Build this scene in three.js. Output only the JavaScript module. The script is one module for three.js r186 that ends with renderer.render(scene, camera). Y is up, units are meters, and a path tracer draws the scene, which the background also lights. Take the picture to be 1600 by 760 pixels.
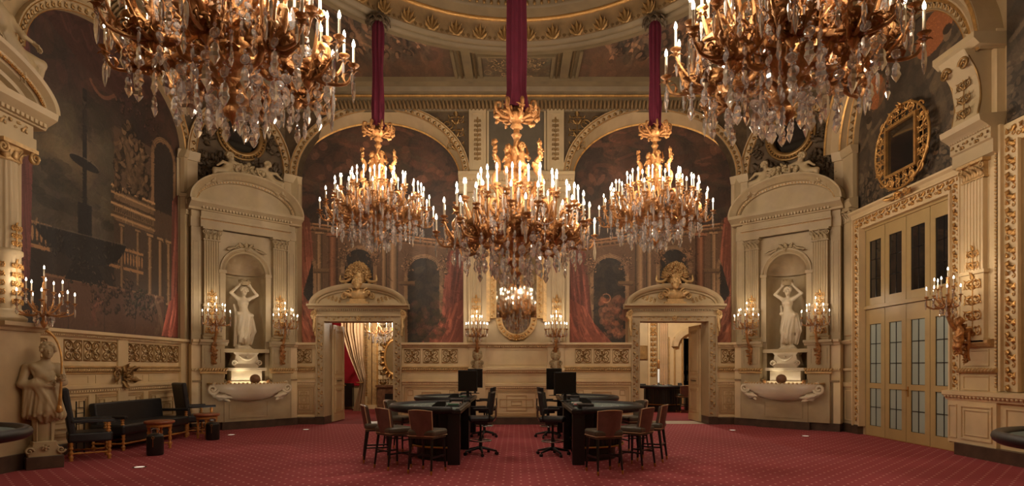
import * as THREE from 'three';
import { mergeGeometries } from 'three/addons/utils/BufferGeometryUtils.js';
import { RoundedBoxGeometry } from 'three/addons/geometries/RoundedBoxGeometry.js';
import { RectAreaLightUniformsLib } from 'three/addons/lights/RectAreaLightUniformsLib.js';

// ---------------------------------------------------------------- camera, light levels, exposure
const scene = new THREE.Scene();
scene.background = new THREE.Color(0x000000);
const camera = new THREE.PerspectiveCamera(44.46, 1600 / 760, 0.1, 80);   // 930 px focal length on a 760 px tall frame
camera.position.set(0, 1.6, 0);
camera.lookAt(0, 1.6, -10);
camera.setViewOffset(1600, 760, -7, -195, 1600, 760);                     // rise of the lens
const renderer = new THREE.WebGLRenderer({ antialias: true });
renderer.toneMapping = THREE.LinearToneMapping;
renderer.toneMappingExposure = 0.69;
renderer.shadowMap.enabled = true;
RectAreaLightUniformsLib.init();
const CANDLE_COLOR = new THREE.Color(1.0, 0.82, 0.63);     // warm small bulbs
const CHANDELIER_LAMP = 7.4;    // each of the lamps of one chandelier (candela)
const SCONCE_LAMP = 0.45;
const FLAME_GLOW = 16;
const NICHE_LAMP = 8;

// ---------------------------------------------------------------- helpers
const V = (x, y, z) => new THREE.Vector3(x, y, z);
const V2 = (x, y) => new THREE.Vector2(x, y);
const PI = Math.PI, TAU = PI * 2;
function rng(seed) { let a = seed >>> 0; return () => { a = (a + 0x6D2B79F5) | 0; let t = Math.imul(a ^ (a >>> 15), 1 | a); t = (t + Math.imul(t ^ (t >>> 7), 61 | t)) ^ t; return ((t ^ (t >>> 14)) >>> 0) / 4294967296; }; }
const taken = new Map();
function numbered(name) { const n = taken.get(name) ?? 0; taken.set(name, n + 1); return n ? name + '_' + String(n).padStart(3, '0') : name; }

// texture coordinates in metres from the dominant axis of each face
function metreUV(g) {
  const p = g.attributes.position, n = g.attributes.normal, uv = new Float32Array(p.count * 2);
  for (let i = 0; i < p.count; i++) {
    const ax = Math.abs(n.getX(i)), ay = Math.abs(n.getY(i)), az = Math.abs(n.getZ(i));
    if (az >= ax && az >= ay) { uv[2 * i] = p.getX(i); uv[2 * i + 1] = p.getY(i); }
    else if (ax >= ay) { uv[2 * i] = p.getZ(i); uv[2 * i + 1] = p.getY(i); }
    else { uv[2 * i] = p.getX(i); uv[2 * i + 1] = p.getZ(i); }
  }
  g.setAttribute('uv', new THREE.BufferAttribute(uv, 2));
  return g;
}
// joins geometries into one
function join(...list) {
  const out = [];
  for (let g of list.flat(Infinity)) {
    if (!g) continue;
    g = g.index ? g.toNonIndexed() : g.clone();
    if (!g.attributes.normal) g.computeVertexNormals();
    for (const k of Object.keys(g.attributes)) if (!['position', 'normal'].includes(k)) g.deleteAttribute(k);
    g.morphAttributes = {};
    out.push(g);
  }
  const m = mergeGeometries(out, false);
  return metreUV(m);
}
const mv = (g, x = 0, y = 0, z = 0) => g.translate(x, y, z);
const rx = (g, a) => g.rotateX(a), ry = (g, a) => g.rotateY(a), rz = (g, a) => g.rotateZ(a);
const at = (g, x, y, z) => g.clone().translate(x, y, z);
function mirrored(g) { // reflection across x = 0, winding kept outward
  const h = g.index ? g.toNonIndexed() : g.clone(); h.scale(-1, 1, 1);
  for (const a of Object.values(h.attributes)) { const k = a.itemSize; for (let i = 0; i < a.count; i += 3) for (let c = 0; c < k; c++) { const t = a.array[(i + 1) * k + c]; a.array[(i + 1) * k + c] = a.array[(i + 2) * k + c]; a.array[(i + 2) * k + c] = t; } }
  return h;
}
// box from its limits, plain or with rounded edges
function bx(x0, x1, y0, y1, z0, z1, r = 0) {
  const w = x1 - x0, h = y1 - y0, d = z1 - z0;
  const g = r > 0 ? new RoundedBoxGeometry(w, h, d, 2, Math.min(r, w / 2.01, h / 2.01, d / 2.01)) : new THREE.BoxGeometry(w, h, d);
  return g.translate((x0 + x1) / 2, (y0 + y1) / 2, (z0 + z1) / 2);
}
const cyl = (r0, r1, y0, y1, n = 16) => new THREE.CylinderGeometry(r1, r0, y1 - y0, n).translate(0, (y0 + y1) / 2, 0);
const ball = (r, x = 0, y = 0, z = 0, n = 10) => new THREE.SphereGeometry(r, n, Math.max(4, n >> 1)).translate(x, y, z);
const lathe = (pts, n = 24) => new THREE.LatheGeometry(pts.map(([r, y]) => V2(Math.max(r, 0.0001), y)), n);
// tube of varying radius through points
function tube(pts, radii, seg = 6, steps = 0, flat = 1) {
  let P = pts.map((p) => (p.isVector3 ? p : V(...p)));
  const R0 = Array.isArray(radii) ? radii : P.map(() => radii);
  let R = R0;
  if (steps) { const c = new THREE.CatmullRomCurve3(P), n = P.length; P = []; R = []; for (let i = 0; i <= steps; i++) { const t = i / steps; P.push(c.getPoint(t)); const f = t * (R0.length - 1), k = Math.min(R0.length - 2, Math.floor(f)); R.push(R0[k] + (R0[k + 1] - R0[k]) * (f - k)); } }
  const n = P.length, pos = [], idx = [];
  let T = P.map((p, i) => P[Math.min(n - 1, i + 1)].clone().sub(P[Math.max(0, i - 1)]).normalize());
  let N = Math.abs(T[0].z) < 0.9 ? V(0, 0, 1) : V(1, 0, 0);
  for (let i = 0; i < n; i++) {
    N = N.clone().sub(T[i].clone().multiplyScalar(N.dot(T[i]))).normalize();
    const B = T[i].clone().cross(N);
    for (let j = 0; j < seg; j++) { const a = (j / seg) * TAU, c = Math.cos(a) * R[i] * flat, s = Math.sin(a) * R[i]; pos.push(P[i].x + N.x * c + B.x * s, P[i].y + N.y * c + B.y * s, P[i].z + N.z * c + B.z * s); }
  }
  for (let i = 0; i < n - 1; i++) for (let j = 0; j < seg; j++) { const a = i * seg + j, b = i * seg + ((j + 1) % seg), c = a + seg, d = b + seg; idx.push(a, b, c, b, d, c); }
  const s0 = pos.length / 3; pos.push(P[0].x, P[0].y, P[0].z, P[n - 1].x, P[n - 1].y, P[n - 1].z);
  for (let j = 0; j < seg; j++) { idx.push(s0, (j + 1) % seg, j); idx.push(s0 + 1, (n - 1) * seg + j, (n - 1) * seg + ((j + 1) % seg)); }
  const g = new THREE.BufferGeometry(); g.setAttribute('position', new THREE.Float32BufferAttribute(pos, 3)); g.setIndex(idx); g.computeVertexNormals();
  return g;
}
// a moulding with profile [[out, up], ...] running along x
function mould(prof, x0, x1) {
  const pos = [], n = prof.length, tri = (a, b, c) => pos.push(...a, ...b, ...c);
  for (let i = 0; i < n; i++) { const [z0, y0] = prof[i], [z1, y1] = prof[(i + 1) % n]; const a = [x0, y0, z0], b = [x1, y0, z0], c = [x1, y1, z1], d = [x0, y1, z1]; tri(a, b, c); tri(a, c, d); }
  const pts = prof.map(([z, y]) => V2(z, y)); const f = THREE.ShapeUtils.triangulateShape(pts, []);
  for (const [i, j, k] of f) for (const x of [x0, x1]) tri([x, prof[i][1], prof[i][0]], [x, prof[j][1], prof[j][0]], [x, prof[k][1], prof[k][0]]);
  const g = new THREE.BufferGeometry(); g.setAttribute('position', new THREE.Float32BufferAttribute(pos, 3)); g.computeVertexNormals();
  return g;
}
// a band with profile [[dr, z], ...] (open) along an elliptic arc
function archBand(prof, cx, cy, ax, ay, a0 = 0, a1 = PI, n = 40) {
  const pos = [];
  const pt = (k, i) => { const a = a0 + ((a1 - a0) * i) / n, [dr, z] = prof[k]; return [cx + (ax + dr) * Math.cos(a), cy + (ay + dr) * Math.sin(a), z]; };
  for (let k = 0; k < prof.length - 1; k++) for (let i = 0; i < n; i++) { const a = pt(k, i), b = pt(k, i + 1), c = pt(k + 1, i + 1), d = pt(k + 1, i); pos.push(...a, ...b, ...c, ...a, ...c, ...d); }
  const g = new THREE.BufferGeometry(); g.setAttribute('position', new THREE.Float32BufferAttribute(pos, 3)); g.computeVertexNormals();
  return g;
}
function shape(pts, holes = []) { const s = new THREE.Shape(pts.map(([x, y]) => V2(x, y))); for (const h of holes) s.holes.push(new THREE.Path(h.map(([x, y]) => V2(x, y)))); return s; }
function extrude(pts, depth, bevel = 0, holes = []) { return new THREE.ExtrudeGeometry(shape(pts, holes), { depth, bevelEnabled: bevel > 0, bevelThickness: bevel, bevelSize: bevel, bevelSegments: 1, curveSegments: 8 }); }
const arcPts = (cx, cy, ax, ay, a0, a1, n) => Array.from({ length: n + 1 }, (_, i) => { const a = a0 + ((a1 - a0) * i) / n; return [cx + ax * Math.cos(a), cy + ay * Math.sin(a)]; });
// square frame of a panel: four mitred bars
function frame(x0, x1, y0, y1, w, z0, z1) { return [bx(x0, x1, y1 - w, y1, z0, z1), bx(x0, x1, y0, y0 + w, z0, z1), bx(x0, x0 + w, y0 + w, y1 - w, z0, z1), bx(x1 - w, x1, y0 + w, y1 - w, z0, z1)]; }

// objects
function mesh(name, geo, mat, parent) { const m = new THREE.Mesh(Array.isArray(geo) ? join(geo) : geo, mat); m.name = name; m.castShadow = m.receiveShadow = true; if (parent) parent.add(m); return m; }
function thing(name, label, category, [x, y, z] = [0, 0, 0], turn = 0, group) {
  const o = new THREE.Group(); o.name = numbered(name); o.position.set(x, y, z); o.rotation.y = turn; o.userData = { label, category }; if (group) o.userData.group = group; scene.add(o); return o;
}
function structure(name, label, category, [x, y, z] = [0, 0, 0], turn = 0) { const o = thing(name, label, category, [x, y, z], turn); o.userData.kind = 'structure'; return o; }
function copyOf(src, label, [x, y, z], turn = 0, group) { const o = src.clone(); o.name = numbered(src.name.replace(/_\d{3}$/, '')); o.position.set(x, y, z); o.rotation.y = turn; o.userData = { ...src.userData, label }; if (group) o.userData.group = group; scene.add(o); return o; }
function lamp(color, intensity, x, y, z, radius, parent, name) { const l = new THREE.PointLight(color, intensity, 0, 2); l.position.set(x, y, z); l.castShadow = true; l.shadow.radius = radius / 0.02; l.shadow.mapSize.set(512, 512); l.name = name; parent.add(l); return l; }

// ---------------------------------------------------------------- carved ornament
// acanthus-like leaf along +y, facing +z, tip curling forward
function leaf(w, l, curl = 0.6, rows = 5, thick = 0.18) {
  const pos = [], idx = [];
  let y = 0, z = 0;
  for (let i = 0; i <= rows; i++) {
    const t = i / rows, ang = curl * t * t * 2.2, ww = w * 0.5 * Math.sin(Math.min(1, t * 0.9 + 0.12) * PI) * (1 + 0.22 * (i % 2 ? 1 : -1)) + (i === rows ? 0.02 * w : 0);
    if (i) { y += (l / rows) * Math.cos(ang); z += (l / rows) * Math.sin(ang); }
    const th = w * thick * (1 - 0.7 * t), ny = -Math.sin(ang), nz = Math.cos(ang);
    pos.push(-ww, y, z, 0, y + ny * th, z + nz * th, ww, y, z, 0, y - ny * th * 0.35, z - nz * th * 0.35);
  }
  for (let i = 0; i < rows; i++) for (let j = 0; j < 4; j++) { const a = i * 4 + j, b = i * 4 + ((j + 1) % 4), c = a + 4, d = b + 4; idx.push(a, c, b, b, c, d); }
  idx.push(0, 1, 3, 1, 2, 3);
  const g = new THREE.BufferGeometry(); g.setAttribute('position', new THREE.Float32BufferAttribute(pos, 3)); g.setIndex(idx); g.computeVertexNormals(); return g;
}
// spiral in the xy plane around (x, y)
function spiral(x, y, r, turns, dir, start, rt, seg = 5, z = 0) {
  const pts = [], rad = [], n = Math.ceil(turns * 11);
  for (let i = 0; i <= n; i++) { const t = i / n, a = start + dir * t * turns * TAU, q = r * (1 - 0.86 * t); pts.push(V(x + q * Math.cos(a), y + q * Math.sin(a), z)); rad.push(rt * (1 - 0.35 * t)); }
  return tube(pts, rad, seg);
}
function rosette(r, petals = 6, depth = 0.4) { const g = [new THREE.SphereGeometry(r * 0.28, 6, 4).translate(0, 0, r * depth)]; const l = leaf(r * 0.75, r, 0.5, 3, 0.3); for (let i = 0; i < petals; i++) g.push(rz(l.clone(), (i / petals) * TAU)); return join(g); }
// candelabrum ornament: symmetric scrolls and leaves climbing a strip w by h
function climbing(w, h, seed = 1, rt = 0.012) {
  const r = rng(seed), g = [], n = Math.max(2, Math.round(h / (w * 0.7))), s = h / n, L = leaf(w * 0.2, s * 0.5, 0.5, 4), S = leaf(w * 0.13, s * 0.36, 0.5, 3), T = leaf(w * 0.1, s * 0.3, 0.4, 3);
  g.push(tube([[0, 0, 0], [0, h, 0]], rt * 0.8, 5));
  for (let i = 0; i < n; i++) {
    const y = i * s + s * 0.45, q = w * (0.17 + 0.05 * r());
    for (const d of [-1, 1]) {
      g.push(spiral(d * w * 0.29, y, q, 1.4, d, -PI / 2, rt * 0.8, 5, 0.004));
      g.push(mv(rz(L.clone(), -d * (0.5 + 0.3 * r())), d * 0.01, y - s * 0.35, 0), mv(rz(S.clone(), -d * (1.5 + 0.4 * r())), d * w * 0.08, y + s * 0.2, 0), mv(rz(T.clone(), -d * (0.2 + 0.5 * r())), d * w * 0.36, y + s * 0.1, 0), mv(rz(T.clone(), -d * (2.4 + 0.4 * r())), d * w * 0.4, y - s * 0.12, 0), mv(rz(T.clone(), d * (0.6 + 0.4 * r())), d * w * 0.24, y - s * 0.3, 0));
    }
    g.push(mv(rosette(w * 0.1, 5), 0, y + s * 0.15, 0.004), ball(w * 0.045, 0, y - s * 0.2, 0.006, 6));
  }
  g.push(mv(leaf(w * 0.26, s * 0.6, 0.4, 4), 0, h - s * 0.3, 0));
  return join(g);
}
// a running border of leaves along x, of given length and width, centred on y = 0
function leafBorder(len, w, pitch = 0.12) {
  const g = [], n = Math.max(1, Math.round(len / pitch)), s = len / n, a = leaf(w * 0.5, w * 0.62, 0.45, 4, 0.22), b = leaf(w * 0.38, w * 0.52, 0.45, 3, 0.22);
  for (let i = 0; i < n; i++) {
    const x = (i + 0.5) * s, d = i % 2 ? 1 : -1;
    g.push(mv(rz(a.clone(), -0.55 + (d < 0 ? PI : 0)), x - s * 0.25, -d * w * 0.44, 0));
    g.push(mv(rz(b.clone(), 0.9 + (d < 0 ? PI : 0)), x + s * 0.3, -d * w * 0.4, 0));
    g.push(spiral(x + s * 0.15, d * w * 0.2, w * 0.2, 1.1, d, 0, w * 0.045, 4, 0.004));
  }
  return join(g);
}
// beads or eggs along x
function beads(x0, x1, y, z, r, pitch, sx = 1, sy = 1) { const g = [], n = Math.max(1, Math.round((x1 - x0) / pitch)), b = new THREE.SphereGeometry(r, 6, 4); for (let i = 0; i < n; i++) g.push(b.clone().scale(sx, sy, 1).translate(x0 + ((i + 0.5) * (x1 - x0)) / n, y, z)); return g; }
function dentils(x0, x1, y0, y1, z0, z1, pitch) { const g = [], n = Math.max(1, Math.round((x1 - x0) / pitch)), s = (x1 - x0) / n; for (let i = 0; i < n; i++) g.push(bx(x0 + i * s + s * 0.2, x0 + i * s + s * 0.8, y0, y1, z0, z1)); return g; }
// twisted rope along x
function rope(x0, x1, y, z, r) { const g = [], pitch = r * 1.5, n = Math.round((x1 - x0) / pitch), b = new THREE.SphereGeometry(r, 6, 4).scale(0.62, 1.15, 1).rotateZ(-0.6); for (let i = 0; i < n; i++) g.push(b.clone().translate(x0 + ((i + 0.5) * (x1 - x0)) / n, y, z)); g.push(bx(x0, x1, y - r * 0.7, y + r * 0.7, z - r, z)); return g; }
function flutedPilaster(w, y0, y1, d, n = 6) {
  const pts = [[-w / 2, 0], [w / 2, 0], [w / 2, d]], fw = w / (n * 1.35 + 0.35), gap = fw * 0.35;
  let x = w / 2 - gap;
  for (let i = 0; i < n; i++) { for (let k = 0; k <= 4; k++) { const a = (k / 4) * PI; pts.push([x - fw / 2 + (fw / 2) * Math.cos(a), d - Math.sin(a) * fw * 0.45]); } x -= fw + gap; }
  pts.push([-w / 2, d]);
  const g = new THREE.ExtrudeGeometry(shape(pts.map(([a, b]) => [a, -b])), { depth: y1 - y0, bevelEnabled: false });
  return g.rotateX(-PI / 2).translate(0, y0, 0);   // x stays, shape y goes out of the wall
}
function flutedColumn(r0, r1, y0, y1, n = 20) {
  const m = n * 4, rows = 6, pos = [], idx = [];
  for (let i = 0; i <= rows; i++) { const t = i / rows, r = r0 + (r1 - r0) * Math.pow(t, 1.6); for (let j = 0; j < m; j++) { const a = (j / m) * TAU, q = r * (1 - 0.075 * Math.pow(Math.abs(Math.sin((a * n) / 2)), 0.7)); pos.push(q * Math.cos(a), y0 + (y1 - y0) * t, q * Math.sin(a)); } }
  for (let i = 0; i < rows; i++) for (let j = 0; j < m; j++) { const a = i * m + j, b = i * m + ((j + 1) % m); idx.push(a, a + m, b, b, a + m, b + m); }
  const g = new THREE.BufferGeometry(); g.setAttribute('position', new THREE.Float32BufferAttribute(pos, 3)); g.setIndex(idx); g.computeVertexNormals(); return g;
}
// Composite capital of a pilaster (front at z = d) w wide between y0 and y1
function capital(w, y0, y1, d) {
  const h = y1 - y0, g = [bx(-w * 0.62, w * 0.62, y1 - h * 0.16, y1, 0, d + 0.09), bx(-w * 0.5, w * 0.5, y0, y1 - h * 0.16, 0, d + 0.015), bx(-w * 0.54, w * 0.54, y0, y0 + h * 0.08, 0, d + 0.03)];
  for (const s of [-1, 1]) g.push(spiral(s * w * 0.5, y1 - h * 0.36, h * 0.2, 1.6, s, PI / 2, h * 0.05, 5, d + 0.06), spiral(s * w * 0.3, y1 - h * 0.42, h * 0.13, 1.3, -s, PI / 2, h * 0.04, 5, d + 0.04));
  for (let i = 0; i < 4; i++) g.push(mv(leaf(w * 0.28, h * 0.55, 0.55, 4, 0.3), -w * 0.38 + (i * w * 0.76) / 3, y0 + h * 0.06, d + 0.01));
  for (let i = 0; i < 3; i++) g.push(mv(leaf(w * 0.26, h * 0.72, 0.5, 4, 0.3), -w * 0.25 + i * w * 0.25, y0 + h * 0.1, d));
  g.push(mv(rosette(h * 0.15, 5), 0, y1 - h * 0.16, d + 0.08));
  return join(g);
}

// ---------------------------------------------------------------- continuous figures from a distance field
function sdf(prims, cell) {
  let lo = [1e9, 1e9, 1e9], hi = [-1e9, -1e9, -1e9];
  const ext = (q) => (q.c ? [0, 1, 2].map((i) => [q.c[i] - Math.max(...q.s), q.c[i] + Math.max(...q.s)]) : [0, 1, 2].map((i) => [Math.min(q.a[i] - q.r0, q.b[i] - q.r1), Math.max(q.a[i] + q.r0, q.b[i] + q.r1)]));
  for (const q of prims) { const e = ext(q); q.e = e; if (q.cut) continue; for (let i = 0; i < 3; i++) { lo[i] = Math.min(lo[i], e[i][0]); hi[i] = Math.max(hi[i], e[i][1]); } }
  lo = lo.map((v) => v - 3 * cell); hi = hi.map((v) => v + 3 * cell);
  const N = [0, 1, 2].map((i) => Math.ceil((hi[i] - lo[i]) / cell) + 1), [nx, ny, nz] = N, F = new Float32Array(nx * ny * nz).fill(1);
  for (const q of prims) {
    const k = q.k ?? 0.03, pad = k + 3 * cell + (q.f ? q.f[1] : 0), i0 = [], i1 = [];
    for (let i = 0; i < 3; i++) { i0[i] = Math.max(0, Math.floor((q.e[i][0] - pad - lo[i]) / cell)); i1[i] = Math.min(N[i] - 1, Math.ceil((q.e[i][1] + pad - lo[i]) / cell)); }
    let ba, bl; if (q.a) { ba = [0, 1, 2].map((i) => q.b[i] - q.a[i]); bl = ba[0] ** 2 + ba[1] ** 2 + ba[2] ** 2 || 1e-9; }
    for (let z = i0[2]; z <= i1[2]; z++) for (let y = i0[1]; y <= i1[1]; y++) for (let x = i0[0]; x <= i1[0]; x++) {
      const px = lo[0] + x * cell, py = lo[1] + y * cell, pz = lo[2] + z * cell; let d;
      if (q.c) { let a = px - q.c[0], b = py - q.c[1], c = pz - q.c[2]; if (q.t) { const cs = Math.cos(q.t), sn = Math.sin(q.t), a2 = a * cs + b * sn; b = -a * sn + b * cs; a = a2; } const s = q.s, k0 = Math.hypot(a / s[0], b / s[1], c / s[2]), k1 = Math.hypot(a / s[0] ** 2, b / s[1] ** 2, c / s[2] ** 2); d = k1 > 1e-9 ? (k0 * (k0 - 1)) / k1 : -Math.min(...s); }
      else { const a = px - q.a[0], b = py - q.a[1], c = pz - q.a[2]; const h = Math.min(1, Math.max(0, (a * ba[0] + b * ba[1] + c * ba[2]) / bl)); const u = a - ba[0] * h, v = b - ba[1] * h, w = (c - ba[2] * h) / (q.fz ?? 1); let r = q.r0 + (q.r1 - q.r0) * h; if (q.f) r += q.f[1] * Math.sin(q.f[0] * Math.atan2(u, w) + (q.f[2] ?? 0) * h) * (0.25 + 0.75 * h); d = Math.hypot(u, v, w) - r; }
      const o = (z * ny + y) * nx + x;
      if (q.cut) { const e = -d, f = F[o], h = Math.max(k - Math.abs(f - e), 0) / k; F[o] = Math.max(f, e) + h * h * k * 0.25; }
      else { const f = F[o], h = Math.max(k - Math.abs(f - d), 0) / k; F[o] = Math.min(f, d) - h * h * k * 0.25; }
    }
  }
  const id = new Int32Array(nx * ny * nz).fill(-1), pos = [], idx = [], E = [[0, 1], [2, 3], [4, 5], [6, 7], [0, 2], [1, 3], [4, 6], [5, 7], [0, 4], [1, 5], [2, 6], [3, 7]];
  for (let z = 0; z < nz - 1; z++) for (let y = 0; y < ny - 1; y++) for (let x = 0; x < nx - 1; x++) {
    const o = (z * ny + y) * nx + x, c = [F[o], F[o + 1], F[o + nx], F[o + nx + 1], F[o + nx * ny], F[o + nx * ny + 1], F[o + nx * ny + nx], F[o + nx * ny + nx + 1]];
    let m = 0; for (let i = 0; i < 8; i++) if (c[i] < 0) m |= 1 << i;
    if (m === 0 || m === 255) continue;
    let n = 0, sx = 0, sy = 0, sz = 0;
    for (const [a, b] of E) { if ((c[a] < 0) === (c[b] < 0)) continue; const t = c[a] / (c[a] - c[b]); sx += (a & 1) + ((b & 1) - (a & 1)) * t; sy += ((a >> 1) & 1) + (((b >> 1) & 1) - ((a >> 1) & 1)) * t; sz += (a >> 2) + ((b >> 2) - (a >> 2)) * t; n++; }
    id[o] = pos.length / 3; pos.push(lo[0] + (x + sx / n) * cell, lo[1] + (y + sy / n) * cell, lo[2] + (z + sz / n) * cell);
  }
  const quad = (a, b, c, d, fl) => { if (a < 0 || b < 0 || c < 0 || d < 0) return; if (fl) idx.push(a, b, c, a, c, d); else idx.push(a, c, b, a, d, c); };
  const X = 1, Y = nx, Z = nx * ny;
  for (let z = 1; z < nz - 1; z++) for (let y = 1; y < ny - 1; y++) for (let x = 1; x < nx - 1; x++) {
    const o = (z * ny + y) * nx + x, s = F[o] < 0;
    if (s !== F[o + X] < 0) quad(id[o - Y - Z], id[o - Z], id[o], id[o - Y], s);
    if (s !== F[o + Y] < 0) quad(id[o - X - Z], id[o - X], id[o], id[o - Z], s);
    if (s !== F[o + Z] < 0) quad(id[o - X - Y], id[o - Y], id[o], id[o - X], s);
  }
  const g = new THREE.BufferGeometry(); g.setAttribute('position', new THREE.Float32BufferAttribute(pos, 3)); g.setIndex(idx); g.computeVertexNormals(); return g;
}
const cap = (a, b, r0, r1, k, f, fz) => ({ a, b, r0, r1: r1 ?? r0, k, f, fz });
const ell = (c, s, k, t) => ({ c, s, k, t });
const cut = (q) => ({ ...q, cut: true });
// head with face around c, of height h, looking along +z
function headPrims([x, y, z], h, hair = 1) {
  const q = h / 0.23;
  return [
    ell([x, y + 0.015 * q, z - 0.008 * q], [0.078 * q, 0.1 * q, 0.092 * q], 0.02 * q), ell([x, y - 0.05 * q, z + 0.025 * q], [0.055 * q, 0.062 * q, 0.062 * q], 0.03 * q),
    cut(ell([x - 0.033 * q, y + 0.006 * q, z + 0.094 * q], [0.024 * q, 0.016 * q, 0.022 * q], 0.012 * q)), cut(ell([x + 0.033 * q, y + 0.006 * q, z + 0.094 * q], [0.024 * q, 0.016 * q, 0.022 * q], 0.012 * q)), ell([x - 0.032 * q, y + 0.004 * q, z + 0.072 * q], [0.013 * q, 0.01 * q, 0.012 * q], 0.004 * q), ell([x + 0.032 * q, y + 0.004 * q, z + 0.072 * q], [0.013 * q, 0.01 * q, 0.012 * q], 0.004 * q), cap([x - 0.05 * q, y + 0.028 * q, z + 0.074 * q], [x + 0.05 * q, y + 0.028 * q, z + 0.074 * q], 0.01 * q, 0.01 * q, 0.012 * q),
    cap([x, y + 0.018 * q, z + 0.084 * q], [x, y - 0.03 * q, z + 0.108 * q], 0.009 * q, 0.015 * q, 0.01 * q), ell([x, y - 0.062 * q, z + 0.08 * q], [0.022 * q, 0.008 * q, 0.012 * q], 0.008 * q), ell([x, y - 0.095 * q, z + 0.068 * q], [0.02 * q, 0.016 * q, 0.018 * q], 0.015 * q),
    ell([x - 0.078 * q, y - 0.005 * q, z], [0.012 * q, 0.026 * q, 0.016 * q], 0.008 * q), ell([x + 0.078 * q, y - 0.005 * q, z], [0.012 * q, 0.026 * q, 0.016 * q], 0.008 * q),
    ...(hair ? [ell([x, y + 0.045 * q, z - 0.035 * q], [0.09 * q, 0.085 * q, 0.09 * q], 0.012 * q), ell([x, y + 0.04 * q, z - 0.12 * q], [0.045 * q, 0.045 * q, 0.045 * q], 0.02 * q), ...Array.from({ length: 11 }, (_, i) => { const a = (i / 10) * PI; return ell([x + 0.086 * q * Math.cos(a), y + 0.014 * q + 0.092 * q * Math.sin(a), z + 0.034 * q - 0.014 * q * (i % 2)], [0.027 * q, 0.026 * q, 0.034 * q], 0.004 * q); }), ...Array.from({ length: 7 }, (_, i) => { const a = 0.2 + (i / 6) * 2.74; return ell([x + 0.076 * q * Math.cos(a), y + 0.05 * q + 0.084 * q * Math.sin(a), z - 0.03 * q], [0.032 * q, 0.028 * q, 0.036 * q], 0.004 * q); })] : []),
  ];
}
// hand at wrist w, pointing along d with palm normal n; fingers curl by c
function handGeo(w, d, n, c = 0.5, q = 1) {
  const D = V(...d).normalize(), Nn = V(...n).normalize(), S = D.clone().cross(Nn).normalize(), W = V(...w);
  const p = (a, b, e) => W.clone().addScaledVector(D, a * q).addScaledVector(S, b * q).addScaledVector(Nn, e * q).toArray();
  const P = [cap(p(0, -0.012, 0), p(0.075, -0.02, 0), 0.022 * q, 0.017 * q, 0.012 * q), cap(p(0, 0.012, 0), p(0.075, 0.02, 0), 0.022 * q, 0.017 * q, 0.012 * q)];
  [[-0.03, 0.066], [-0.01, 0.078], [0.01, 0.074], [0.03, 0.056]].forEach(([s, l]) => {
    let a = 0.08, e = 0, t = 0; let prev = p(a, s, e);
    for (const [fl, r0, r1] of [[0.45, 0.0098, 0.0092], [0.32, 0.0092, 0.0086], [0.25, 0.0086, 0.0078]]) { t += c * 0.75; a += l * fl * Math.cos(t); e += l * fl * Math.sin(t); const nx = p(a, s * 1.12, e); P.push(cap(prev, nx, r0 * q, r1 * q, 0.004 * q)); prev = nx; }
  });
  const t0 = p(0.02, -0.026, 0.004), t1 = p(0.05, -0.052, 0.014), t2 = p(0.078, -0.056, 0.03 + 0.02 * c);
  P.push(cap(t0, t1, 0.013 * q, 0.011 * q, 0.01 * q), cap(t1, t2, 0.0105 * q, 0.009 * q, 0.005 * q));
  return sdf(P, 0.0045 * q);
}
// ---------------------------------------------------------------- procedural textures
function noiseField(n, cells, seed) { // tileable value noise 0..1
  const r = rng(seed), L = new Float32Array(cells * cells).map(() => r()), out = new Float32Array(n * n), sm = (t) => t * t * (3 - 2 * t);
  for (let y = 0; y < n; y++) for (let x = 0; x < n; x++) { const fx = (x / n) * cells, fy = (y / n) * cells, x0 = Math.floor(fx), y0 = Math.floor(fy), tx = sm(fx - x0), ty = sm(fy - y0), x1 = (x0 + 1) % cells, y1 = (y0 + 1) % cells; const a = L[y0 * cells + x0], b = L[y0 * cells + x1], c = L[y1 * cells + x0], d = L[y1 * cells + x1]; out[y * n + x] = (a + (b - a) * tx) * (1 - ty) + (c + (d - c) * tx) * ty; }
  return out;
}
function fbm(n, base, oct, seed) { const out = new Float32Array(n * n); let amp = 0.5, tot = 0; for (let o = 0; o < oct; o++) { const f = noiseField(n, base << o, seed + o * 17); for (let i = 0; i < out.length; i++) out[i] += f[i] * amp; tot += amp; amp *= 0.5; } for (let i = 0; i < out.length; i++) out[i] /= tot; return out; }
function dataTex(n, fn, srgb, repeat) { const d = new Uint8Array(n * n * 4); for (let i = 0; i < n * n; i++) { const c = fn(i % n, (i / n) | 0, i); d[4 * i] = c[0]; d[4 * i + 1] = c[1]; d[4 * i + 2] = c[2]; d[4 * i + 3] = 255; } const t = new THREE.DataTexture(d, n, n); t.wrapS = t.wrapT = THREE.RepeatWrapping; t.magFilter = THREE.LinearFilter; t.minFilter = THREE.LinearFilter; if (srgb) t.colorSpace = THREE.SRGBColorSpace; if (repeat) t.repeat.set(repeat, repeat); t.needsUpdate = true; return t; }
const F1 = fbm(256, 4, 6, 11), F2 = fbm(256, 8, 5, 77), F3 = fbm(256, 3, 4, 5);
const cl = (v) => Math.max(0, Math.min(255, v));
const paintTex = (r, g, b, amt, rep) => dataTex(256, (x, y, i) => { const k = 1 + amt * (F1[i] - 0.5) + amt * 0.5 * (F2[i] - 0.5); return [cl(r * k), cl(g * k), cl(b * k * (1 - 0.1 * (F3[i] - 0.5)))]; }, true, rep);
const bumpTex = dataTex(256, (x, y, i) => { const v = 255 * (0.6 * F2[i] + 0.4 * F1[i]); return [v, v, v]; }, false, 1.5);
const fineBump = dataTex(256, (x, y, i) => { const v = 255 * F2[i]; return [v, v, v]; }, false, 7);
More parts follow.
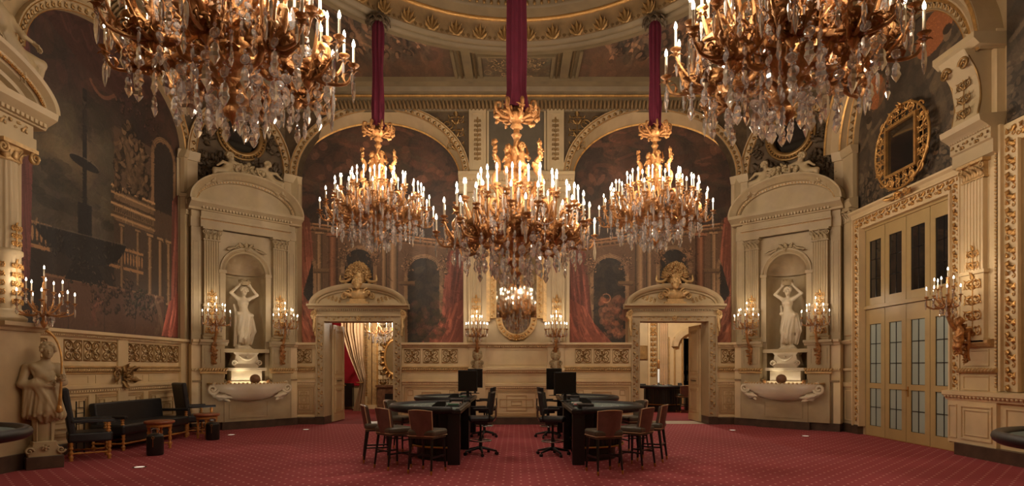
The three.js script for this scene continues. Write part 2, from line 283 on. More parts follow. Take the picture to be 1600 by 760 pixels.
const carpetTex = (() => { // one 0.25 m repeat of staggered small lozenges on tufted pile
  const r = rng(3), N = 256;
  return dataTex(N, (x, y, i) => {
    const u = x / N, v = y / N; let dot = 0;
    for (const [cx, cy] of [[0.25, 0.25], [0.75, 0.75]]) { const e = Math.abs(u - cx) / 0.085 + Math.abs(v - cy) / 0.085; dot = Math.max(dot, Math.min(1, Math.max(0, (1.15 - e) * 4))); }
    const k = 0.82 + 0.36 * r(); return [cl((166 + dot * 80) * k), cl((70 + dot * 112) * k), cl((76 + dot * 96) * k)];
  }, true, 4);
})();
const pileBump = (() => { const r = rng(9); return dataTex(128, () => { const v = 255 * r(); return [v, v, v]; }, false, 8); })();

const std = (o) => new THREE.MeshStandardMaterial({ side: THREE.DoubleSide, ...o });
const phys = (o) => new THREE.MeshPhysicalMaterial({ side: THREE.DoubleSide, ...o });
const M = {
  cream: std({ map: paintTex(184, 163, 126, 0.14, 0.5), roughness: 0.5, bumpMap: bumpTex, bumpScale: 0.0015 }),
  creamDark: std({ map: paintTex(182, 158, 120, 0.18, 0.5), roughness: 0.5, bumpMap: bumpTex, bumpScale: 0.0015 }),
  creamWarm: std({ map: paintTex(214, 190, 147, 0.16, 0.5), roughness: 0.42, bumpMap: bumpTex, bumpScale: 0.001 }),
  stone: std({ map: paintTex(172, 152, 116, 0.12, 1), roughness: 0.55, bumpMap: bumpTex, bumpScale: 0.002 }),
  marble: std({ map: paintTex(206, 190, 160, 0.1, 1), roughness: 0.38 }),
  ceilingPaint: std({ map: paintTex(110, 94, 67, 0.28, 0.5), roughness: 0.6, bumpMap: bumpTex, bumpScale: 0.002 }),
  ceilingRelief: std({ map: paintTex(126, 102, 68, 0.4, 1), roughness: 0.45, metalness: 0.35 }),
  gilt: std({ map: paintTex(206, 160, 96, 0.45, 3), roughness: 0.4, metalness: 0.7, bumpMap: bumpTex, bumpScale: 0.004 }),
  giltSoft: std({ map: paintTex(198, 164, 112, 0.35, 3), roughness: 0.45, metalness: 0.35, bumpMap: bumpTex, bumpScale: 0.004 }),
  oldGold: std({ map: paintTex(150, 118, 72, 0.4, 2), roughness: 0.42, metalness: 0.6 }),
  bronze: std({ map: paintTex(188, 136, 84, 0.5, 6), roughness: 0.42, metalness: 0.62, bumpMap: fineBump, bumpScale: 0.008 }),
  reliefBrown: std({ map: paintTex(150, 112, 68, 0.3, 2), roughness: 0.5, metalness: 0.3 }),
  darkRelief: std({ map: paintTex(92, 76, 56, 0.5, 1.5), roughness: 0.6, metalness: 0.15 }),
  baseStone: std({ map: paintTex(78, 62, 50, 0.5, 1.5), roughness: 0.35 }),
  carpet: std({ map: carpetTex, roughness: 0.95, bumpMap: pileBump, bumpScale: 0.004 }),
  carpetPlain: std({ map: paintTex(120, 34, 38, 0.3, 2), roughness: 0.95 }),
  threshold: std({ map: paintTex(160, 140, 112, 0.2, 2), roughness: 0.6 }),
  candle: std({ color: 0xc9bfa8, roughness: 0.5 }),
  flame: std({ color: 0xfff0d8, roughness: 0.4, emissive: new THREE.Color(1, 0.86, 0.66), emissiveIntensity: FLAME_GLOW }),
  crystal: phys({ color: 0xffffff, roughness: 0.04, transmission: 0.86, thickness: 0.02, ior: 1.7, specularIntensity: 1, metalness: 0 }),
  velvet: phys({ map: paintTex(92, 15, 40, 0.25, 3), roughness: 0.85, sheen: 0.6, sheenColor: new THREE.Color(0.5, 0.08, 0.2), sheenRoughness: 0.5 }),
  leatherBlack: std({ map: paintTex(34, 34, 36, 0.4, 3), roughness: 0.42, bumpMap: bumpTex, bumpScale: 0.002 }),
  leatherBrown: std({ map: paintTex(108, 78, 70, 0.25, 3), roughness: 0.5, bumpMap: bumpTex, bumpScale: 0.002 }),
  leatherOlive: std({ map: paintTex(84, 78, 66, 0.25, 3), roughness: 0.35, bumpMap: bumpTex, bumpScale: 0.002 }),
  piping: std({ map: paintTex(200, 170, 130, 0.2, 3), roughness: 0.5 }),
  blackLacquer: std({ map: paintTex(26, 25, 25, 0.3, 2), roughness: 0.3 }),
  blackPlastic: std({ color: 0x121212, roughness: 0.45 }),
  screen: std({ color: 0x0a0a0b, roughness: 0.22 }),
  chrome: std({ color: 0xb8b8b8, roughness: 0.2, metalness: 1 }),
  brass: std({ color: 0xc79b5a, roughness: 0.3, metalness: 1 }),
  turnedWood: std({ map: paintTex(188, 128, 62, 0.4, 4), roughness: 0.4 }),
  tableWood: std({ map: paintTex(150, 88, 58, 0.4, 4), roughness: 0.3 }),
  doorPaint: std({ map: paintTex(182, 156, 106, 0.12, 0.6), roughness: 0.38 }),
  frosted: phys({ color: 0xb7c2b4, roughness: 0.55, transmission: 0.25, thickness: 0, metalness: 0 }),
  darkGlass: phys({ color: 0x1d1a17, roughness: 0.06, metalness: 0, clearcoat: 1, clearcoatRoughness: 0.05 }),
  clearPane: phys({ color: 0xffffff, roughness: 0.05, transmission: 1, thickness: 0, metalness: 0 }),
  mirror: std({ color: 0xd8d4c8, roughness: 0.03, metalness: 1 }),
  red: std({ map: paintTex(176, 24, 48, 0.15, 1), roughness: 0.7 }),
  curtain: std({ map: paintTex(205, 176, 140, 0.2, 1), roughness: 0.8 }),
  terracotta: std({ map: paintTex(128, 92, 62, 0.5, 4), roughness: 0.6 }),
  darkBlue: std({ color: 0x10151c, roughness: 0.5 }),
  inlay: std({ map: paintTex(182, 152, 108, 0.2, 1), roughness: 0.5 }),
  shell: std({ map: paintTex(170, 148, 114, 0.2, 1), roughness: 0.5 }),
};
M.feltTop = std({ map: (() => { // dark baize printed with pale betting marks
  const c = document.createElement('canvas'); c.width = 1024; c.height = 512; const x = c.getContext('2d'); x.fillStyle = '#667672'; x.fillRect(0, 0, 1024, 512);
  const r = rng(21); for (let i = 0; i < 4000; i++) { x.fillStyle = `rgba(${r() < 0.5 ? '20,26,26' : '110,124,120'},0.06)`; x.fillRect(r() * 1024, r() * 512, 3, 3); }
  x.strokeStyle = '#c9ccc0'; x.lineWidth = 5; for (const q of [330, 372]) { x.beginPath(); x.ellipse(512, 40, q * 1.25, q, 0, 0.12, PI - 0.12); x.stroke(); }
  for (let i = 0; i < 7; i++) { const a = 0.3 + (i * (PI - 0.6)) / 6, X = 512 + 330 * Math.cos(a) * 1.25 * 0.74, Y = 40 + 330 * Math.sin(a) * 0.74; x.save(); x.translate(X, Y); x.rotate(a - PI / 2); x.strokeRect(-26, -36, 52, 72); x.beginPath(); x.arc(0, 62, 20, 0, TAU); x.stroke(); x.restore(); }
  x.fillStyle = '#151515'; x.fillRect(390, 8, 240, 52); for (let i = 0; i < 8; i++) { x.fillStyle = ['#8a2f2f', '#d8d2c2', '#2f4a6a', '#2f6a44'][i % 4]; x.fillRect(398 + i * 29, 14, 22, 40); }
  const t = new THREE.CanvasTexture(c); t.colorSpace = THREE.SRGBColorSpace; return t;
})(), roughness: 0.75 });

// ---------------------------------------------------------------- murals: generic old decorative paintings
const PK = 1.52;   // photographed tone to pigment
const rgb = (r, g, b, a = 1, k = 1) => `rgba(${cl(r * PK * k) | 0},${cl(g * PK * k) | 0},${cl(b * PK * k) | 0},${a})`;
function canvasOf(w, h) { const c = document.createElement('canvas'); c.width = w; c.height = h; return [c, c.getContext('2d')]; }
function pigment(c) { const t = new THREE.CanvasTexture(c); t.colorSpace = THREE.SRGBColorSpace; t.wrapS = t.wrapT = THREE.ClampToEdgeWrapping; return std({ map: t, roughness: 0.62, bumpMap: bumpTex, bumpScale: 0.001 }); }
function daub(x, r, n, X, Y, W, H, cols, s0, s1, al = 0.12) { for (let i = 0; i < n; i++) { const c = cols[(r() * cols.length) | 0]; x.fillStyle = rgb(...c, al * (0.4 + r())); x.save(); x.translate(X + r() * W, Y + r() * H); x.rotate(r() * PI); x.beginPath(); const s = s0 + (s1 - s0) * r(); x.ellipse(0, 0, s, s * (0.3 + 0.5 * r()), 0, 0, TAU); x.fill(); x.restore(); } }
function pcol(x, X, y0, y1, w, c) { const g = x.createLinearGradient(X - w / 2, 0, X + w / 2, 0); g.addColorStop(0, rgb(...c, 1, 0.55)); g.addColorStop(0.35, rgb(...c, 1, 1.15)); g.addColorStop(0.7, rgb(...c, 1, 0.85)); g.addColorStop(1, rgb(...c, 1, 0.4)); x.fillStyle = g; x.fillRect(X - w / 2, y0, w, y1 - y0); x.fillStyle = rgb(...c, 1, 1.1); x.fillRect(X - w * 0.75, y0 - w * 0.2, w * 1.5, w * 0.35); x.fillRect(X - w * 0.7, y1 - w * 0.3, w * 1.4, w * 0.3); x.fillStyle = rgb(...c, 1, 0.5); x.fillRect(X - w * 0.7, y0 + w * 0.18, w * 1.4, w * 0.1); }
function parch(x, cx, ys, y1, r, th, c, inside) { x.fillStyle = rgb(...c, 1, 1); x.beginPath(); x.arc(cx, ys, r + th, PI, 0); x.lineTo(cx + r + th, y1); x.lineTo(cx - r - th, y1); x.fill(); x.fillStyle = rgb(...inside); x.beginPath(); x.arc(cx, ys, r, PI, 0); x.lineTo(cx + r, y1); x.lineTo(cx - r, y1); x.fill(); x.strokeStyle = rgb(...c, 0.8, 0.5); x.lineWidth = th * 0.12; for (const q of [0.3, 0.75]) { x.beginPath(); x.arc(cx, ys, r + th * q, PI, 0); x.stroke(); } }
function pdrape(x, r, poly, c, folds, dirx, diry) { x.save(); x.beginPath(); poly.forEach((p, i) => (i ? x.lineTo(...p) : x.moveTo(...p))); x.closePath(); x.fillStyle = rgb(...c, 0.95, 0.8); x.fill(); x.clip(); const xs = poly.map((p) => p[0]), ys = poly.map((p) => p[1]), X0 = Math.min(...xs), X1 = Math.max(...xs), Y0 = Math.min(...ys), Y1 = Math.max(...ys); for (let i = 0; i < folds; i++) { const k = [1.35, 0.5, 1.1, 0.65, 1.55][(r() * 5) | 0], px = X0 + r() * (X1 - X0), py = Y0 + r() * (Y1 - Y0) * 0.6 - 20, L = (Y1 - Y0) * (0.3 + 0.5 * r()); x.strokeStyle = rgb(...c, 0.28, k); x.lineWidth = 4 + 14 * r(); x.lineCap = 'round'; x.beginPath(); x.moveTo(px, py); x.bezierCurveTo(px + dirx * L * 0.3 + 30 * (r() - 0.5), py + L * 0.4, px + dirx * L * 0.5 + 60 * (r() - 0.5), py + L * 0.7, px + dirx * L, py + diry * L); x.stroke(); } x.restore(); }
function pfigure(x, r, X, Y, h, c, lean = 0) { const L = (x0, y0, x1, y1, w, k) => { x.strokeStyle = rgb(...c, 0.55, k); x.lineWidth = w * h; x.lineCap = 'round'; x.beginPath(); x.moveTo(X + x0 * h, Y + y0 * h); x.quadraticCurveTo(X + (x0 + x1) * 0.5 * h + 0.05 * h, Y + (y0 + y1) * 0.5 * h, X + x1 * h, Y + y1 * h); x.stroke(); }; L(0, -0.75, lean * 0.5, -0.45, 0.17, 1); L(lean * 0.5, -0.45, lean * 0.5 - 0.12, 0, 0.12, 0.8); L(lean * 0.5, -0.45, lean * 0.5 + 0.12, -0.05, 0.13, 0.95); L(-0.05, -0.76, -0.25, -0.6, 0.06, 1.15); L(0.05, -0.76, 0.24, -0.85, 0.06, 1.2); x.fillStyle = rgb(...c, 0.9, 1.2); x.beginPath(); x.ellipse(X - lean * 0.1 * h, Y - 0.92 * h, 0.06 * h, 0.08 * h, 0, 0, TAU); x.fill(); x.fillStyle = rgb(...c, 0.8, 0.4); x.beginPath(); x.ellipse(X - lean * 0.1 * h, Y - 0.97 * h, 0.065 * h, 0.05 * h, 0, 0, TAU); x.fill(); daub(x, r, 14, X - 0.2 * h, Y - 0.6 * h, 0.4 * h, 0.6 * h, [c, [c[0] * 0.5, c[1] * 0.5, c[2] * 0.5]], 0.03 * h, 0.09 * h, 0.3); daub(x, r, 10, X - 0.3 * h, Y - h, 0.6 * h, h, [c, [c[0] * 0.45, c[1] * 0.45, c[2] * 0.45]], 0.05 * h, 0.16 * h, 0.12); }
function craquelure(x, r, w, h, dark = 0.06) { for (let i = 0; i < 2600; i++) { x.fillStyle = `rgba(${r() < 0.6 ? '10,8,6' : '190,160,120'},${dark * r()})`; x.fillRect(r() * w, r() * h, 1 + 6 * r(), 1 + 2 * r()); } }

// brush pass: repaints the picture with short strokes that follow a slow flow
function oil(x, W, H, r, n, s0, s1, jit = 14) {
  const d = x.getImageData(0, 0, W, H).data; x.lineCap = 'round';
  for (let i = 0; i < n; i++) {
    const X = r() * W, Y = r() * H, o = ((Y | 0) * W + (X | 0)) * 4, j = (r() - 0.5) * 2 * jit, s = s0 + (s1 - s0) * r() * r(), a = 2.2 * Math.sin(X * 0.006 + 1.7 * Math.sin(Y * 0.005)) + 1.3 * Math.cos(Y * 0.008 + X * 0.002) + (r() - 0.5) * 0.9;
    x.strokeStyle = `rgba(${cl(d[o] + j) | 0},${cl(d[o + 1] + j * 0.85) | 0},${cl(d[o + 2] + j * 0.7) | 0},0.6)`; x.lineWidth = s * 0.34; const dx = Math.cos(a) * s * 0.5, dy = Math.sin(a) * s * 0.5;
    x.beginPath(); x.moveTo(X - dx, Y - dy); x.quadraticCurveTo(X + dy * 0.25, Y - dx * 0.25, X + dx, Y + dy); x.stroke();
  }
}
// a carved group: heaped lumps with lit and shadowed sides of the stone as painted
function pgroup(x, r, X, Y, w, h, c, n) { for (let i = 0; i < n; i++) { const u = r(), v = r(), e = Math.sqrt(Math.max(0, 1 - (2 * u - 1) ** 2)), px = X + (u - 0.5) * w, py = Y - v * h * (0.35 + 0.65 * e), s = h * (0.05 + 0.06 * r()); x.fillStyle = rgb(...c, 0.75, 0.4); x.beginPath(); x.ellipse(px + s * 0.25, py + s * 0.2, s * 1.05, s * 0.7, r() * 3, 0, TAU); x.fill(); x.fillStyle = rgb(...c, 0.8, 0.8 + 0.5 * r()); x.beginPath(); x.ellipse(px, py, s * 0.75, s * 0.45, r() * 3, 0, TAU); x.fill(); } }
// clouds of smoke, putti and swags in the arch head of a wall mural
function skyPart(x, r, W, H, frac) { daub(x, r, 260, 0, 0, W, H * frac, [[58, 42, 34], [40, 31, 27], [76, 50, 38], [34, 30, 26], [92, 58, 44]], 30, 110, 0.16); for (let i = 0; i < 7; i++) { const X = W * (0.08 + 0.13 * i + 0.05 * r()), Y = H * frac * (0.3 + 0.55 * r()), q = H * 0.05; for (let k = 0; k < 7; k++) { x.fillStyle = rgb(106, 70, 52, 0.35, 0.5 + 0.7 * r()); x.beginPath(); x.ellipse(X + (r() - 0.5) * q * 2.4, Y + (r() - 0.5) * q * 1.6, q * (0.25 + 0.4 * r()), q * (0.15 + 0.25 * r()), r() * 3, 0, TAU); x.fill(); } } for (let i = 0; i < 60; i++) { x.strokeStyle = i % 3 ? rgb(96, 58, 42, 0.22, 0.45 + r()) : rgb(50, 46, 36, 0.3, 0.6 + 0.6 * r()); x.lineWidth = 10 + 30 * r(); const X = r() * W, Y = r() * H * frac; x.beginPath(); x.moveTo(X, Y); x.bezierCurveTo(X + 90, Y - 40 + 80 * r(), X + 140, Y + 60 * r(), X + 240 * (r() - 0.3), Y + 70 * r()); x.stroke(); } }
const muralArcade = (seed, flip) => { // arcade with heavy curtains and flowers
  const W = 1024, H = 1392, [c, x] = canvasOf(W, H), r = rng(seed); x.fillStyle = rgb(44, 35, 29); x.fillRect(0, 0, W, H); skyPart(x, r, W, H, 0.42);
  const S = [102, 80, 58], D = [34, 29, 25, 1]; const yE = H * 0.555;
  x.fillStyle = rgb(72, 54, 40); x.beginPath(); x.moveTo(0, H * 0.46); x.lineTo(W, H * 0.56); x.lineTo(W, H); x.lineTo(0, H); x.fill();
  for (const [k, q] of [[0, 1.25], [14, 0.6], [22, 1.1], [40, 0.5], [52, 0.9]]) { x.strokeStyle = rgb(96, 70, 48, 1, q); x.lineWidth = 9; x.beginPath(); x.moveTo(0, H * 0.46 + k); x.lineTo(W, H * 0.56 + k * 0.8); x.stroke(); }
  parch(x, W * 0.06, H * 0.66, H, 60, 20, S, D); parch(x, W * 0.385, H * 0.645, H, 84, 22, S, D); parch(x, W * 0.76, H * 0.69, H, 94, 22, S, D);
  daub(x, r, 60, W * 0.3, H * 0.62, 170, 380, [[40, 34, 28], [60, 46, 34]], 10, 40, 0.25); daub(x, r, 60, W * 0.68, H * 0.64, 180, 380, [[52, 44, 32], [38, 32, 26], [64, 52, 38]], 10, 50, 0.25);
  for (const X of [0.155, 0.235, 0.53, 0.585]) pcol(x, W * X, H * (0.5 + 0.08 * X), H, X === 0.235 || X === 0.585 ? 54 : 34, X === 0.235 ? [92, 62, 44] : S);
  for (const [X, Y] of [[0.3, 0.6], [0.47, 0.6], [0.66, 0.64], [0.88, 0.64]]) pfigure(x, r, W * X, H * (Y + 0.06), H * 0.07, [92, 66, 48], 0.3 * (r() - 0.5));
  for (const [a, b] of [[0.27, 0.75], [0.62, 0.785], [0.87, 0.79], [0.12, 0.73]]) { x.fillStyle = rgb(88, 68, 48, 1, 0.9); x.fillRect(W * a, H * (b - 0.06), W * 0.09, 18); x.fillStyle = rgb(60, 46, 34); x.fillRect(W * a, H * (b - 0.06) + 18, W * 0.09, 10); }
  pdrape(x, r, [[0, H * 0.4], [W * 0.1, H * 0.45], [W * 0.12, H * 0.62], [W * 0.06, H * 0.78], [W * 0.13, H * 0.86], [W * 0.2, H], [0, H]], [100, 60, 46], 90, 0.12, 1);
  pdrape(x, r, [[W * 0.02, H * 0.84], [W * 0.12, H * 0.8], [W * 0.17, H * 0.84], [W * 0.11, H * 0.9], [W * 0.2, H], [0, H]], [122, 72, 54], 60, 0.3, 0.9);
  pdrape(x, r, [[W * 0.9, H * 0.6], [W, H * 0.56], [W, H], [W * 0.74, H], [W * 0.86, H * 0.9], [W * 0.88, H * 0.74]], [96, 55, 44], 100, -0.12, 1);
  pdrape(x, r, [[W * 0.9, H * 0.84], [W, H * 0.8], [W, H], [W * 0.78, H], [W * 0.82, H * 0.95]], [112, 62, 47], 50, -0.3, 0.9);
  if (flip) { daub(x, r, 130, W * 0.66, H * 0.8, W * 0.15, H * 0.18, [[110, 64, 46], [70, 44, 34], [140, 92, 68]], 8, 34, 0.3); x.strokeStyle = rgb(150, 104, 76, 0.6); x.lineWidth = 7; x.beginPath(); x.arc(W * 0.78, H * 0.8, 26, 1, 5.4); x.stroke(); }
  else for (let i = 0; i < 150; i++) { const X = W * (0.68 + 0.2 * r()), Y = H * (0.82 + 0.17 * r()), q = r(); x.fillStyle = q < 0.5 ? rgb(44, 38, 26, 0.5) : rgb(100, 62, 48, 0.25, 0.5 + 0.7 * r()); x.beginPath(); x.arc(X, Y, 6 + 16 * r(), 0, TAU); x.fill(); }
  for (const [X, Y] of [[0.3, 0.62], [0.465, 0.63], [0.665, 0.66], [0.87, 0.67]]) pgroup(x, r, W * X, H * (Y + 0.02), 70, 110, [104, 78, 56], 26);
  for (let i = 0; i < 40; i++) { const X = i / 40; x.fillStyle = rgb(112, 84, 58, 0.5, 0.5 + 0.7 * r()); x.fillRect(W * X, H * (0.478 + 0.1 * X), 12, 14); }
  daub(x, r, 120, 0, 0, W, H, [[30, 25, 21], [62, 48, 36]], 20, 90, 0.05); oil(x, W, H, r, 5000, 8, 30, 12); oil(x, W, H, r, 22000, 4, 14, 13); craquelure(x, r, W, H);
  return pigment(c);
};
const muralFountain = () => { // tiered fountain before a loggia, framed by curtains; the loggia on the far side
  const W = 1024, H = 1312, [c, x] = canvasOf(W, H), r = rng(404), S = [98, 77, 54]; x.fillStyle = rgb(33, 28, 24); x.fillRect(0, 0, W, H);
  daub(x, r, 320, 0, H * 0.3, W * 0.6, H * 0.42, [[46, 42, 34], [60, 53, 41], [38, 34, 28], [72, 62, 47]], 30, 120, 0.13); daub(x, r, 60, 0, H * 0.42, W * 0.4, H * 0.14, [[84, 68, 48], [66, 54, 40]], 20, 90, 0.12);
  daub(x, r, 220, 0, 0, W, H * 0.32, [[34, 27, 24], [56, 37, 31], [27, 23, 21], [70, 44, 36]], 30, 110, 0.17);
  for (let i = 0; i < 30; i++) { x.fillStyle = rgb(42, 37, 28, 0.4, 0.5 + r()); x.beginPath(); x.ellipse(W * (0.05 + 0.45 * r()), H * (0.5 + 0.15 * r()), 30 + 50 * r(), 14 + 20 * r(), 0, 0, TAU); x.fill(); } 
  // loggia with arch, sculpture group, entablature, columns
  x.fillStyle = rgb(58, 46, 36); x.fillRect(W * 0.5, H * 0.3, W * 0.5, H * 0.62); parch(x, W * 0.86, H * 0.315, H * 0.52, 80, 24, [90, 69, 49], [36, 30, 26, 1]);
  x.fillStyle = rgb(76, 60, 44); x.fillRect(W * 0.5, H * 0.5, W * 0.28, H * 0.115); for (const [k, q] of [[0, 1.25], [14, 0.55], [30, 1.1], [64, 0.5], [78, 1.2], [118, 0.6], [132, 1.1]]) { x.fillStyle = rgb(...S, 1, q); x.fillRect(W * 0.48, H * 0.497 + k, W * 0.31, 10); } for (let i = 0; i < 20; i++) { x.fillStyle = rgb(...S, 1, 0.42); x.fillRect(W * 0.5 + i * 14, H * 0.5 + 90, 6, 20); }
  pgroup(x, r, W * 0.62, H * 0.5, W * 0.22, H * 0.24, [70, 55, 40], 90); pfigure(x, r, W * 0.57, H * 0.48, H * 0.2, [74, 58, 42], 0.2); pfigure(x, r, W * 0.68, H * 0.49, H * 0.18, [76, 60, 44], -0.2);
  x.fillStyle = rgb(50, 41, 33); x.fillRect(W * 0.5, H * 0.615, W * 0.42, H * 0.26); for (const X of [0.55, 0.66, 0.75, 0.83, 0.9]) pcol(x, W * X, H * 0.625, H * 0.87, X < 0.7 ? 26 : 34, X < 0.7 ? [84, 66, 47] : [96, 76, 55]);
  for (const [a, b] of [[0.02, 0.16], [0.4, 0.54], [0.56, 0.7]]) { x.fillStyle = rgb(104, 78, 52); x.fillRect(W * a, H * 0.7, W * (b - a), 12); x.fillRect(W * a, H * 0.765, W * (b - a), 14); for (let i = 0; i < 7; i++) { x.beginPath(); x.ellipse(W * a + ((i + 0.5) * W * (b - a)) / 7, H * 0.735, 6, 28, 0, 0, TAU); x.fill(); } }
  // stage in front
  x.fillStyle = rgb(64, 47, 37); x.fillRect(W * 0.12, H * 0.845, W * 0.74, H * 0.155); x.fillStyle = rgb(84, 62, 46); x.fillRect(W * 0.12, H * 0.84, W * 0.74, 10); x.strokeStyle = rgb(46, 36, 30); x.lineWidth = 4; for (const X of [0.24, 0.44, 0.64]) { x.beginPath(); x.moveTo(W * X, H * 0.85); x.lineTo(W * X, H); x.stroke(); }
  // bronze fountain
  const B = [25, 23, 21]; x.fillStyle = rgb(...B); x.beginPath(); x.moveTo(W * 0.08, H * 0.705); x.lineTo(W * 0.58, H * 0.69); x.bezierCurveTo(W * 0.54, H * 0.77, W * 0.44, H * 0.775, W * 0.4, H * 0.785); x.lineTo(W * 0.45, H * 0.845); x.lineTo(W * 0.22, H * 0.845); x.lineTo(W * 0.27, H * 0.78); x.bezierCurveTo(W * 0.18, H * 0.77, W * 0.1, H * 0.75, W * 0.08, H * 0.705); x.fill();
  x.fillRect(W * 0.315, H * 0.24, 24, H * 0.46); x.fillRect(W * 0.29, H * 0.6, 78, H * 0.1); x.beginPath(); x.ellipse(W * 0.327, H * 0.475, 84, 20, 0.08, 0, TAU); x.fill(); pfigure(x, r, W * 0.327, H * 0.4, H * 0.13, [40, 34, 28], 0.1);
  x.strokeStyle = rgb(70, 61, 50, 0.7); x.lineWidth = 5; x.beginPath(); x.moveTo(W * 0.08, H * 0.705); x.lineTo(W * 0.58, H * 0.69); x.stroke(); x.beginPath(); x.ellipse(W * 0.327, H * 0.47, 82, 16, 0.08, PI, TAU); x.stroke();
  pgroup(x, r, W * 0.33, H * 0.78, W * 0.36, H * 0.08, [38, 34, 29], 60); pgroup(x, r, W * 0.33, H * 0.85, W * 0.16, H * 0.07, [46, 40, 33], 30);
  pgroup(x, r, W * 0.56, H * 0.93, W * 0.4, H * 0.13, [66, 50, 38], 110); pgroup(x, r, W * 0.7, H * 0.9, W * 0.2, H * 0.08, [50, 45, 32], 50); pfigure(x, r, W * 0.8, H * 0.98, H * 0.15, [92, 74, 58], 0.3); pfigure(x, r, W * 0.4, H * 0.98, H * 0.1, [86, 56, 45], -0.4);
  pdrape(x, r, [[0, 0], [W * 0.05, H * 0.1], [W * 0.075, H * 0.45], [W * 0.06, H * 0.85], [0, H]], [66, 38, 34], 90, 0.05, 1);
  pdrape(x, r, [[W * 0.93, H * 0.46], [W, H * 0.4], [W, H], [W * 0.86, H], [W * 0.92, H * 0.86]], [84, 50, 42], 90, -0.08, 1); pdrape(x, r, [[W * 0.9, H * 0.86], [W, H * 0.8], [W, H * 0.99], [W * 0.84, H * 0.99]], [120, 66, 55], 40, -0.3, 1);
  pdrape(x, r, [[0, 0], [W, 0], [W, H * 0.08], [W * 0.75, H * 0.13], [W * 0.5, H * 0.19], [W * 0.3, H * 0.17], [W * 0.12, H * 0.1]], [54, 35, 30], 70, 0.6, 0.3);
  x.strokeStyle = rgb(84, 56, 42, 0.7); x.lineWidth = 16; x.beginPath(); x.moveTo(W * 0.36, H * 0.2); x.quadraticCurveTo(W * 0.42, H * 0.26, W * 0.5, H * 0.2); x.stroke(); pgroup(x, r, W * 0.66, H * 0.24, W * 0.3, H * 0.1, [58, 42, 34], 40);
  oil(x, W, H, r, 5000, 8, 28, 10); oil(x, W, H, r, 22000, 4, 13, 11); craquelure(x, r, W, H, 0.04); return pigment(c);
};
const muralGrisaille = (seed) => { // dusky figures and garlands with warm mosaic patches
  const W = 1024, H = 1024, [c, x] = canvasOf(W, H), r = rng(seed); x.fillStyle = rgb(44, 37, 29); x.fillRect(0, 0, W, H);
  daub(x, r, 420, 0, 0, W, H, [[58, 48, 37], [38, 32, 26], [70, 58, 44], [32, 27, 22], [84, 68, 50]], 20, 80, 0.2);
  x.fillStyle = rgb(104, 62, 36, 0.9); for (const [X, Y, a, b] of [[0.2, 0.26, 95, 120], [0.72, 0.17, 160, 110]]) { x.beginPath(); x.ellipse(W * X, H * Y, a, b, -0.4, 0, TAU); x.fill(); for (let i = 0; i < 500; i++) { const q = Math.sqrt(r()), t = r() * TAU; x.save(); x.fillStyle = rgb(140, 84, 48, 0.35, 0.6 + 0.8 * r()); x.fillRect(W * X + q * a * Math.cos(t), H * Y + q * b * Math.sin(t), 5, 5); x.restore(); x.fillStyle = rgb(104, 62, 36, 0.9); } }
  for (const [X, Y, h, l] of [[0.14, 0.86, 0.46, 0.2], [0.8, 0.7, 0.5, -0.3], [0.5, 0.28, 0.24, 0.4], [0.86, 0.95, 0.3, 0.2], [0.3, 0.4, 0.24, -0.4]]) pfigure(x, r, W * X, H * Y, H * h, [70, 58, 43], l);
  for (let i = 0; i < 260; i++) { const X = r() * W, Y = H * (0.68 + 0.32 * r()); x.fillStyle = rgb(74, 62, 46, 0.3, 0.5 + r()); x.beginPath(); x.arc(X, Y, 6 + 20 * r(), 0, TAU); x.fill(); }
  pgroup(x, r, W * 0.5, H, W, H * 0.3, [66, 55, 41], 160); oil(x, W, H, r, 18000, 5, 20, 11); craquelure(x, r, W, H); return pigment(c);
};
const muralCeiling = (seed, cart) => {
  const W = 1024, H = 512, [c, x] = canvasOf(W, H), r = rng(seed); x.fillStyle = rgb(cart ? 56 : 58, cart ? 46 : 43, cart ? 34 : 32); x.fillRect(0, 0, W, H);
  daub(x, r, 300, 0, 0, W, H, cart ? [[90, 74, 52], [40, 34, 26], [70, 52, 36], [52, 56, 44]] : [[70, 48, 35], [44, 34, 27], [36, 32, 26], [80, 56, 40]], 16, 70, 0.22);
  if (cart) { for (let i = 0; i < 70; i++) { x.strokeStyle = rgb(110, 88, 60, 0.5, 0.5 + r()); x.lineWidth = 5 + 10 * r(); x.beginPath(); const s = i % 2 ? 1 : -1; x.arc(W / 2 + s * 60 + s * r() * 380, r() * H, 18 + 46 * r(), r() * 6, r() * 6 + 3.6); x.stroke(); } x.fillStyle = rgb(96, 58, 42); x.beginPath(); x.ellipse(W / 2, H / 2, 130, 100, 0, 0, TAU); x.fill(); x.strokeStyle = rgb(130, 100, 66); x.lineWidth = 16; x.stroke(); }
  else { daub(x, r, 240, W * 0.2, H * 0.25, W * 0.65, H * 0.6, [[34, 31, 26], [54, 46, 36], [26, 24, 21], [74, 60, 46]], 10, 60, 0.32); for (let i = 0; i < 5; i++) pfigure(x, r, W * (0.22 + 0.14 * i), H * (0.75 + 0.15 * r()), H * (0.4 + 0.2 * r()), [96, 70, 50], 0.8 * (r() - 0.5)); }
  pgroup(x, r, W * 0.5, H * 0.85, W * 0.8, H * 0.6, cart ? [98, 80, 56] : [72, 54, 40], 110); oil(x, W, H, r, 9000, 5, 22, 12); craquelure(x, r, W, H); return pigment(c);
};
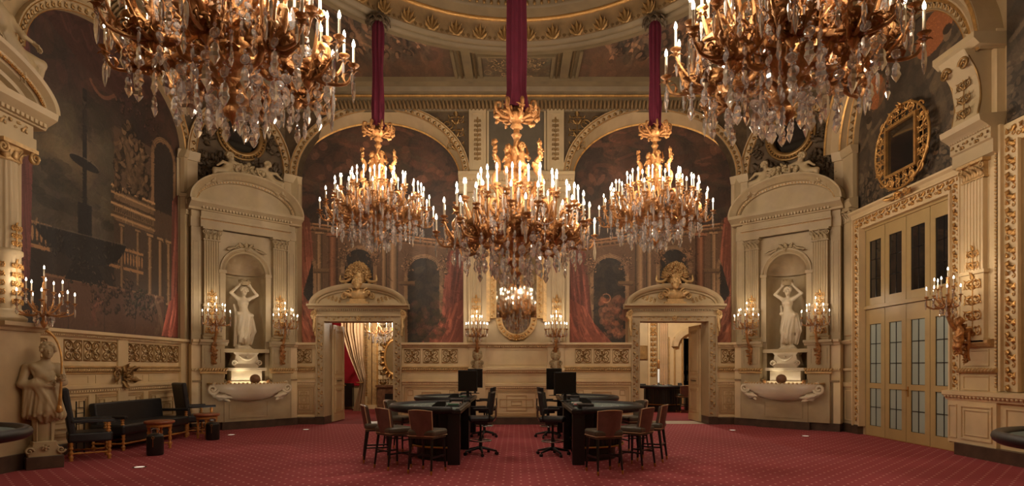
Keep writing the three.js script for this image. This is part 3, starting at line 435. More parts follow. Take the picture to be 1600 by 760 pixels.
// a flat painted panel: outline extruded to canvas thickness, texture laid over its own bounds
function panelGeo(pts, depth = 0.02, holes = []) {
  const g = extrude(pts, depth, 0, holes), xs = pts.map((p) => p[0]), ys = pts.map((p) => p[1]), x0 = Math.min(...xs), x1 = Math.max(...xs), y0 = Math.min(...ys), y1 = Math.max(...ys), p = g.attributes.position, uv = new Float32Array(p.count * 2);
  for (let i = 0; i < p.count; i++) { uv[2 * i] = (p.getX(i) - x0) / (x1 - x0); uv[2 * i + 1] = (p.getY(i) - y0) / (y1 - y0); }
  g.setAttribute('uv', new THREE.BufferAttribute(uv, 2)); return g;
}
// ---------------------------------------------------------------- floor
const ZB = 16.9, XL = 8.4, XR = 8.33, HC = 9.5, SPR = 7.05;
{
  const f = structure('floor', 'red carpet with small pale staggered lozenges across the whole hall', 'floor');
  mesh('carpet', [bx(-XL - 0.4, XR + 0.4, -0.2, 0, -ZB - 0.02, 2.4)], M.carpet, f);
  mesh('carpet_next_rooms', [bx(-9, 9.4, -0.2, -0.003, -29.5, -ZB - 0.5)], M.carpetPlain, f);
  mesh('carpet_doorway', [bx(-5.45, -3.45, -0.2, -0.002, -ZB - 0.5, -ZB - 0.02)], M.carpetPlain, f);
  mesh('threshold', [bx(3.45, 5.45, -0.2, 0.004, -ZB - 0.95, -ZB - 0.02)], M.threshold, f);
}
// ---------------------------------------------------------------- shared wall dressings (wall frame: x along, y up, z into the room)
function scrollUnit(w, h) { // pierced C scrolls around a palmette
  const g = [], q = Math.min(w, h) * 0.5, rt = 0.014;
  for (const s of [-1, 1]) for (const v of [-1, 1]) {
    g.push(spiral(s * w * 0.25, v * h * 0.24, q * 0.42, 1.35, s * v, v > 0 ? -PI / 2 : PI / 2, rt, 5, 0.01));
    g.push(tube([[s * w * 0.47, v * h * 0.44, 0.01], [s * w * 0.28, v * h * 0.47, 0.014], [s * w * 0.08, v * h * 0.36, 0.01], [0, v * h * 0.12, 0.01]], [rt, rt * 1.1, rt, rt], 5, 8));
    g.push(mv(rz(leaf(w * 0.13, h * 0.24, 0.4, 3), s * v > 0 ? -0.8 * s : PI + 0.8 * s), s * w * 0.05, v * h * 0.04, 0.006));
  }
  g.push(mv(rosette(q * 0.24, 6), 0, 0, 0.012), mv(leaf(w * 0.12, h * 0.32, 0.3, 3), 0, h * 0.1, 0.01), mv(rz(leaf(w * 0.12, h * 0.32, 0.3, 3), PI), 0, -h * 0.1, 0.01));
  g.push(...frame(-w / 2, w / 2, -h / 2, h / 2, 0.012, 0, 0.012));
  return join(g);
}
const SCROLL = scrollUnit(0.46, 0.4);
function fret(w, h) { // interlaced rectangles of a wainscot panel
  const g = [...frame(-w / 2, w / 2, -h / 2, h / 2, 0.035, 0, 0.022), ...frame(-w / 2 + 0.06, w / 2 - 0.06, -h / 2 + 0.06, h / 2 - 0.06, 0.018, 0, 0.014)];
  const a = w * 0.3, b = h * 0.3;
  g.push(...frame(-a, a, -b * 0.55, b * 0.55, 0.025, 0, 0.018), ...frame(-a * 0.6, a * 0.6, -b, b, 0.025, 0, 0.02), ...frame(-a * 0.32, a * 0.32, -b * 0.3, b * 0.3, 0.018, 0, 0.024));
  for (const s of [-1, 1]) for (const v of [-1, 1]) g.push(...frame(s > 0 ? w / 2 - 0.26 : -w / 2 + 0.1, s > 0 ? w / 2 - 0.1 : -w / 2 + 0.26, v > 0 ? h / 2 - 0.26 : -h / 2 + 0.1, v > 0 ? h / 2 - 0.1 : -h / 2 + 0.26, 0.02, 0, 0.016));
  return join(g);
}
const CAP = [[0, 2.17], [0.04, 2.18], [0.06, 2.22], [0.1, 2.24], [0.13, 2.25], [0.13, 2.31], [0, 2.31]];
function wainscot(p, x0, x1, { z = 0.05, units = [], low = [], cap = true, panels = [] } = {}) {
  const m = (n, g, k) => { const o = mesh(n, g, k, p); o.position.z = z; return o; };
  mesh('dado', [bx(x0, x1, 0, 2.2, -0.02, z)], M.creamWarm, p);
  m('baseboard', [mould([[0, 0], [0.06, 0], [0.06, 0.17], [0.04, 0.2], [0, 0.2]], x0, x1)], M.baseStone);
  m('plinth_moulding', [mould([[0, 0.2], [0.035, 0.2], [0.035, 0.225], [0.01, 0.26], [0, 0.26]], x0, x1)], M.creamWarm);
  m('chair_rail', [mould([[0, 1.1], [0.03, 1.12], [0.03, 1.15], [0.06, 1.18], [0.075, 1.2], [0.075, 1.25], [0, 1.25]], x0, x1), ...dentils(x0, x1, 1.13, 1.165, 0.03, 0.05, 0.07)], M.creamWarm);
  m('rope_moulding', [mould([[0, 1.47], [0.03, 1.48], [0.03, 1.5], [0, 1.5]], x0, x1), ...rope(x0, x1, 1.55, 0.03, 0.042), mould([[0, 1.6], [0.05, 1.6], [0.05, 1.625], [0, 1.64]], x0, x1)], M.giltSoft);
  if (cap) m('cap_moulding', [mould(CAP, x0, x1), ...beads(x0, x1, 2.205, 0.07, 0.017, 0.05)], M.creamWarm);
  for (const x of units) { const o = mesh('scroll_panel', SCROLL, M.oldGold, p); o.position.set(x, 1.93, z); }
  for (const [a, b] of panels) m('plain_panel', [...frame(a, b, 1.72, 2.14, 0.022, 0, 0.012)], M.creamWarm);
  for (const [a, b] of low) { const o = mesh('fret_panel', fret(b - a, 0.76), M.inlay, p); o.position.set((a + b) / 2, 0.69, z); m('narrow_panel', [...frame(a, b, 1.29, 1.45, 0.015, 0, 0.01)], M.creamWarm); }
}
// archivolt: moulded ring, gilt fillets and studs
function archivolt(p, cx, ax, ay, w, z = 0, cy = SPR) {
  mesh('archivolt', [archBand([[0, z - 0.02], [0, z + 0.05], [w * 0.12, z + 0.075], [w * 0.2, z + 0.05], [w * 0.75, z + 0.05], [w * 0.82, z + 0.1], [w, z + 0.1], [w * 1.02, z - 0.02]], cx, cy, ax, ay)], M.creamDark, p);
  mesh('gilt_fillet', [archBand([[0.0, z + 0.055], [0.012, z + 0.078], [0.028, z + 0.06]], cx, cy, ax, ay), archBand([[w * 0.78, z + 0.09], [w * 0.82, z + 0.112], [w * 0.88, z + 0.1]], cx, cy, ax, ay)], M.gilt, p);
  const g = [], n = Math.round((PI * (ax + ay)) / 2 / 0.16), l = leaf(0.11, w * 0.5, 0.4, 3, 0.3);
  for (let i = 0; i < n; i++) { const a = ((i + 0.5) / n) * PI; g.push(mv(rz(l.clone(), a - PI / 2), cx + (ax + w * 0.2) * Math.cos(a), cy + (ay + w * 0.2) * Math.sin(a), z + 0.05)); }
  mesh('carved_band', g, M.oldGold, p);
}
function soffit(cx0, ax0, ay0, z0, cx1, ax1, ay1, z1, cy, n = 40) { // ruled arch head between two ellipses
  const pos = [], P = (cx, ax, ay, z, i) => { const a = (i / n) * PI; return [cx + ax * Math.cos(a), cy + ay * Math.sin(a), z]; };
  for (let i = 0; i < n; i++) { const a = P(cx0, ax0, ay0, z0, i), b = P(cx0, ax0, ay0, z0, i + 1), c = P(cx1, ax1, ay1, z1, i + 1), d = P(cx1, ax1, ay1, z1, i); pos.push(...a, ...c, ...b, ...a, ...d, ...c); }
  const g = new THREE.BufferGeometry(); g.setAttribute('position', new THREE.Float32BufferAttribute(pos, 3)); g.computeVertexNormals(); return g;
}
// ---------------------------------------------------------------- back wall
{
  const w = structure('wall_back', 'cream and gilt back wall with two painted arches, mirror pier and carved wainscot', 'wall', [0, 0, -ZB]);
  mesh('plaster_low', [bx(-6.6, -5.43, 0, 2.2, -0.5, 0), bx(-3.47, 3.47, 0, 2.2, -0.5, 0), bx(5.43, 6.6, 0, 2.2, -0.5, 0)], M.creamWarm, w);
  const arch = (s) => [[s * 6.6, SPR], [s * 6.6, HC + 0.1], [s * 1.35, HC + 0.1], [s * 1.35, SPR], ...arcPts(s * 3.87, SPR, s * -2.36, 1.85, 0, PI, 40)];
  mesh('spandrel', [mv(extrude(arch(-1), 0.4), 0, 0, -0.4), mv(extrude(arch(1).reverse(), 0.4), 0, 0, -0.4)], M.darkRelief, w);
  mesh('arch_soffit', [soffit(-3.87, 2.36, 1.85, 0, -4.01, 2.39, 1.64, -0.37, SPR), soffit(3.87, 2.36, 1.85, 0, 4.01, 2.39, 1.64, -0.37, SPR)], M.creamDark, w);
  mesh('corner_strip', [bx(-6.6, -6.23, 2.2, SPR, -0.4, 0), bx(6.23, 6.6, 2.2, SPR, -0.4, 0)], M.cream, w);
  mesh('pier', [bx(-1.51, 1.51, 2.2, SPR, -0.5, 0), bx(-1.345, 1.345, SPR, HC + 0.1, -0.5, -0.005)], M.cream, w);
  mesh('backing', [bx(-6.6, -5.5, 2.2, HC, -0.5, -0.41), bx(-5.5, -3.4, 3.05, HC, -0.5, -0.41), bx(-3.4, -1.4, 2.2, HC, -0.5, -0.41), bx(5.5, 6.6, 2.2, HC, -0.5, -0.41), bx(3.4, 5.5, 3.05, HC, -0.5, -0.41), bx(1.4, 3.4, 2.2, HC, -0.5, -0.41)], M.darkRelief, w);
  for (const s of [-1, 1]) {
    archivolt(w, s * 3.87, 2.36, 1.85, 0.2);
    mesh('lunette_fillet', [archBand([[-0.01, -0.36], [-0.035, -0.33], [0.01, -0.31]], s * 4.01, SPR, 2.39, 1.64)], M.gilt, w);
    const lim = s < 0 ? [-6.55, -5.66] : [5.66, 6.55];
    wainscot(w, lim[0], lim[1], { units: [s * 6.02], low: [[Math.min(s * 6.28, s * 5.74), Math.max(s * 6.28, s * 5.74)]] });
    const a = s < 0 ? [-3.24, -1.34] : [1.34, 3.24];
    wainscot(w, a[0], a[1], { units: [s * 2.95, s * 2.42, s * 1.89], low: [s < 0 ? [-3.18, -1.64] : [1.64, 3.18]] });
    mesh('sill', [bx(Math.min(s * 6.55, s * 5.5), Math.max(s * 6.55, s * 5.5), 2.2, 2.31, -0.4, 0.02), bx(Math.min(s * 3.4, s * 1.34), Math.max(s * 3.4, s * 1.34), 2.2, 2.31, -0.4, 0.02)], M.creamWarm, w);
    // spandrel relief beside the arch
    const cl2 = mesh('spandrel_relief', climbing(0.5, 1.1, 31 + s, 0.014), M.oldGold, w); cl2.position.set(s * 1.72, 7.75, 0.01);
    for (let i = 0; i < 3; i++) { const o = mesh('spandrel_scroll', spiral(0, 0, 0.16 - 0.03 * i, 1.4, s, 0, 0.022, 6), M.oldGold, w); o.position.set(s * (1.95 + 0.3 * i), 8.5 + 0.12 * i, 0.03); }
  }
  // centre pier: pilasters, entablature, upper pilasters
  for (const s of [-1, 1]) {
    const q = mesh('pilaster', [mv(flutedPilaster(0.36, 2.35, 6.55, 0.07, 5), s * 1.18, 0, 0)], M.cream, w);
    const o = mesh('pilaster_relief', climbing(0.26, 0.62, 5, 0.01), M.gilt, w); o.position.set(s * 1.14, 3.0, 0.08);
    mesh('pier_edge', [bx(s > 0 ? 1.42 : -1.5, s > 0 ? 1.5 : -1.42, 2.3, 6.9, 0, 0.05)], M.cream, w);
    mesh('upper_pilaster', [bx(s > 0 ? 0.86 : -1.34, s > 0 ? 1.34 : -0.86, 7.12, 8.95, 0, 0.1), ...frame(s > 0 ? 0.93 : -1.27, s > 0 ? 1.27 : -0.93, 7.2, 8.8, 0.03, 0.1, 0.115)], M.cream, w);
    const r2 = mesh('upper_relief', climbing(0.2, 1.2, 9, 0.012), M.oldGold, w); r2.position.set(s * 1.1, 7.45, 0.105);
  }
  mesh('pier_entablature', [mould([[0, 6.55], [0.1, 6.58], [0.1, 6.72], [0.13, 6.74], [0.13, 6.86], [0.18, 6.9], [0.26, 6.98], [0.3, 7.0], [0.3, 7.09], [0, 7.12]], -1.63, 1.63), ...dentils(-1.6, 1.6, 6.86, 6.92, 0.13, 0.2, 0.1)], M.cream, w);
  mesh('upper_panel', [bx(-0.84, 0.84, 7.14, 8.93, 0, 0.02)], std({ map: paintTex(96, 88, 74, 0.3, 0.7), roughness: 0.4 }), w);
  mesh('upper_panel_frame', [...frame(-0.84, 0.84, 7.14, 8.93, 0.06, 0.02, 0.06)], M.cream, w);
  // chimney-piece like block under the mirror
  mesh('centre_block', [bx(-0.88, 0.88, 0, 2.2, 0, 0.1)], M.creamWarm, w);
  mesh('centre_base', [bx(-0.9, 0.9, 0, 0.2, 0.1, 0.16)], M.baseStone, w);
  mesh('centre_rail', [mould([[0.1, 1.0], [0.13, 1.02], [0.16, 1.06], [0.18, 1.08], [0.18, 1.14], [0.1, 1.16]], -0.88, 0.88), ...dentils(-0.88, 0.88, 1.02, 1.06, 0.13, 0.165, 0.06), mould([[0.1, 1.44], [0.15, 1.46], [0.2, 1.52], [0.22, 1.54], [0.22, 1.6], [0.1, 1.62]], -0.88, 0.88), ...beads(-0.88, 0.88, 1.48, 0.17, 0.02, 0.055)], M.creamWarm, w);
  const fp = mesh('centre_fret', fret(1.6, 0.74), M.inlay, w); fp.position.set(0, 0.6, 0.1);
  mesh('centre_panel', [...frame(-0.8, 0.8, 1.68, 2.12, 0.025, 0.1, 0.115), ...frame(-0.8, 0.8, 1.2, 1.4, 0.02, 0.1, 0.11)], M.creamWarm, w);
  mesh('centre_cap', [mould(CAP.map(([a, b]) => [a + 0.1, b]), -0.9, 0.9), ...beads(-0.88, 0.88, 2.19, 0.17, 0.02, 0.06)], M.creamWarm, w);
  for (const s of [-1, 1]) {
    const x = s * 1.1;
    mesh('pedestal', [bx(x - 0.23, x + 0.23, 0, 2.2, 0, 0.16), mould([[0.16, 1.44], [0.2, 1.46], [0.24, 1.52], [0.24, 1.58], [0.16, 1.6]], x - 0.25, x + 0.25)], M.creamWarm, w);
    mesh('pedestal_base', [bx(x - 0.25, x + 0.25, 0, 0.3, 0.16, 0.2)], M.creamWarm, w);
    mesh('pedestal_cap', [mould(CAP.map(([a, b]) => [a + 0.16, b]), x - 0.26, x + 0.26)], M.creamWarm, w);
    mesh('lion_mask', join(sdf([...headPrims([0, 0, 0], 0.26, 0), ell([0, 0.02, -0.06], [0.15, 0.16, 0.08], 0.04), ell([-0.1, 0.1, 0], [0.04, 0.05, 0.03], 0.02), ell([0.1, 0.1, 0], [0.04, 0.05, 0.03], 0.02), ell([0, -0.14, 0], [0.09, 0.08, 0.05], 0.04)], 0.012)), M.stone, w).position.set(x, 1.93, 0.2);
    const sh = mesh('carved_apron', [mv(rz(leaf(0.3, 0.3, 0.3, 5, 0.3), PI), 0, 0.12, 0), spiral(-0.12, 0.05, 0.08, 1.3, 1, 0, 0.02), spiral(0.12, 0.05, 0.08, 1.3, -1, PI, 0.02), mv(rosette(0.07), 0, 0, 0.03)], M.stone, w); sh.position.set(x, 1.68, 0.2);
  }
}
// ---------------------------------------------------------------- murals of the back wall
{
  const poly = [[-6.5, 2.3], [-5.55, 2.3], [-5.55, 3.0], [-3.35, 3.0], [-3.35, 2.3], [-1.5, 2.3], [-1.5, 8.9], [-6.5, 8.9]];
  const a = thing('mural', 'arched mural of an arcade with terracotta curtains and flowers, over the open curtained doorway', 'painting', [0, 0, -ZB - 0.4], 0, 'arched murals of the back wall');
  mesh('canvas', panelGeo(poly), muralArcade(71, false), a);
  const b = thing('mural', 'arched mural of an arcade with a kneeling curtain figure, over the doorway with beige threshold', 'painting', [0, 0, -ZB - 0.4], 0, 'arched murals of the back wall');
  mesh('canvas', mirrored(panelGeo(poly)), muralArcade(72, true), b);
}
// ---------------------------------------------------------------- carved door surrounds
function bustGeo() { // crowned bust among leaves and flowers
  const r = rng(8), g = [sdf([...headPrims([0, 0.36, 0.12], 0.32, 1), cap([0, 0.16, 0.04], [0, 0.28, 0.07], 0.06, 0.05, 0.04), cap([-0.14, 0.1, 0.02], [0.14, 0.1, 0.02], 0.09, 0.09, 0.05), ell([0, 0.04, 0.02], [0.22, 0.12, 0.09], 0.05)], 0.014)];
  const f = rosette(0.085, 5, 0.6); g.push(ball(0.24, 0, 0.62, -0.12, 16));
  for (let i = 0; i < 110; i++) { const a = PI * (0.02 + 0.96 * r()), q = 0.1 + 0.28 * Math.sqrt(r()), x = q * Math.cos(a) * 0.8, y = 0.56 + q * Math.sin(a) * 1.05; g.push(mv(ry(rx(f.clone().scale(0.7 + 0.5 * r(), 0.7 + 0.5 * r(), 1), 0.5 * (r() - 0.5)), (r() - 0.5)), x, y, 0.04 + 0.1 * r())); }
  for (let i = 0; i < 16; i++) { const a = (i / 15) * PI; g.push(mv(rz(leaf(0.1, 0.18, 0.5, 4, 0.3), a - PI / 2), 0.25 * Math.cos(a), 0.56 + 0.28 * Math.sin(a), 0)); }
  for (const s of [-1, 1]) { g.push(spiral(s * 0.26, 0.12, 0.13, 1.5, s, PI / 2, 0.03, 6, 0.05), spiral(s * 0.38, 0.02, 0.09, 1.4, -s, PI / 2, 0.025, 6, 0.04), tube([[s * 0.18, 0.56, 0], [s * 0.33, 0.44, 0.02], [s * 0.5, 0.46, 0.02], [s * 0.5, 0.62, 0.01]], [0.05, 0.045, 0.04, 0.02], 6, 10), mv(rz(leaf(0.16, 0.34, 0.5, 4), -s * 1.2), s * 0.12, 0.02, 0.04), mv(rz(leaf(0.13, 0.3, 0.5, 4), -s * 0.6), s * 0.22, 0.22, 0.02)); }
  g.push(bx(-0.22, 0.22, -0.14, -0.06, -0.02, 0.12), bx(-0.3, 0.3, -0.2, -0.14, -0.02, 0.14));
  return join(g);
}
const BUST = bustGeo();
function portal(n, x, hinge, label) {
  const p = structure('door_' + n, label, 'doorway', [x, 0, -ZB]);
  const W = 0.97, T = 2.91;
  for (const s of [-1, 1]) {
    const a = s > 0 ? [W, W + 0.24] : [-W - 0.24, -W];
    mesh('jamb', [bx(a[0], a[1], 0.2, T, -0.52, 0.1), bx(s > 0 ? W : -W - 0.03, s > 0 ? W + 0.03 : -W, 0.2, T, 0.1, 0.13), bx(s > 0 ? W + 0.2 : -W - 0.24, s > 0 ? W + 0.24 : -W - 0.2, 0.2, T + 0.14, 0.1, 0.15)], M.cream, p);
    mesh('jamb_base', [bx(a[0] - 0.01, a[1] + 0.01, 0, 0.22, -0.52, 0.15)], M.baseStone, p);
    const o = mesh('jamb_ornament', rz(leafBorder(2.55, 0.15, 0.17), PI / 2), M.giltSoft, p); o.position.set((a[0] + a[1]) / 2, 0.3, 0.105);
    const cs = mesh('console', [mv(extrude([[0, 0], [0.12, 0.08], [0.14, 0.2], [0.05, 0.35], [0.03, 0.75], [0, 0.75]].map(([u, v]) => [u, -v]), 0.16, 0.01), 0, 0, 0), spiral(0.06, -0.12, 0.075, 1.6, -1, PI, 0.02, 5, 0.18), mv(rz(leaf(0.1, 0.45, 0.2, 5), PI), 0.04, -0.22, 0.17)], M.giltSoft, p);
    cs.position.set(s * (W + 0.23), T + 0.34, 0); if (s < 0) cs.rotation.y = 0, cs.geometry = mirrored(cs.geometry);
  }
  mesh('lintel', [bx(-W - 0.24, W + 0.24, T, T + 0.18, -0.52, 0.1), bx(-W - 0.24, W + 0.24, T + 0.14, T + 0.18, 0.1, 0.15), bx(-W, W, T, T + 0.03, 0.1, 0.13)], M.cream, p);
  const lo = mesh('lintel_ornament', [leafBorder(1.9, 0.11, 0.17), mv(rosette(0.1, 8), 0.95, 0, 0.02)], M.giltSoft, p); lo.position.set(-0.95, T + 0.085, 0.105);
  mesh('frieze', [bx(-W - 0.24, W + 0.24, T + 0.18, T + 0.36, -0.5, 0.09)], M.cream, p);
  mesh('cornice', [mould([[0, T + 0.34], [0.14, T + 0.35], [0.16, T + 0.39], [0.26, T + 0.42], [0.3, T + 0.43], [0.3, T + 0.48], [0, T + 0.5]], -1.42, 1.42), ...dentils(-1.25, 1.25, T + 0.3, T + 0.345, 0.09, 0.15, 0.055)], M.cream, p);
  const y = T + 0.48;
  mesh('tympanum', [mv(extrude([[-1.24, 0], [1.24, 0], ...arcPts(0, 0, 1.24, 0.5, 0, PI, 30)], 0.1), 0, y, -0.04)], M.cream, p);
  mesh('pediment_arch', [archBand([[-0.15, 0.05], [-0.14, 0.12], [-0.09, 0.13], [-0.07, 0.2], [-0.02, 0.24], [0.03, 0.26], [0.06, 0.26], [0.06, -0.2]], 0, y, 1.3, 0.52, 0, PI, 36)], M.cream, p);
  const tr = mesh('tympanum_relief', [mv(climbing(0.16, 0.55, 3, 0.008).rotateZ(-1.25), 0.5, 0.06, 0), mirrored(mv(climbing(0.16, 0.55, 3, 0.008).rotateZ(-1.25), 0.5, 0.06, 0))], M.giltSoft, p); tr.position.set(0, y + 0.04, 0.065);
  const b = mesh('bust', BUST, M.giltSoft, p); b.position.set(0, y + 0.2, 0.14);
  // leaf folded back against the passage wall
  const l = new THREE.Group(); l.name = 'door_leaf'; l.position.set(hinge * (W - 0.03), 0, -0.55); l.rotation.y = PI / 2 + hinge * 0.06; p.add(l);
  mesh('board', [bx(0, 0.92, 0.02, 2.86, -0.025, 0.025), ...[-1, 1].map((q) => bx(0, 0.92, 0.02, 0.2, q > 0 ? 0.025 : -0.035, q > 0 ? 0.035 : -0.025))], M.creamWarm, l);
  for (const q of [-1, 1]) for (const [a, b2] of [[0.28, 1.0], [1.1, 1.32], [1.42, 2.74]]) { const z0 = q > 0 ? 0.025 : -0.045, z1 = q > 0 ? 0.045 : -0.025; mesh('leaf_panel', [...frame(0.12, 0.8, a, b2, 0.05, z0, z1), ...frame(0.2, 0.72, a + 0.08, b2 - 0.08, 0.015, z0, z1), bx(0.24, 0.68, a + 0.12, b2 - 0.12, q > 0 ? 0.02 : -0.033, q > 0 ? 0.033 : -0.02)], M.creamWarm, l); }
  mesh('door_handle', [mv(rx(cyl(0.012, 0.012, 0, 0.06, 8), PI / 2), 0.86, 1.06, 0.02), bx(0.78, 0.87, 1.05, 1.07, 0.07, 0.085)], M.brass, l);
  return p;
}
portal(1, -4.45, -1, 'cream and gilt carved doorway with a bust on its pediment, opening to a pale curtain');
portal(2, 4.45, 1, 'cream and gilt carved doorway with a bust on its pediment, opening to a dark bar');
// ---------------------------------------------------------------- left wall (its frame: x = distance from the camera)
{
  const w = structure('wall_left', 'long side wall with cream wainscot below the fountain mural', 'wall', [-XL, 0, 0], PI / 2);
  mesh('plaster', [bx(-2.4, 15.2, 0, 2.25, -0.3, 0), bx(-2.4, 10.1, 2.25, HC + 0.1, -0.3, 0), bx(14.98, 15.25, 2.25, HC + 0.1, -0.3, 0), mv(extrude([[10.1, SPR], ...arcPts(12.54, SPR, -2.44, 1.5, 0, PI, 36), [14.98, SPR], [14.98, HC + 0.1], [10.1, HC + 0.1]], 0.3), 0, 0, -0.3), bx(10, 15, 2.2, HC, -0.3, -0.12)], M.creamDark, w);
  archivolt(w, 12.54, 2.44, 1.5, 0.22);
  wainscot(w, 9.75, 15.05, { units: [10.35, 11.2, 11.7, 12.2, 12.95, 13.45, 13.95, 14.45], low: [[9.95, 11.6], [11.8, 13.3], [13.5, 14.9]] });
  mesh('wainscot_pilaster', [bx(12.42, 12.74, 0.26, 2.2, 0.05, 0.09), bx(14.7, 15.0, 0.26, 2.2, 0.05, 0.12)], M.creamWarm, w);
  const c = mesh('cartouche', [mv(rosette(0.16, 8), 0, 0, 0.02), spiral(-0.2, 0.03, 0.13, 1.5, 1, 0, 0.024, 6), spiral(0.2, 0.03, 0.13, 1.5, -1, PI, 0.024, 6), mv(leaf(0.2, 0.26, 0.5, 5), 0, 0.06, 0.02), mv(rz(leaf(0.2, 0.26, 0.5, 5), PI), 0, -0.06, 0.02), ...[-1, 1].map((s) => mv(rz(leaf(0.14, 0.3, 0.5, 5), -s * 1.8), s * 0.16, -0.04, 0)), ...[-1, 1].map((s) => mv(rz(leaf(0.12, 0.26, 0.5, 5), -s * 1.1), s * 0.2, 0.1, 0))], M.oldGold, w); c.position.set(12.58, 1.42, 0.1);
  // pilaster at the far end with capital, and its upper stage
  mesh('end_pilaster', [bx(14.86, 15.2, 2.31, 5.45, 0, 0.12), ...frame(14.92, 15.14, 2.5, 5.4, 0.02, 0.12, 0.13), bx(14.86, 15.2, 6.0, SPR, 0, 0.1)], M.cream, w);
  const k = mesh('capital', capital(0.34, 5.45, 5.95, 0.12), M.cream, w); k.position.x = 15.03;
  mesh('impost', [mould([[0, SPR - 0.2], [0.14, SPR - 0.18], [0.18, SPR - 0.08], [0.2, SPR], [0, SPR]], 14.8, 15.25)], M.cream, w);
  const m = thing('mural', 'large dusky mural of a tiered fountain and a columned loggia above the black sofa', 'painting', [-XL - 0.1, 0, 0], PI / 2);
  mesh('canvas', panelGeo([[10.08, 2.3], [15.0, 2.3], [15.0, 8.6], [10.08, 8.6]]), muralFountain(), m);
  // portal of the middle bay: pedestal, column, entablature, arched pediment
  const q = structure('door_3', 'columned portal of the side wall with fluted gilt column and arched pediment', 'doorway', [-XL, 0, 0], PI / 2);
  mesh('pedestal', [bx(8.3, 9.9, 0.2, 2.2, 0, 0.42), bx(8.95, 9.75, 0.2, 2.2, 0.42, 0.6)], M.creamDark, q);
  mesh('pedestal_base', [bx(8.3, 9.92, 0, 0.25, 0, 0.46), bx(8.92, 9.78, 0, 0.25, 0.46, 0.66)], M.baseStone, q);
  mesh('pedestal_cap', [mould(CAP.map(([a, b]) => [a + 0.42, b]), 8.3, 9.95), mould(CAP.map(([a, b]) => [a + 0.6, b]), 8.92, 9.78), ...beads(8.3, 9.9, 2.2, 0.5, 0.022, 0.06)], M.creamDark, q);
  mesh('pedestal_rope', [...rope(8.3, 9.9, 1.56, 0.46, 0.045), mould([[0.42, 1.1], [0.48, 1.12], [0.5, 1.2], [0.42, 1.24]], 8.3, 9.9)], M.giltSoft, q);
  const col = (x) => {
    const c2 = new THREE.Group(); c2.name = 'column'; c2.position.set(x, 0, 0.3); q.add(c2);
    mesh('column_base', [lathe([[0.3, 2.31], [0.33, 2.35], [0.33, 2.39], [0.27, 2.43], [0.29, 2.48], [0.26, 2.52]], 24)], M.cream, c2);
    mesh('drum', [lathe([[0.25, 2.52], [0.25, 3.36], [0.275, 3.38], [0.275, 3.44], [0.25, 3.46]], 28)], M.cream, c2);
    const dr = []; for (let i = 0; i < 6; i++) dr.push(ry(mv(climbing(0.2, 0.7, 40 + i, 0.013), 0, 2.58, 0.25), (i / 6) * TAU)); mesh('drum_relief', dr, M.gilt, c2);
    mesh('shaft', [flutedColumn(0.25, 0.21, 3.46, 4.84, 20)], M.cream, c2);
    const lv = [lathe([[0.21, 4.84], [0.24, 4.86], [0.22, 4.9], [0.28, 5.06]], 20), bx(-0.33, 0.33, 5.06, 5.12, -0.33, 0.33)]; for (let i = 0; i < 10; i++) lv.push(ry(mv(leaf(0.14, 0.2, 0.6, 4, 0.3), 0, 4.86, 0.22), (i / 10) * TAU)); for (const s of [-1, 1]) lv.push(spiral(s * 0.3, 4.98, 0.1, 1.6, s, PI / 2, 0.025, 5, 0.3), ry(spiral(s * 0.3, 4.98, 0.1, 1.6, s, PI / 2, 0.025, 5, 0.3), PI / 2)); mesh('capital', lv, M.giltSoft, c2);
    const rl = mesh('shaft_relief', climbing(0.2, 0.36, 61, 0.012), M.gilt, c2); rl.position.set(0, 3.5, 0.25);
  };
  col(9.35); col(8.1);
  mesh('entablature', [bx(5.4, 9.72, 5.12, 5.32, 0, 0.56), bx(5.4, 9.68, 5.32, 5.52, 0, 0.54), mould([[0, 5.5], [0.6, 5.52], [0.64, 5.58], [0.74, 5.64], [0.8, 5.68], [0.82, 5.78], [0, 5.8]], 5.4, 9.86), ...dentils(5.4, 9.8, 5.54, 5.6, 0.6, 0.68, 0.09)], M.cream, q);
  const fr = mesh('frieze_relief', leafBorder(4.0, 0.15, 0.2), M.giltSoft, q); fr.position.set(5.6, 5.42, 0.545);
  mesh('pediment', [archBand([[-0.3, 0.3], [-0.28, 0.5], [-0.22, 0.52], [-0.18, 0.62], [-0.06, 0.68], [0, 0.78], [0.06, 0.8], [0.06, 0]], 7.7, 5.8, 2.16, 0.74, 0, PI, 44), mv(extrude([[5.6, 5.8], [9.8, 5.8], ...arcPts(7.7, 5.8, 2.06, 0.64, 0, PI, 30)], 0.3), 0, 0, 0.1)], M.cream, q);
  const studs = []; for (let i = 0; i < 26; i++) { const a = 0.06 + (i / 26) * 1.2; studs.push(mv(rosette(0.05, 5), 7.7 + 2.03 * Math.cos(a), 5.8 + 0.61 * Math.sin(a), 0.67)); } mesh('pediment_studs', studs, M.gilt, q);
  mesh('bay_panel', [...frame(5.6, 8.6, 0.3, 4.9, 0.12, 0, 0.06)], M.creamDark, q);
}
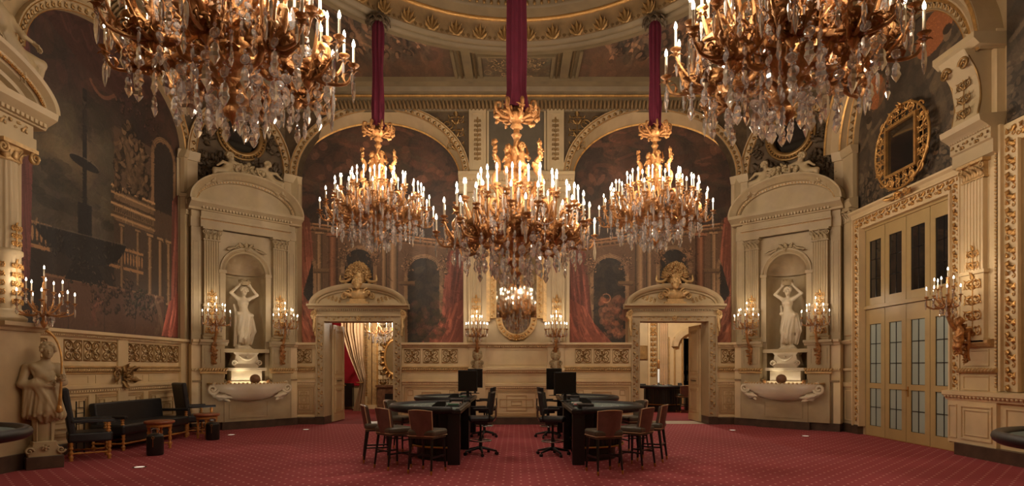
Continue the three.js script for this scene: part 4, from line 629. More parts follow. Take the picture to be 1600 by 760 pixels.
// ---------------------------------------------------------------- right wall (its frame: x = minus the distance from the camera)
{
  const w = structure('wall_right', 'warm cream side wall with gilt frames, lunette and fluted pilaster', 'wall', [XR, 0, 0], -PI / 2);
  mesh('plaster', [bx(-15.2, -14.6, 0, HC + 0.1, -0.3, 0), bx(-14.6, -14.22, 0, 5.36, -0.3, 0), bx(-11.28, -10.9, 0, 5.36, -0.3, 0), bx(-10.9, 2.4, 0, HC + 0.1, -0.3, 0), bx(-14.22, -11.28, 4.92, 5.36, -0.3, 0), bx(-14.9, -10.4, 5.3, HC + 0.1, -0.3, -0.1), mv(extrude([[-14.6, SPR], ...arcPts(-12.75, SPR, -1.85, 1.9, 0, PI, 36), [-10.9, SPR], [-10.9, HC + 0.1], [-14.6, HC + 0.1]], 0.3), 0, 0, -0.3)], M.creamDark, w);
  archivolt(w, -12.75, 1.85, 1.9, 0.26);
  mesh('outer_rib', [archBand([[0.3, 0.0], [0.32, 0.22], [0.4, 0.24], [0.44, 0.2], [0.62, 0.3], [0.66, 0.42], [0.74, 0.42], [0.76, 0]], -12.75, SPR, 1.85, 1.7)], M.creamDark, w);
  mesh('outer_fillet', [archBand([[0.3, 0.22], [0.33, 0.25], [0.37, 0.23]], -12.75, SPR, 1.85, 1.7), archBand([[0.64, 0.42], [0.68, 0.445], [0.73, 0.43]], -12.75, SPR, 1.85, 1.7)], M.gilt, w);
  // gilt frame of the folding doors
  const fr = mesh('door_frame', [bx(-14.52, -14.22, 0.2, 4.92, 0, 0.1), bx(-11.28, -10.98, 0.2, 4.92, 0, 0.1), bx(-14.52, -10.98, 4.92, 5.22, 0, 0.1), ...[-14.52, -11.02].map((x) => bx(x, x + 0.04, 0.2, 5.18, 0.1, 0.16)), ...[-14.26, -11.28].map((x) => bx(x, x + 0.04, 0.2, 4.96, 0.1, 0.15)), bx(-14.52, -10.98, 5.18, 5.22, 0.1, 0.16)], M.creamWarm, w);
  mesh('door_cornice', [mould([[0, 5.22], [0.12, 5.24], [0.14, 5.3], [0.2, 5.34], [0.2, 5.38], [0, 5.4]], -14.6, -10.9)], M.creamWarm, w);
  for (const x of [-14.37, -11.13]) { const o = mesh('frame_ornament', rz(leafBorder(4.7, 0.2, 0.13), PI / 2), M.gilt, w); o.position.set(x, 0.35, 0.105); }
  const to = mesh('frame_ornament', leafBorder(3.3, 0.2, 0.13), M.gilt, w); to.position.set(-14.4, 5.07, 0.105);
  const cr = mesh('frame_crest', [mv(rosette(0.12, 8), 0, 0, 0.02), spiral(-0.16, 0.02, 0.1, 1.5, 1, 0, 0.02), spiral(0.16, 0.02, 0.1, 1.5, -1, PI, 0.02), ...[-1, 1].map((s) => mv(rz(leaf(0.12, 0.3, 0.4, 4), -s * 1.5), s * 0.2, 0, 0))], M.gilt, w); cr.position.set(-12.6, 5.26, 0.2);
  // pier with fluted pilaster
  mesh('pier', [bx(-10.98, -10.15, 0.2, 5.3, 0, 0.14)], M.creamWarm, w); mesh('upper_pier', [bx(-10.98, -10.15, 5.3, SPR + 0.35, 0, 0.135)], M.creamWarm, w);
  mesh('pier_base', [bx(-11.0, -6, 0, 0.22, 0, 0.24)], M.baseStone, w);
  const pl = mesh('pilaster', [flutedPilaster(0.46, 3.3, 4.95, 0.08, 6)], M.creamWarm, w); pl.position.set(-10.58, 0, 0.14);
  mesh('pilaster_drum', [bx(-10.83, -10.33, 2.12, 3.3, 0.14, 0.22), bx(-10.87, -10.29, 3.26, 3.32, 0.14, 0.25), bx(-10.87, -10.29, 2.05, 2.12, 0.14, 0.26)], M.creamWarm, w);
  const dr = mesh('pilaster_relief', climbing(0.42, 1.1, 88, 0.014), M.gilt, w); dr.position.set(-10.58, 2.14, 0.225);
  const ds = mesh('shaft_relief', climbing(0.3, 0.4, 89, 0.012), M.gilt, w); ds.position.set(-10.58, 3.34, 0.225);
  const kp = mesh('capital', capital(0.5, 4.92, 5.25, 0.2), M.giltSoft, w); kp.position.x = -10.58;
  mesh('pier_entablature', [mould([[0.14, 5.25], [0.24, 5.28], [0.24, 5.5], [0.28, 5.52], [0.28, 5.7], [0.36, 5.76], [0.46, 5.82], [0.48, 5.92], [0, 5.96]], -11.05, -10.1), ...beads(-11.05, -10.1, 5.72, 0.3, 0.02, 0.06)], M.cream, w);
  const er = mesh('entablature_relief', leafBorder(0.85, 0.14, 0.18), M.oldGold, w); er.position.set(-11.0, 5.6, 0.285);
  const br = mesh('console_bracket', [mv(ry(extrude([[0, 5.95], [0.26, 5.98], [0.2, 6.3], [0.26, 6.7], [0.42, 6.95], [0.5, 7.1], [0, 7.1]], 0.6, 0.015), -PI / 2), 0.3, 0, 0.1)], M.cream, w); br.position.x = -10.58;
  const bl = mesh('bracket_leaf', [spiral(-0.22, 6.9, 0.12, 1.6, 1, 0, 0.03, 6, 0.55), spiral(0.22, 6.9, 0.12, 1.6, -1, PI, 0.03, 6, 0.55), mv(climbing(0.34, 0.75, 44, 0.014), 0, 6.02, 0.38), ...[-1, 1].map((s) => tube([[s * 0.3, 6.0, 0.36], [s * 0.3, 6.3, 0.31], [s * 0.3, 6.7, 0.37], [s * 0.3, 7.0, 0.53]], 0.02, 6, 14))], M.oldGold, w); bl.position.x = -10.58;
  mesh('bracket_abacus', [mould([[0, 7.08], [0.5, 7.1], [0.56, 7.16], [0.6, 7.2], [0.6, 7.3], [0, 7.3]], -11.06, -10.06)], M.cream, w);
  // lower pier dressing
  mesh('pier_rope', [...rope(-10.98, -10.1, 1.55, 0.2, 0.05), mould([[0.14, 1.95], [0.22, 1.97], [0.26, 2.03], [0.26, 2.08], [0.14, 2.1]], -10.95, -10.2)], M.giltSoft, w);
  mesh('pier_panel', [...frame(-10.9, -10.3, 1.63, 1.92, 0.02, 0.14, 0.16), ...frame(-10.9, -10.3, 1.2, 1.46, 0.02, 0.14, 0.16)], M.creamWarm, w);
  mesh('pier_ledge', [mould([[0, 0.98], [0.18, 1.0], [0.2, 1.06], [0.26, 1.1], [0.26, 1.17], [0, 1.2]], -11.3, -6), ...beads(-11.3, -6, 1.07, 0.22, 0.03, 0.09)], M.creamWarm, w);
  mesh('pier_foot', [bx(-11.26, -10.12, 0.22, 1.0, 0, 0.17), bx(-10.12, -6, 0.22, 1.0, 0, 0.1)], M.creamWarm, w);
  mesh('pier_foot_panel', [...frame(-11.22, -11.02, 0.3, 0.92, 0.02, 0.17, 0.19), ...frame(-10.92, -10.2, 0.3, 0.92, 0.03, 0.17, 0.195), ...frame(-10.84, -10.28, 0.38, 0.84, 0.015, 0.17, 0.19), ...frame(-10.0, -9.4, 0.3, 0.92, 0.03, 0.1, 0.125), ...frame(-9.3, -6.4, 0.3, 0.92, 0.03, 0.1, 0.125)], M.creamWarm, w);
  // next bay: gilt frame running out of view
  mesh('bay_frame', [bx(-10.08, -9.72, 1.2, 5.34, 0, 0.1), bx(-10.08, -6.2, 5.34, 5.7, 0, 0.1), bx(-10.1, -10.05, 1.2, 5.72, 0.1, 0.16), bx(-9.74, -9.7, 1.2, 5.36, 0.1, 0.16)], M.creamWarm, w);
  const b1 = mesh('bay_ornament', rz(leafBorder(4.3, 0.24, 0.15), PI / 2), M.gilt, w); b1.position.set(-9.9, 1.25, 0.105);
  const b2 = mesh('bay_ornament', leafBorder(3.6, 0.24, 0.15), M.gilt, w); b2.position.set(-9.85, 5.52, 0.105);
  mesh('bay_beads', rz(join(beads(0, 4.4, 0, 0, 0.028, 0.062)), PI / 2).translate(-10.14, 1.25, 0.16), M.giltSoft, w);
  mesh('bay_panel', [bx(-9.7, -6.2, 1.2, 5.34, 0, 0.03), bx(-9.62, -9.55, 1.2, 5.3, 0.03, 0.07)], M.creamWarm, w);
  // link between doors and corner niche
  mesh('link_pilaster', [bx(-15.0, -14.56, 0.2, 5.5, 0, 0.08), bx(-14.95, -14.62, 2.4, 5.2, 0.08, 0.11), mould([[0, 5.5], [0.16, 5.54], [0.22, 5.66], [0.22, 5.74], [0, 5.78]], -15.05, -14.5), bx(-15.0, -14.56, 5.78, SPR, 0, 0.1)], M.cream, w);
  const lk = mesh('capital', capital(0.36, 5.2, 5.52, 0.1), M.cream, w); lk.position.x = -14.79;
  mesh('link_base', [bx(-15.0, -14.3, 0, 0.22, 0, 0.13)], M.baseStone, w);
  mesh('link_rails', [mould([[0.08, 2.17], [0.16, 2.2], [0.2, 2.26], [0.08, 2.3]], -15.0, -14.54), ...rope(-15.0, -14.54, 1.55, 0.11, 0.04), mould([[0.08, 1.1], [0.13, 1.14], [0.15, 1.22], [0.08, 1.25]], -15.0, -14.54), ...frame(-14.94, -14.62, 0.3, 1.04, 0.02, 0.08, 0.1)], M.creamWarm, w);
  mesh('impost', [mould([[0, SPR - 0.2], [0.14, SPR - 0.18], [0.18, SPR - 0.08], [0.2, SPR], [0, SPR]], -15.1, -14.5)], M.cream, w);
  const m = thing('mural', 'dusky lunette painting of reclining figures around the gilt pierced grille, above the folding doors', 'painting', [XR + 0.08, 0, 0], -PI / 2);
  mesh('canvas', panelGeo([[-14.65, 5.38], [-10.9, 5.38], [-10.9, 8.98], [-14.65, 8.98]]), muralGrisaille(90), m);
  const m2 = thing('mural', 'dusky painted figures above the gilt framed bay beside the bracket', 'painting', [XR - 0.02, 0, 0], -PI / 2);
  mesh('canvas', panelGeo([[-10.05, 5.74], [-6.3, 5.74], [-6.3, 9.0], [-10.05, 9.0]], 0.03), muralGrisaille(97), m2);
}
// gilt pierced grille in the lunette
{
  const g = thing('window_grille', 'round gilt openwork grille around a dark square window in the lunette', 'grille', [XR - 0.08, 6.33, -12.7], -PI / 2);
  mesh('pane', [bx(-0.46, 0.46, -0.5, 0.5, 0, 0.03)], M.darkGlass, g);
  mesh('inner_frame', [...frame(-0.52, 0.52, -0.56, 0.56, 0.06, 0, 0.09)], M.gilt, g);
  mesh('ring', [new THREE.TorusGeometry(0.88, 0.03, 6, 40).translate(0, 0, 0.05)], M.gilt, g);
  for (let i = 0; i < 4; i++) { const l = [], s = rz; const o = mesh('tracery', [mv(climbing(0.34, 0.9, 12 + i, 0.016).rotateZ(-PI / 2), -0.45, 0.7, 0.05), spiral(-0.35, 0.7, 0.14, 1.5, 1, 0, 0.022, 5, 0.06), spiral(0.35, 0.7, 0.14, 1.5, -1, PI, 0.022, 5, 0.06), spiral(0.6, 0.6, 0.12, 1.4, 1, 0, 0.02, 5, 0.05)], M.gilt, g); o.rotation.z = (i * PI) / 2; }
  mesh('mask', [mv(rosette(0.13, 8), 0, 0.84, 0.06)], M.gilt, g);
}
// folding doors with glazed leaves
{
  const d = structure('door_4', 'tall ochre folding doors with frosted panes below and dark panes above', 'door', [XR + 0.02, 0, 0], -PI / 2);
  mesh('door_box', [bx(-14.25, -11.25, 0, 4.95, -0.55, -0.45)], M.curtain, d);
  mesh('transom', [bx(-14.22, -11.28, 2.98, 3.06, -0.06, 0.05), bx(-14.22, -11.28, 4.86, 4.92, -0.06, 0.03)], M.doorPaint, d);
  const wl = 2.94 / 4;
  for (let i = 0; i < 4; i++) {
    const x0 = -14.22 + i * wl, l = new THREE.Group(); l.name = 'door_leaf'; l.position.set(x0, 0, 0); d.add(l);
    const u = new THREE.Group(); u.name = 'upper_leaf'; u.position.set(x0, 0, 0); d.add(u);
    const a = 0.15, b = wl - 0.15;
    mesh('stile', [bx(0.008, a, 0.01, 2.97, -0.05, 0), bx(b, wl - 0.008, 0.01, 2.97, -0.05, 0), bx(a, b, 0.01, 0.24, -0.05, 0), bx(a, b, 1.12, 1.24, -0.05, 0), bx(a, b, 2.62, 2.97, -0.05, 0)], M.doorPaint, l);
    mesh('stile', [bx(0.008, a, 3.07, 4.86, -0.05, 0), bx(b, wl - 0.008, 3.07, 4.86, -0.05, 0), bx(a, b, 3.07, 3.24, -0.05, 0), bx(a, b, 4.58, 4.86, -0.05, 0)], M.doorPaint, u);
    const grid = (p, y0, y1, cols, rows, mat) => { for (let c = 0; c < cols; c++) for (let r = 0; r < rows; r++) mesh('pane', bx(a + (c * (b - a)) / cols + 0.006, a + ((c + 1) * (b - a)) / cols - 0.006, y0 + (r * (y1 - y0)) / rows + 0.006, y0 + ((r + 1) * (y1 - y0)) / rows - 0.006, -0.032, -0.026), mat, p); const bars = []; for (let c = 0; c <= cols; c++) bars.push(bx(a + (c * (b - a)) / cols - 0.008, a + (c * (b - a)) / cols + 0.008, y0, y1, -0.04, -0.015)); for (let r = 0; r <= rows; r++) bars.push(bx(a, b, y0 + (r * (y1 - y0)) / rows - 0.008, y0 + (r * (y1 - y0)) / rows + 0.008, -0.04, -0.015)); mesh('glazing_bars', bars, M.blackLacquer, p); };
    grid(l, 0.24, 1.12, 2, 2, M.frosted); grid(l, 1.24, 2.62, 2, 3, M.frosted); grid(u, 3.24, 4.58, 2, 3, M.darkGlass);
    if (i === 2) { mesh('door_handle', [bx(0.05, 0.085, 0.98, 1.2, 0, 0.015, 0.005), mv(rx(cyl(0.012, 0.012, 0, 0.05, 8), PI / 2), 0.067, 1.12, 0), bx(-0.06, 0.08, 1.11, 1.13, 0.045, 0.06)], M.brass, l); }
  }
  mesh('sill', [bx(-14.22, -11.28, 0, 0.01, -0.1, 0.02)], M.brass, d);
}
// ---------------------------------------------------------------- canted corner walls with round windows
function cant(side, cx, label) {
  const w = structure(side < 0 ? 'wall_back_left' : 'wall_back_right', label, 'wall', [cx, 0, -16.05], side < 0 ? PI / 4 : -PI / 4);
  const R = 0.46, oy = 7.85;
  mesh('plaster', [mv(extrude([[-1.6, 0], [1.6, 0], [1.6, HC + 0.1], [-1.6, HC + 0.1]], 0.25, 0, [arcPts(0, oy, R, R, 0, TAU, 32), [[-0.58, 1.1], [0.58, 1.1], [0.58, 4.75], [-0.58, 4.75]]]), 0, 0, -0.25), bx(-0.7, 0.7, 1, 4.85, -0.62, -0.55)], M.darkRelief, w);
  mesh('side_strip', [bx(-1.6, -1.32, 0, SPR, 0, 0.06), bx(1.32, 1.6, 0, SPR, 0, 0.06)], M.cream, w);
  archivolt(w, 0, 1.12, 1.5, 0.24, 0.02);
  mesh('oculus_frame', [mv(new THREE.TorusGeometry(R + 0.05, 0.07, 8, 40), 0, oy, 0.03), mv(new THREE.TorusGeometry(R + 0.17, 0.04, 8, 40), 0, oy, 0.03)], M.oldGold, w);
  const bd = []; for (let i = 0; i < 40; i++) bd.push(ball(0.024, (R + 0.115) * Math.cos((i / 40) * TAU), oy + (R + 0.115) * Math.sin((i / 40) * TAU), 0.07, 6)); mesh('oculus_beads', bd, M.gilt, w);
  mesh('oculus_pane', [mv(rx(cyl(R, R, -0.02, 0, 32), PI / 2), 0, oy, -0.16)], M.darkGlass, w);
  // fruit and leaf swags around it
  const r = rng(140 + side), g = [], lf = leaf(0.16, 0.24, 0.6, 4, 0.3), rs = rosette(0.09, 6, 0.6);
  for (let i = 0; i < 90; i++) { const a = -0.25 + (PI + 0.5) * r(), q = 0.72 + 0.42 * r(), x = q * Math.cos(a), y = oy - 0.15 + q * Math.sin(a) * 0.95; if (y > SPR + 1.5 * Math.sqrt(Math.max(0, 1 - (x / 1.1) ** 2))) continue; g.push(mv(rz(lf.clone(), r() * TAU), x, y, 0.01)); if (i % 2) g.push(mv(rs.clone().scale(0.8, 0.8, 1), x, y, 0.03)); }
  for (let i = 0; i < 110; i++) { const x = (r() - 0.5) * 2.1, y = 6.35 + 0.85 * r(); g.push(mv(rz(lf.clone(), r() * TAU), x, y, 0.01)); if (i % 2) g.push(mv(rs.clone().scale(0.9, 0.9, 1), x, y, 0.03)); }
  mesh('fruit_swags', g, M.darkRelief, w);
  mesh('impost', [mould([[0, SPR - 0.22], [0.16, SPR - 0.2], [0.2, SPR - 0.1], [0.24, SPR], [0, SPR]], -1.6, -1.08), mould([[0, SPR - 0.22], [0.16, SPR - 0.2], [0.2, SPR - 0.1], [0.24, SPR], [0, SPR]], 1.08, 1.6)], M.cream, w);
  mesh('impost_pier', [bx(-1.6, -1.12, 5.9, SPR - 0.2, 0, 0.12), bx(1.12, 1.6, 5.9, SPR - 0.2, 0, 0.12)], M.cream, w);
}
cant(-1, -7.42, 'canted corner wall with a round window and fruit swags, beside the fountain mural');
cant(1, 7.39, 'canted corner wall with a round window and fruit swags, beside the folding doors');
// ---------------------------------------------------------------- walls behind the camera
{
  const w = structure('wall_front', 'plain cream panelled wall closing the hall behind the viewer', 'wall', [0, 0, 2.1], PI);
  mesh('plaster', [bx(-XR - 0.3, XL + 0.3, 0, HC + 0.1, -0.3, 0)], M.creamDark, w);
  mesh('panel_mouldings', [-6.2, -3.1, 0, 3.1, 6.2].flatMap((x) => [...frame(x - 1.3, x + 1.3, 2.5, 6.6, 0.1, 0, 0.06), ...frame(x - 1.3, x + 1.3, 0.3, 1.9, 0.06, 0, 0.05)]), M.cream, w);
  mesh('rails', [mould(CAP, -XR, XL), mould([[0, 6.9], [0.2, 6.95], [0.3, 7.1], [0, 7.15]], -XR, XL)], M.creamWarm, w);
}
// ---------------------------------------------------------------- cornice and ceiling
{
  const k = [[0, 8.86], [0.06, 8.87], [0.09, 8.92], [0.16, 8.93], [0.22, 9.02], [0.42, 9.09], [0.46, 9.1], [0.46, 9.15], [0.56, 9.2], [0.62, 9.3], [0.78, 9.36], [0.8, 9.5], [0, 9.5]];
  const run = (name, x, z, turn, x0, x1, label) => {
    const c = structure(name, label, 'cornice', [x, 0, z], turn);
    mesh('cornice', [mould(k, x0, x1)], M.ceilingPaint, c);
    const g = [], n = Math.round((x1 - x0) / 0.11), l = leaf(0.115, 0.34, 0.3, 4, 0.25); for (let i = 0; i < n; i++) g.push(mv(rx(l.clone(), 0.7), x0 + ((i + 0.5) * (x1 - x0)) / n, 8.87, 0.12)); mesh('leaf_course', g, M.ceilingRelief, c);
    mesh('gilt_line', [mould([[0.44, 9.085], [0.49, 9.09], [0.5, 9.13], [0.44, 9.155]], x0, x1)], M.gilt, c);
  };
  run('trim_1', 0, -ZB, 0, -6.5, 6.5, 'leaf carved cornice with a gilt line above the two arched murals');
  run('trim_2', -7.42, -16.05, PI / 4, -1.5, 1.5, 'leaf carved cornice over the corner niche beside the fountain mural');
  run('trim_3', 7.39, -16.05, -PI / 4, -1.5, 1.5, 'leaf carved cornice over the corner niche beside the folding doors');
  run('trim_4', -XL, 0, PI / 2, -2, 15.0, 'leaf carved cornice above the fountain mural');
  run('trim_5', XR, 0, -PI / 2, -15.0, 2, 'leaf carved cornice above the lunette of the folding doors');
  const CZ = -9.8, RO = 4.5;
  const c = structure('ceiling', 'dim gilded ceiling with painted coffers around a great round opening', 'ceiling');
  mesh('slab', [mv(rx(extrude([[-XL - 0.3, -2.4], [XR + 0.3, -2.4], [XR + 0.3, 17.4], [-XL - 0.3, 17.4]], 0.2, 0, [arcPts(0, -CZ, RO, RO, 0, TAU, 64)]), -PI / 2), 0, HC, 0)], M.ceilingPaint, c);
  const ring = (name, prof, mat) => mesh(name, mv(join(lathe(prof, 96)), 0, 0, CZ), mat, c);
  ring('outer_moulding', [[5.15, HC], [5.13, HC - 0.06], [5.06, HC - 0.1], [4.98, HC - 0.06], [4.94, HC - 0.1], [4.86, HC - 0.12], [4.78, HC - 0.08], [4.76, HC]], M.ceilingPaint);
  ring('ring_lip', [[4.74, HC], [4.7, HC - 0.08], [4.62, HC - 0.14], [4.55, HC - 0.12], [4.5, HC - 0.06]], M.ceilingPaint);
  ring('leaf_drum', [[4.52, HC - 0.08], [4.47, HC + 0.05], [4.42, HC + 0.25], [4.36, HC + 0.36]], M.ceilingRelief);
  ring('gilt_ring', [[4.38, HC + 0.34], [4.33, HC + 0.33], [4.3, HC + 0.37], [4.33, HC + 0.42]], M.gilt);
  ring('inner_soffit', [[4.34, HC + 0.4], [4.05, HC + 0.46], [4.02, HC + 0.44], [3.99, HC + 0.5], [3.96, HC + 0.62], [3.9, HC + 0.66]], M.ceilingPaint);
  const eg = []; for (let i = 0; i < 150; i++) { const a = (i / 150) * TAU; eg.push(new THREE.SphereGeometry(0.05, 6, 4).scale(0.8, 1.2, 0.8).translate(3.98 * Math.cos(a), HC + 0.55, CZ + 3.98 * Math.sin(a))); } mesh('egg_ring', eg, M.oldGold, c);
  const dl = []; const ll = leaf(0.12, 0.36, 0.12, 4, 0.2); for (let i = 0; i < 220; i++) { const a = (i / 220) * TAU; dl.push(mv(ry(mv(rx(ll.clone(), -0.25), 0, HC - 0.04, -4.47), a), 0, 0, CZ)); } mesh('reeded_leaves', dl, M.ceilingRelief, c);
  const ac = join([0, -0.45, 0.45, -0.9, 0.9].map((a) => rz(leaf(0.12, 0.34 - Math.abs(a) * 0.1, 0.35, 5, 0.2), a)));
  for (let i = 0; i < 48; i++) { const a = ((i + 0.5) / 48) * TAU, o = mesh('acanthus', ac, M.oldGold, c); o.position.set(4.44 * Math.sin(a), HC - 0.06, CZ - 4.44 * Math.cos(a)); o.rotation.y = -a; }
  ring('added_skylight_curb', [[3.92, HC + 0.64], [3.9, HC + 0.8], [3.84, HC + 0.82], [3.84, HC + 0.66]], M.ceilingPaint);
  // invented skylight, added to keep the opening dark: clear panes between iron bars
  for (let i = 0; i < 16; i++) for (const [a0, a1] of [[0.15, 1.9], [1.9, 3.84]]) { const t0 = (i / 16) * TAU, t1 = ((i + 1) / 16) * TAU, P = (q, t, y) => [q * Math.cos(t), HC + y, q * Math.sin(t)], y0 = 0.8 + (3.84 - a0) * 0.35, y1 = 0.8 + (3.84 - a1) * 0.35, g = new THREE.BufferGeometry(), v = [P(a0, t0, y0), P(a1, t0, y1), P(a1, t1, y1), P(a0, t1, y0)]; g.setAttribute('position', new THREE.Float32BufferAttribute([...v[0], ...v[1], ...v[2], ...v[0], ...v[2], ...v[3]], 3)); g.computeVertexNormals(); metreUV(g); const o = mesh('added_skylight_pane', g, M.clearPane, c); o.position.z = CZ; }
  mesh('added_skylight_bars', [...Array.from({ length: 16 }, (_, i) => { const t = (i / 16) * TAU; return tube([[0.15 * Math.cos(t), HC + 2.09, 0.15 * Math.sin(t)], [3.86 * Math.cos(t), HC + 0.79, 3.86 * Math.sin(t)]], 0.03, 5); }), rx(new THREE.TorusGeometry(1.9, 0.03, 5, 48), PI / 2).translate(0, HC + 1.48, 0), rx(cyl(0.2, 0.2, -0.05, 0.05, 16), 0).translate(0, HC + 2.1, 0)], M.blackLacquer, c).position.z = CZ;
  // coffers between ring and cornice
  const down = (x0, x1, d0, d1, t) => bx(x0, x1, HC - t, HC, -d1, -d0);
  const rib = (x) => { mesh('rib', [down(x - 0.11, x + 0.11, 14.62, 16.3, 0.07), down(x - 0.22, x - 0.16, 14.7, 16.3, 0.05), down(x + 0.16, x + 0.22, 14.7, 16.3, 0.05)], M.ceilingPaint, c); mesh('rib_leaves', [-0.19, 0.19].flatMap((q) => Array.from({ length: 20 }, (_, i) => mv(rx(leaf(0.07, 0.075, 0.2, 2, 0.4), PI / 2), x + q, HC - 0.055, -16.2 + i * 0.075))), M.ceilingRelief, c); };
  for (const x of [-1.27, 1.27, -5.2, 5.2]) rib(x);
  mesh('border', [down(-6.2, 6.2, 16.34, 16.5, 0.05), ...[-1, 1].map((s) => down(Math.min(s * 1.55, s * 5), Math.max(s * 1.55, s * 5), 16.2, 16.26, 0.06)), down(-0.98, 0.98, 16.2, 16.28, 0.07), down(-0.98, 0.98, 14.98, 15.05, 0.07), down(-0.98, -0.9, 15.05, 16.2, 0.07), down(0.9, 0.98, 15.05, 16.2, 0.07), ...[-1, 1].map((s) => down(Math.min(s * 1.58, s * 1.66), Math.max(s * 1.58, s * 1.66), 14.75, 16.2, 0.07))], M.ceilingPaint, c);
  const flat = (g) => rx(g, -PI / 2); // drawn with y = distance from the camera
  const cp = mesh('painted_coffer', flat(panelGeo([[-0.9, 15.05], [0.9, 15.05], [0.9, 16.2], [-0.9, 16.2]], 0.02)), muralCeiling(51, true), c); cp.position.y = HC - 0.022;
  const pg = []; for (let i = 0; i <= 20; i++) { const a = Math.asin(1.66 / 5.17) + (i / 20) * 0.75; pg.push([5.17 * Math.sin(a), -CZ + 5.17 * Math.cos(a)]); } pg.push([5.0, 16.2], [1.66, 16.2]);
  const o1 = mesh('painted_coffer', flat(panelGeo(pg, 0.02)), muralCeiling(52, false), c), o2 = mesh('painted_coffer', flat(panelGeo(pg.map(([x, y]) => [-x, y]).reverse(), 0.02)), muralCeiling(53, false), c); o1.position.y = o2.position.y = HC - 0.022;
}
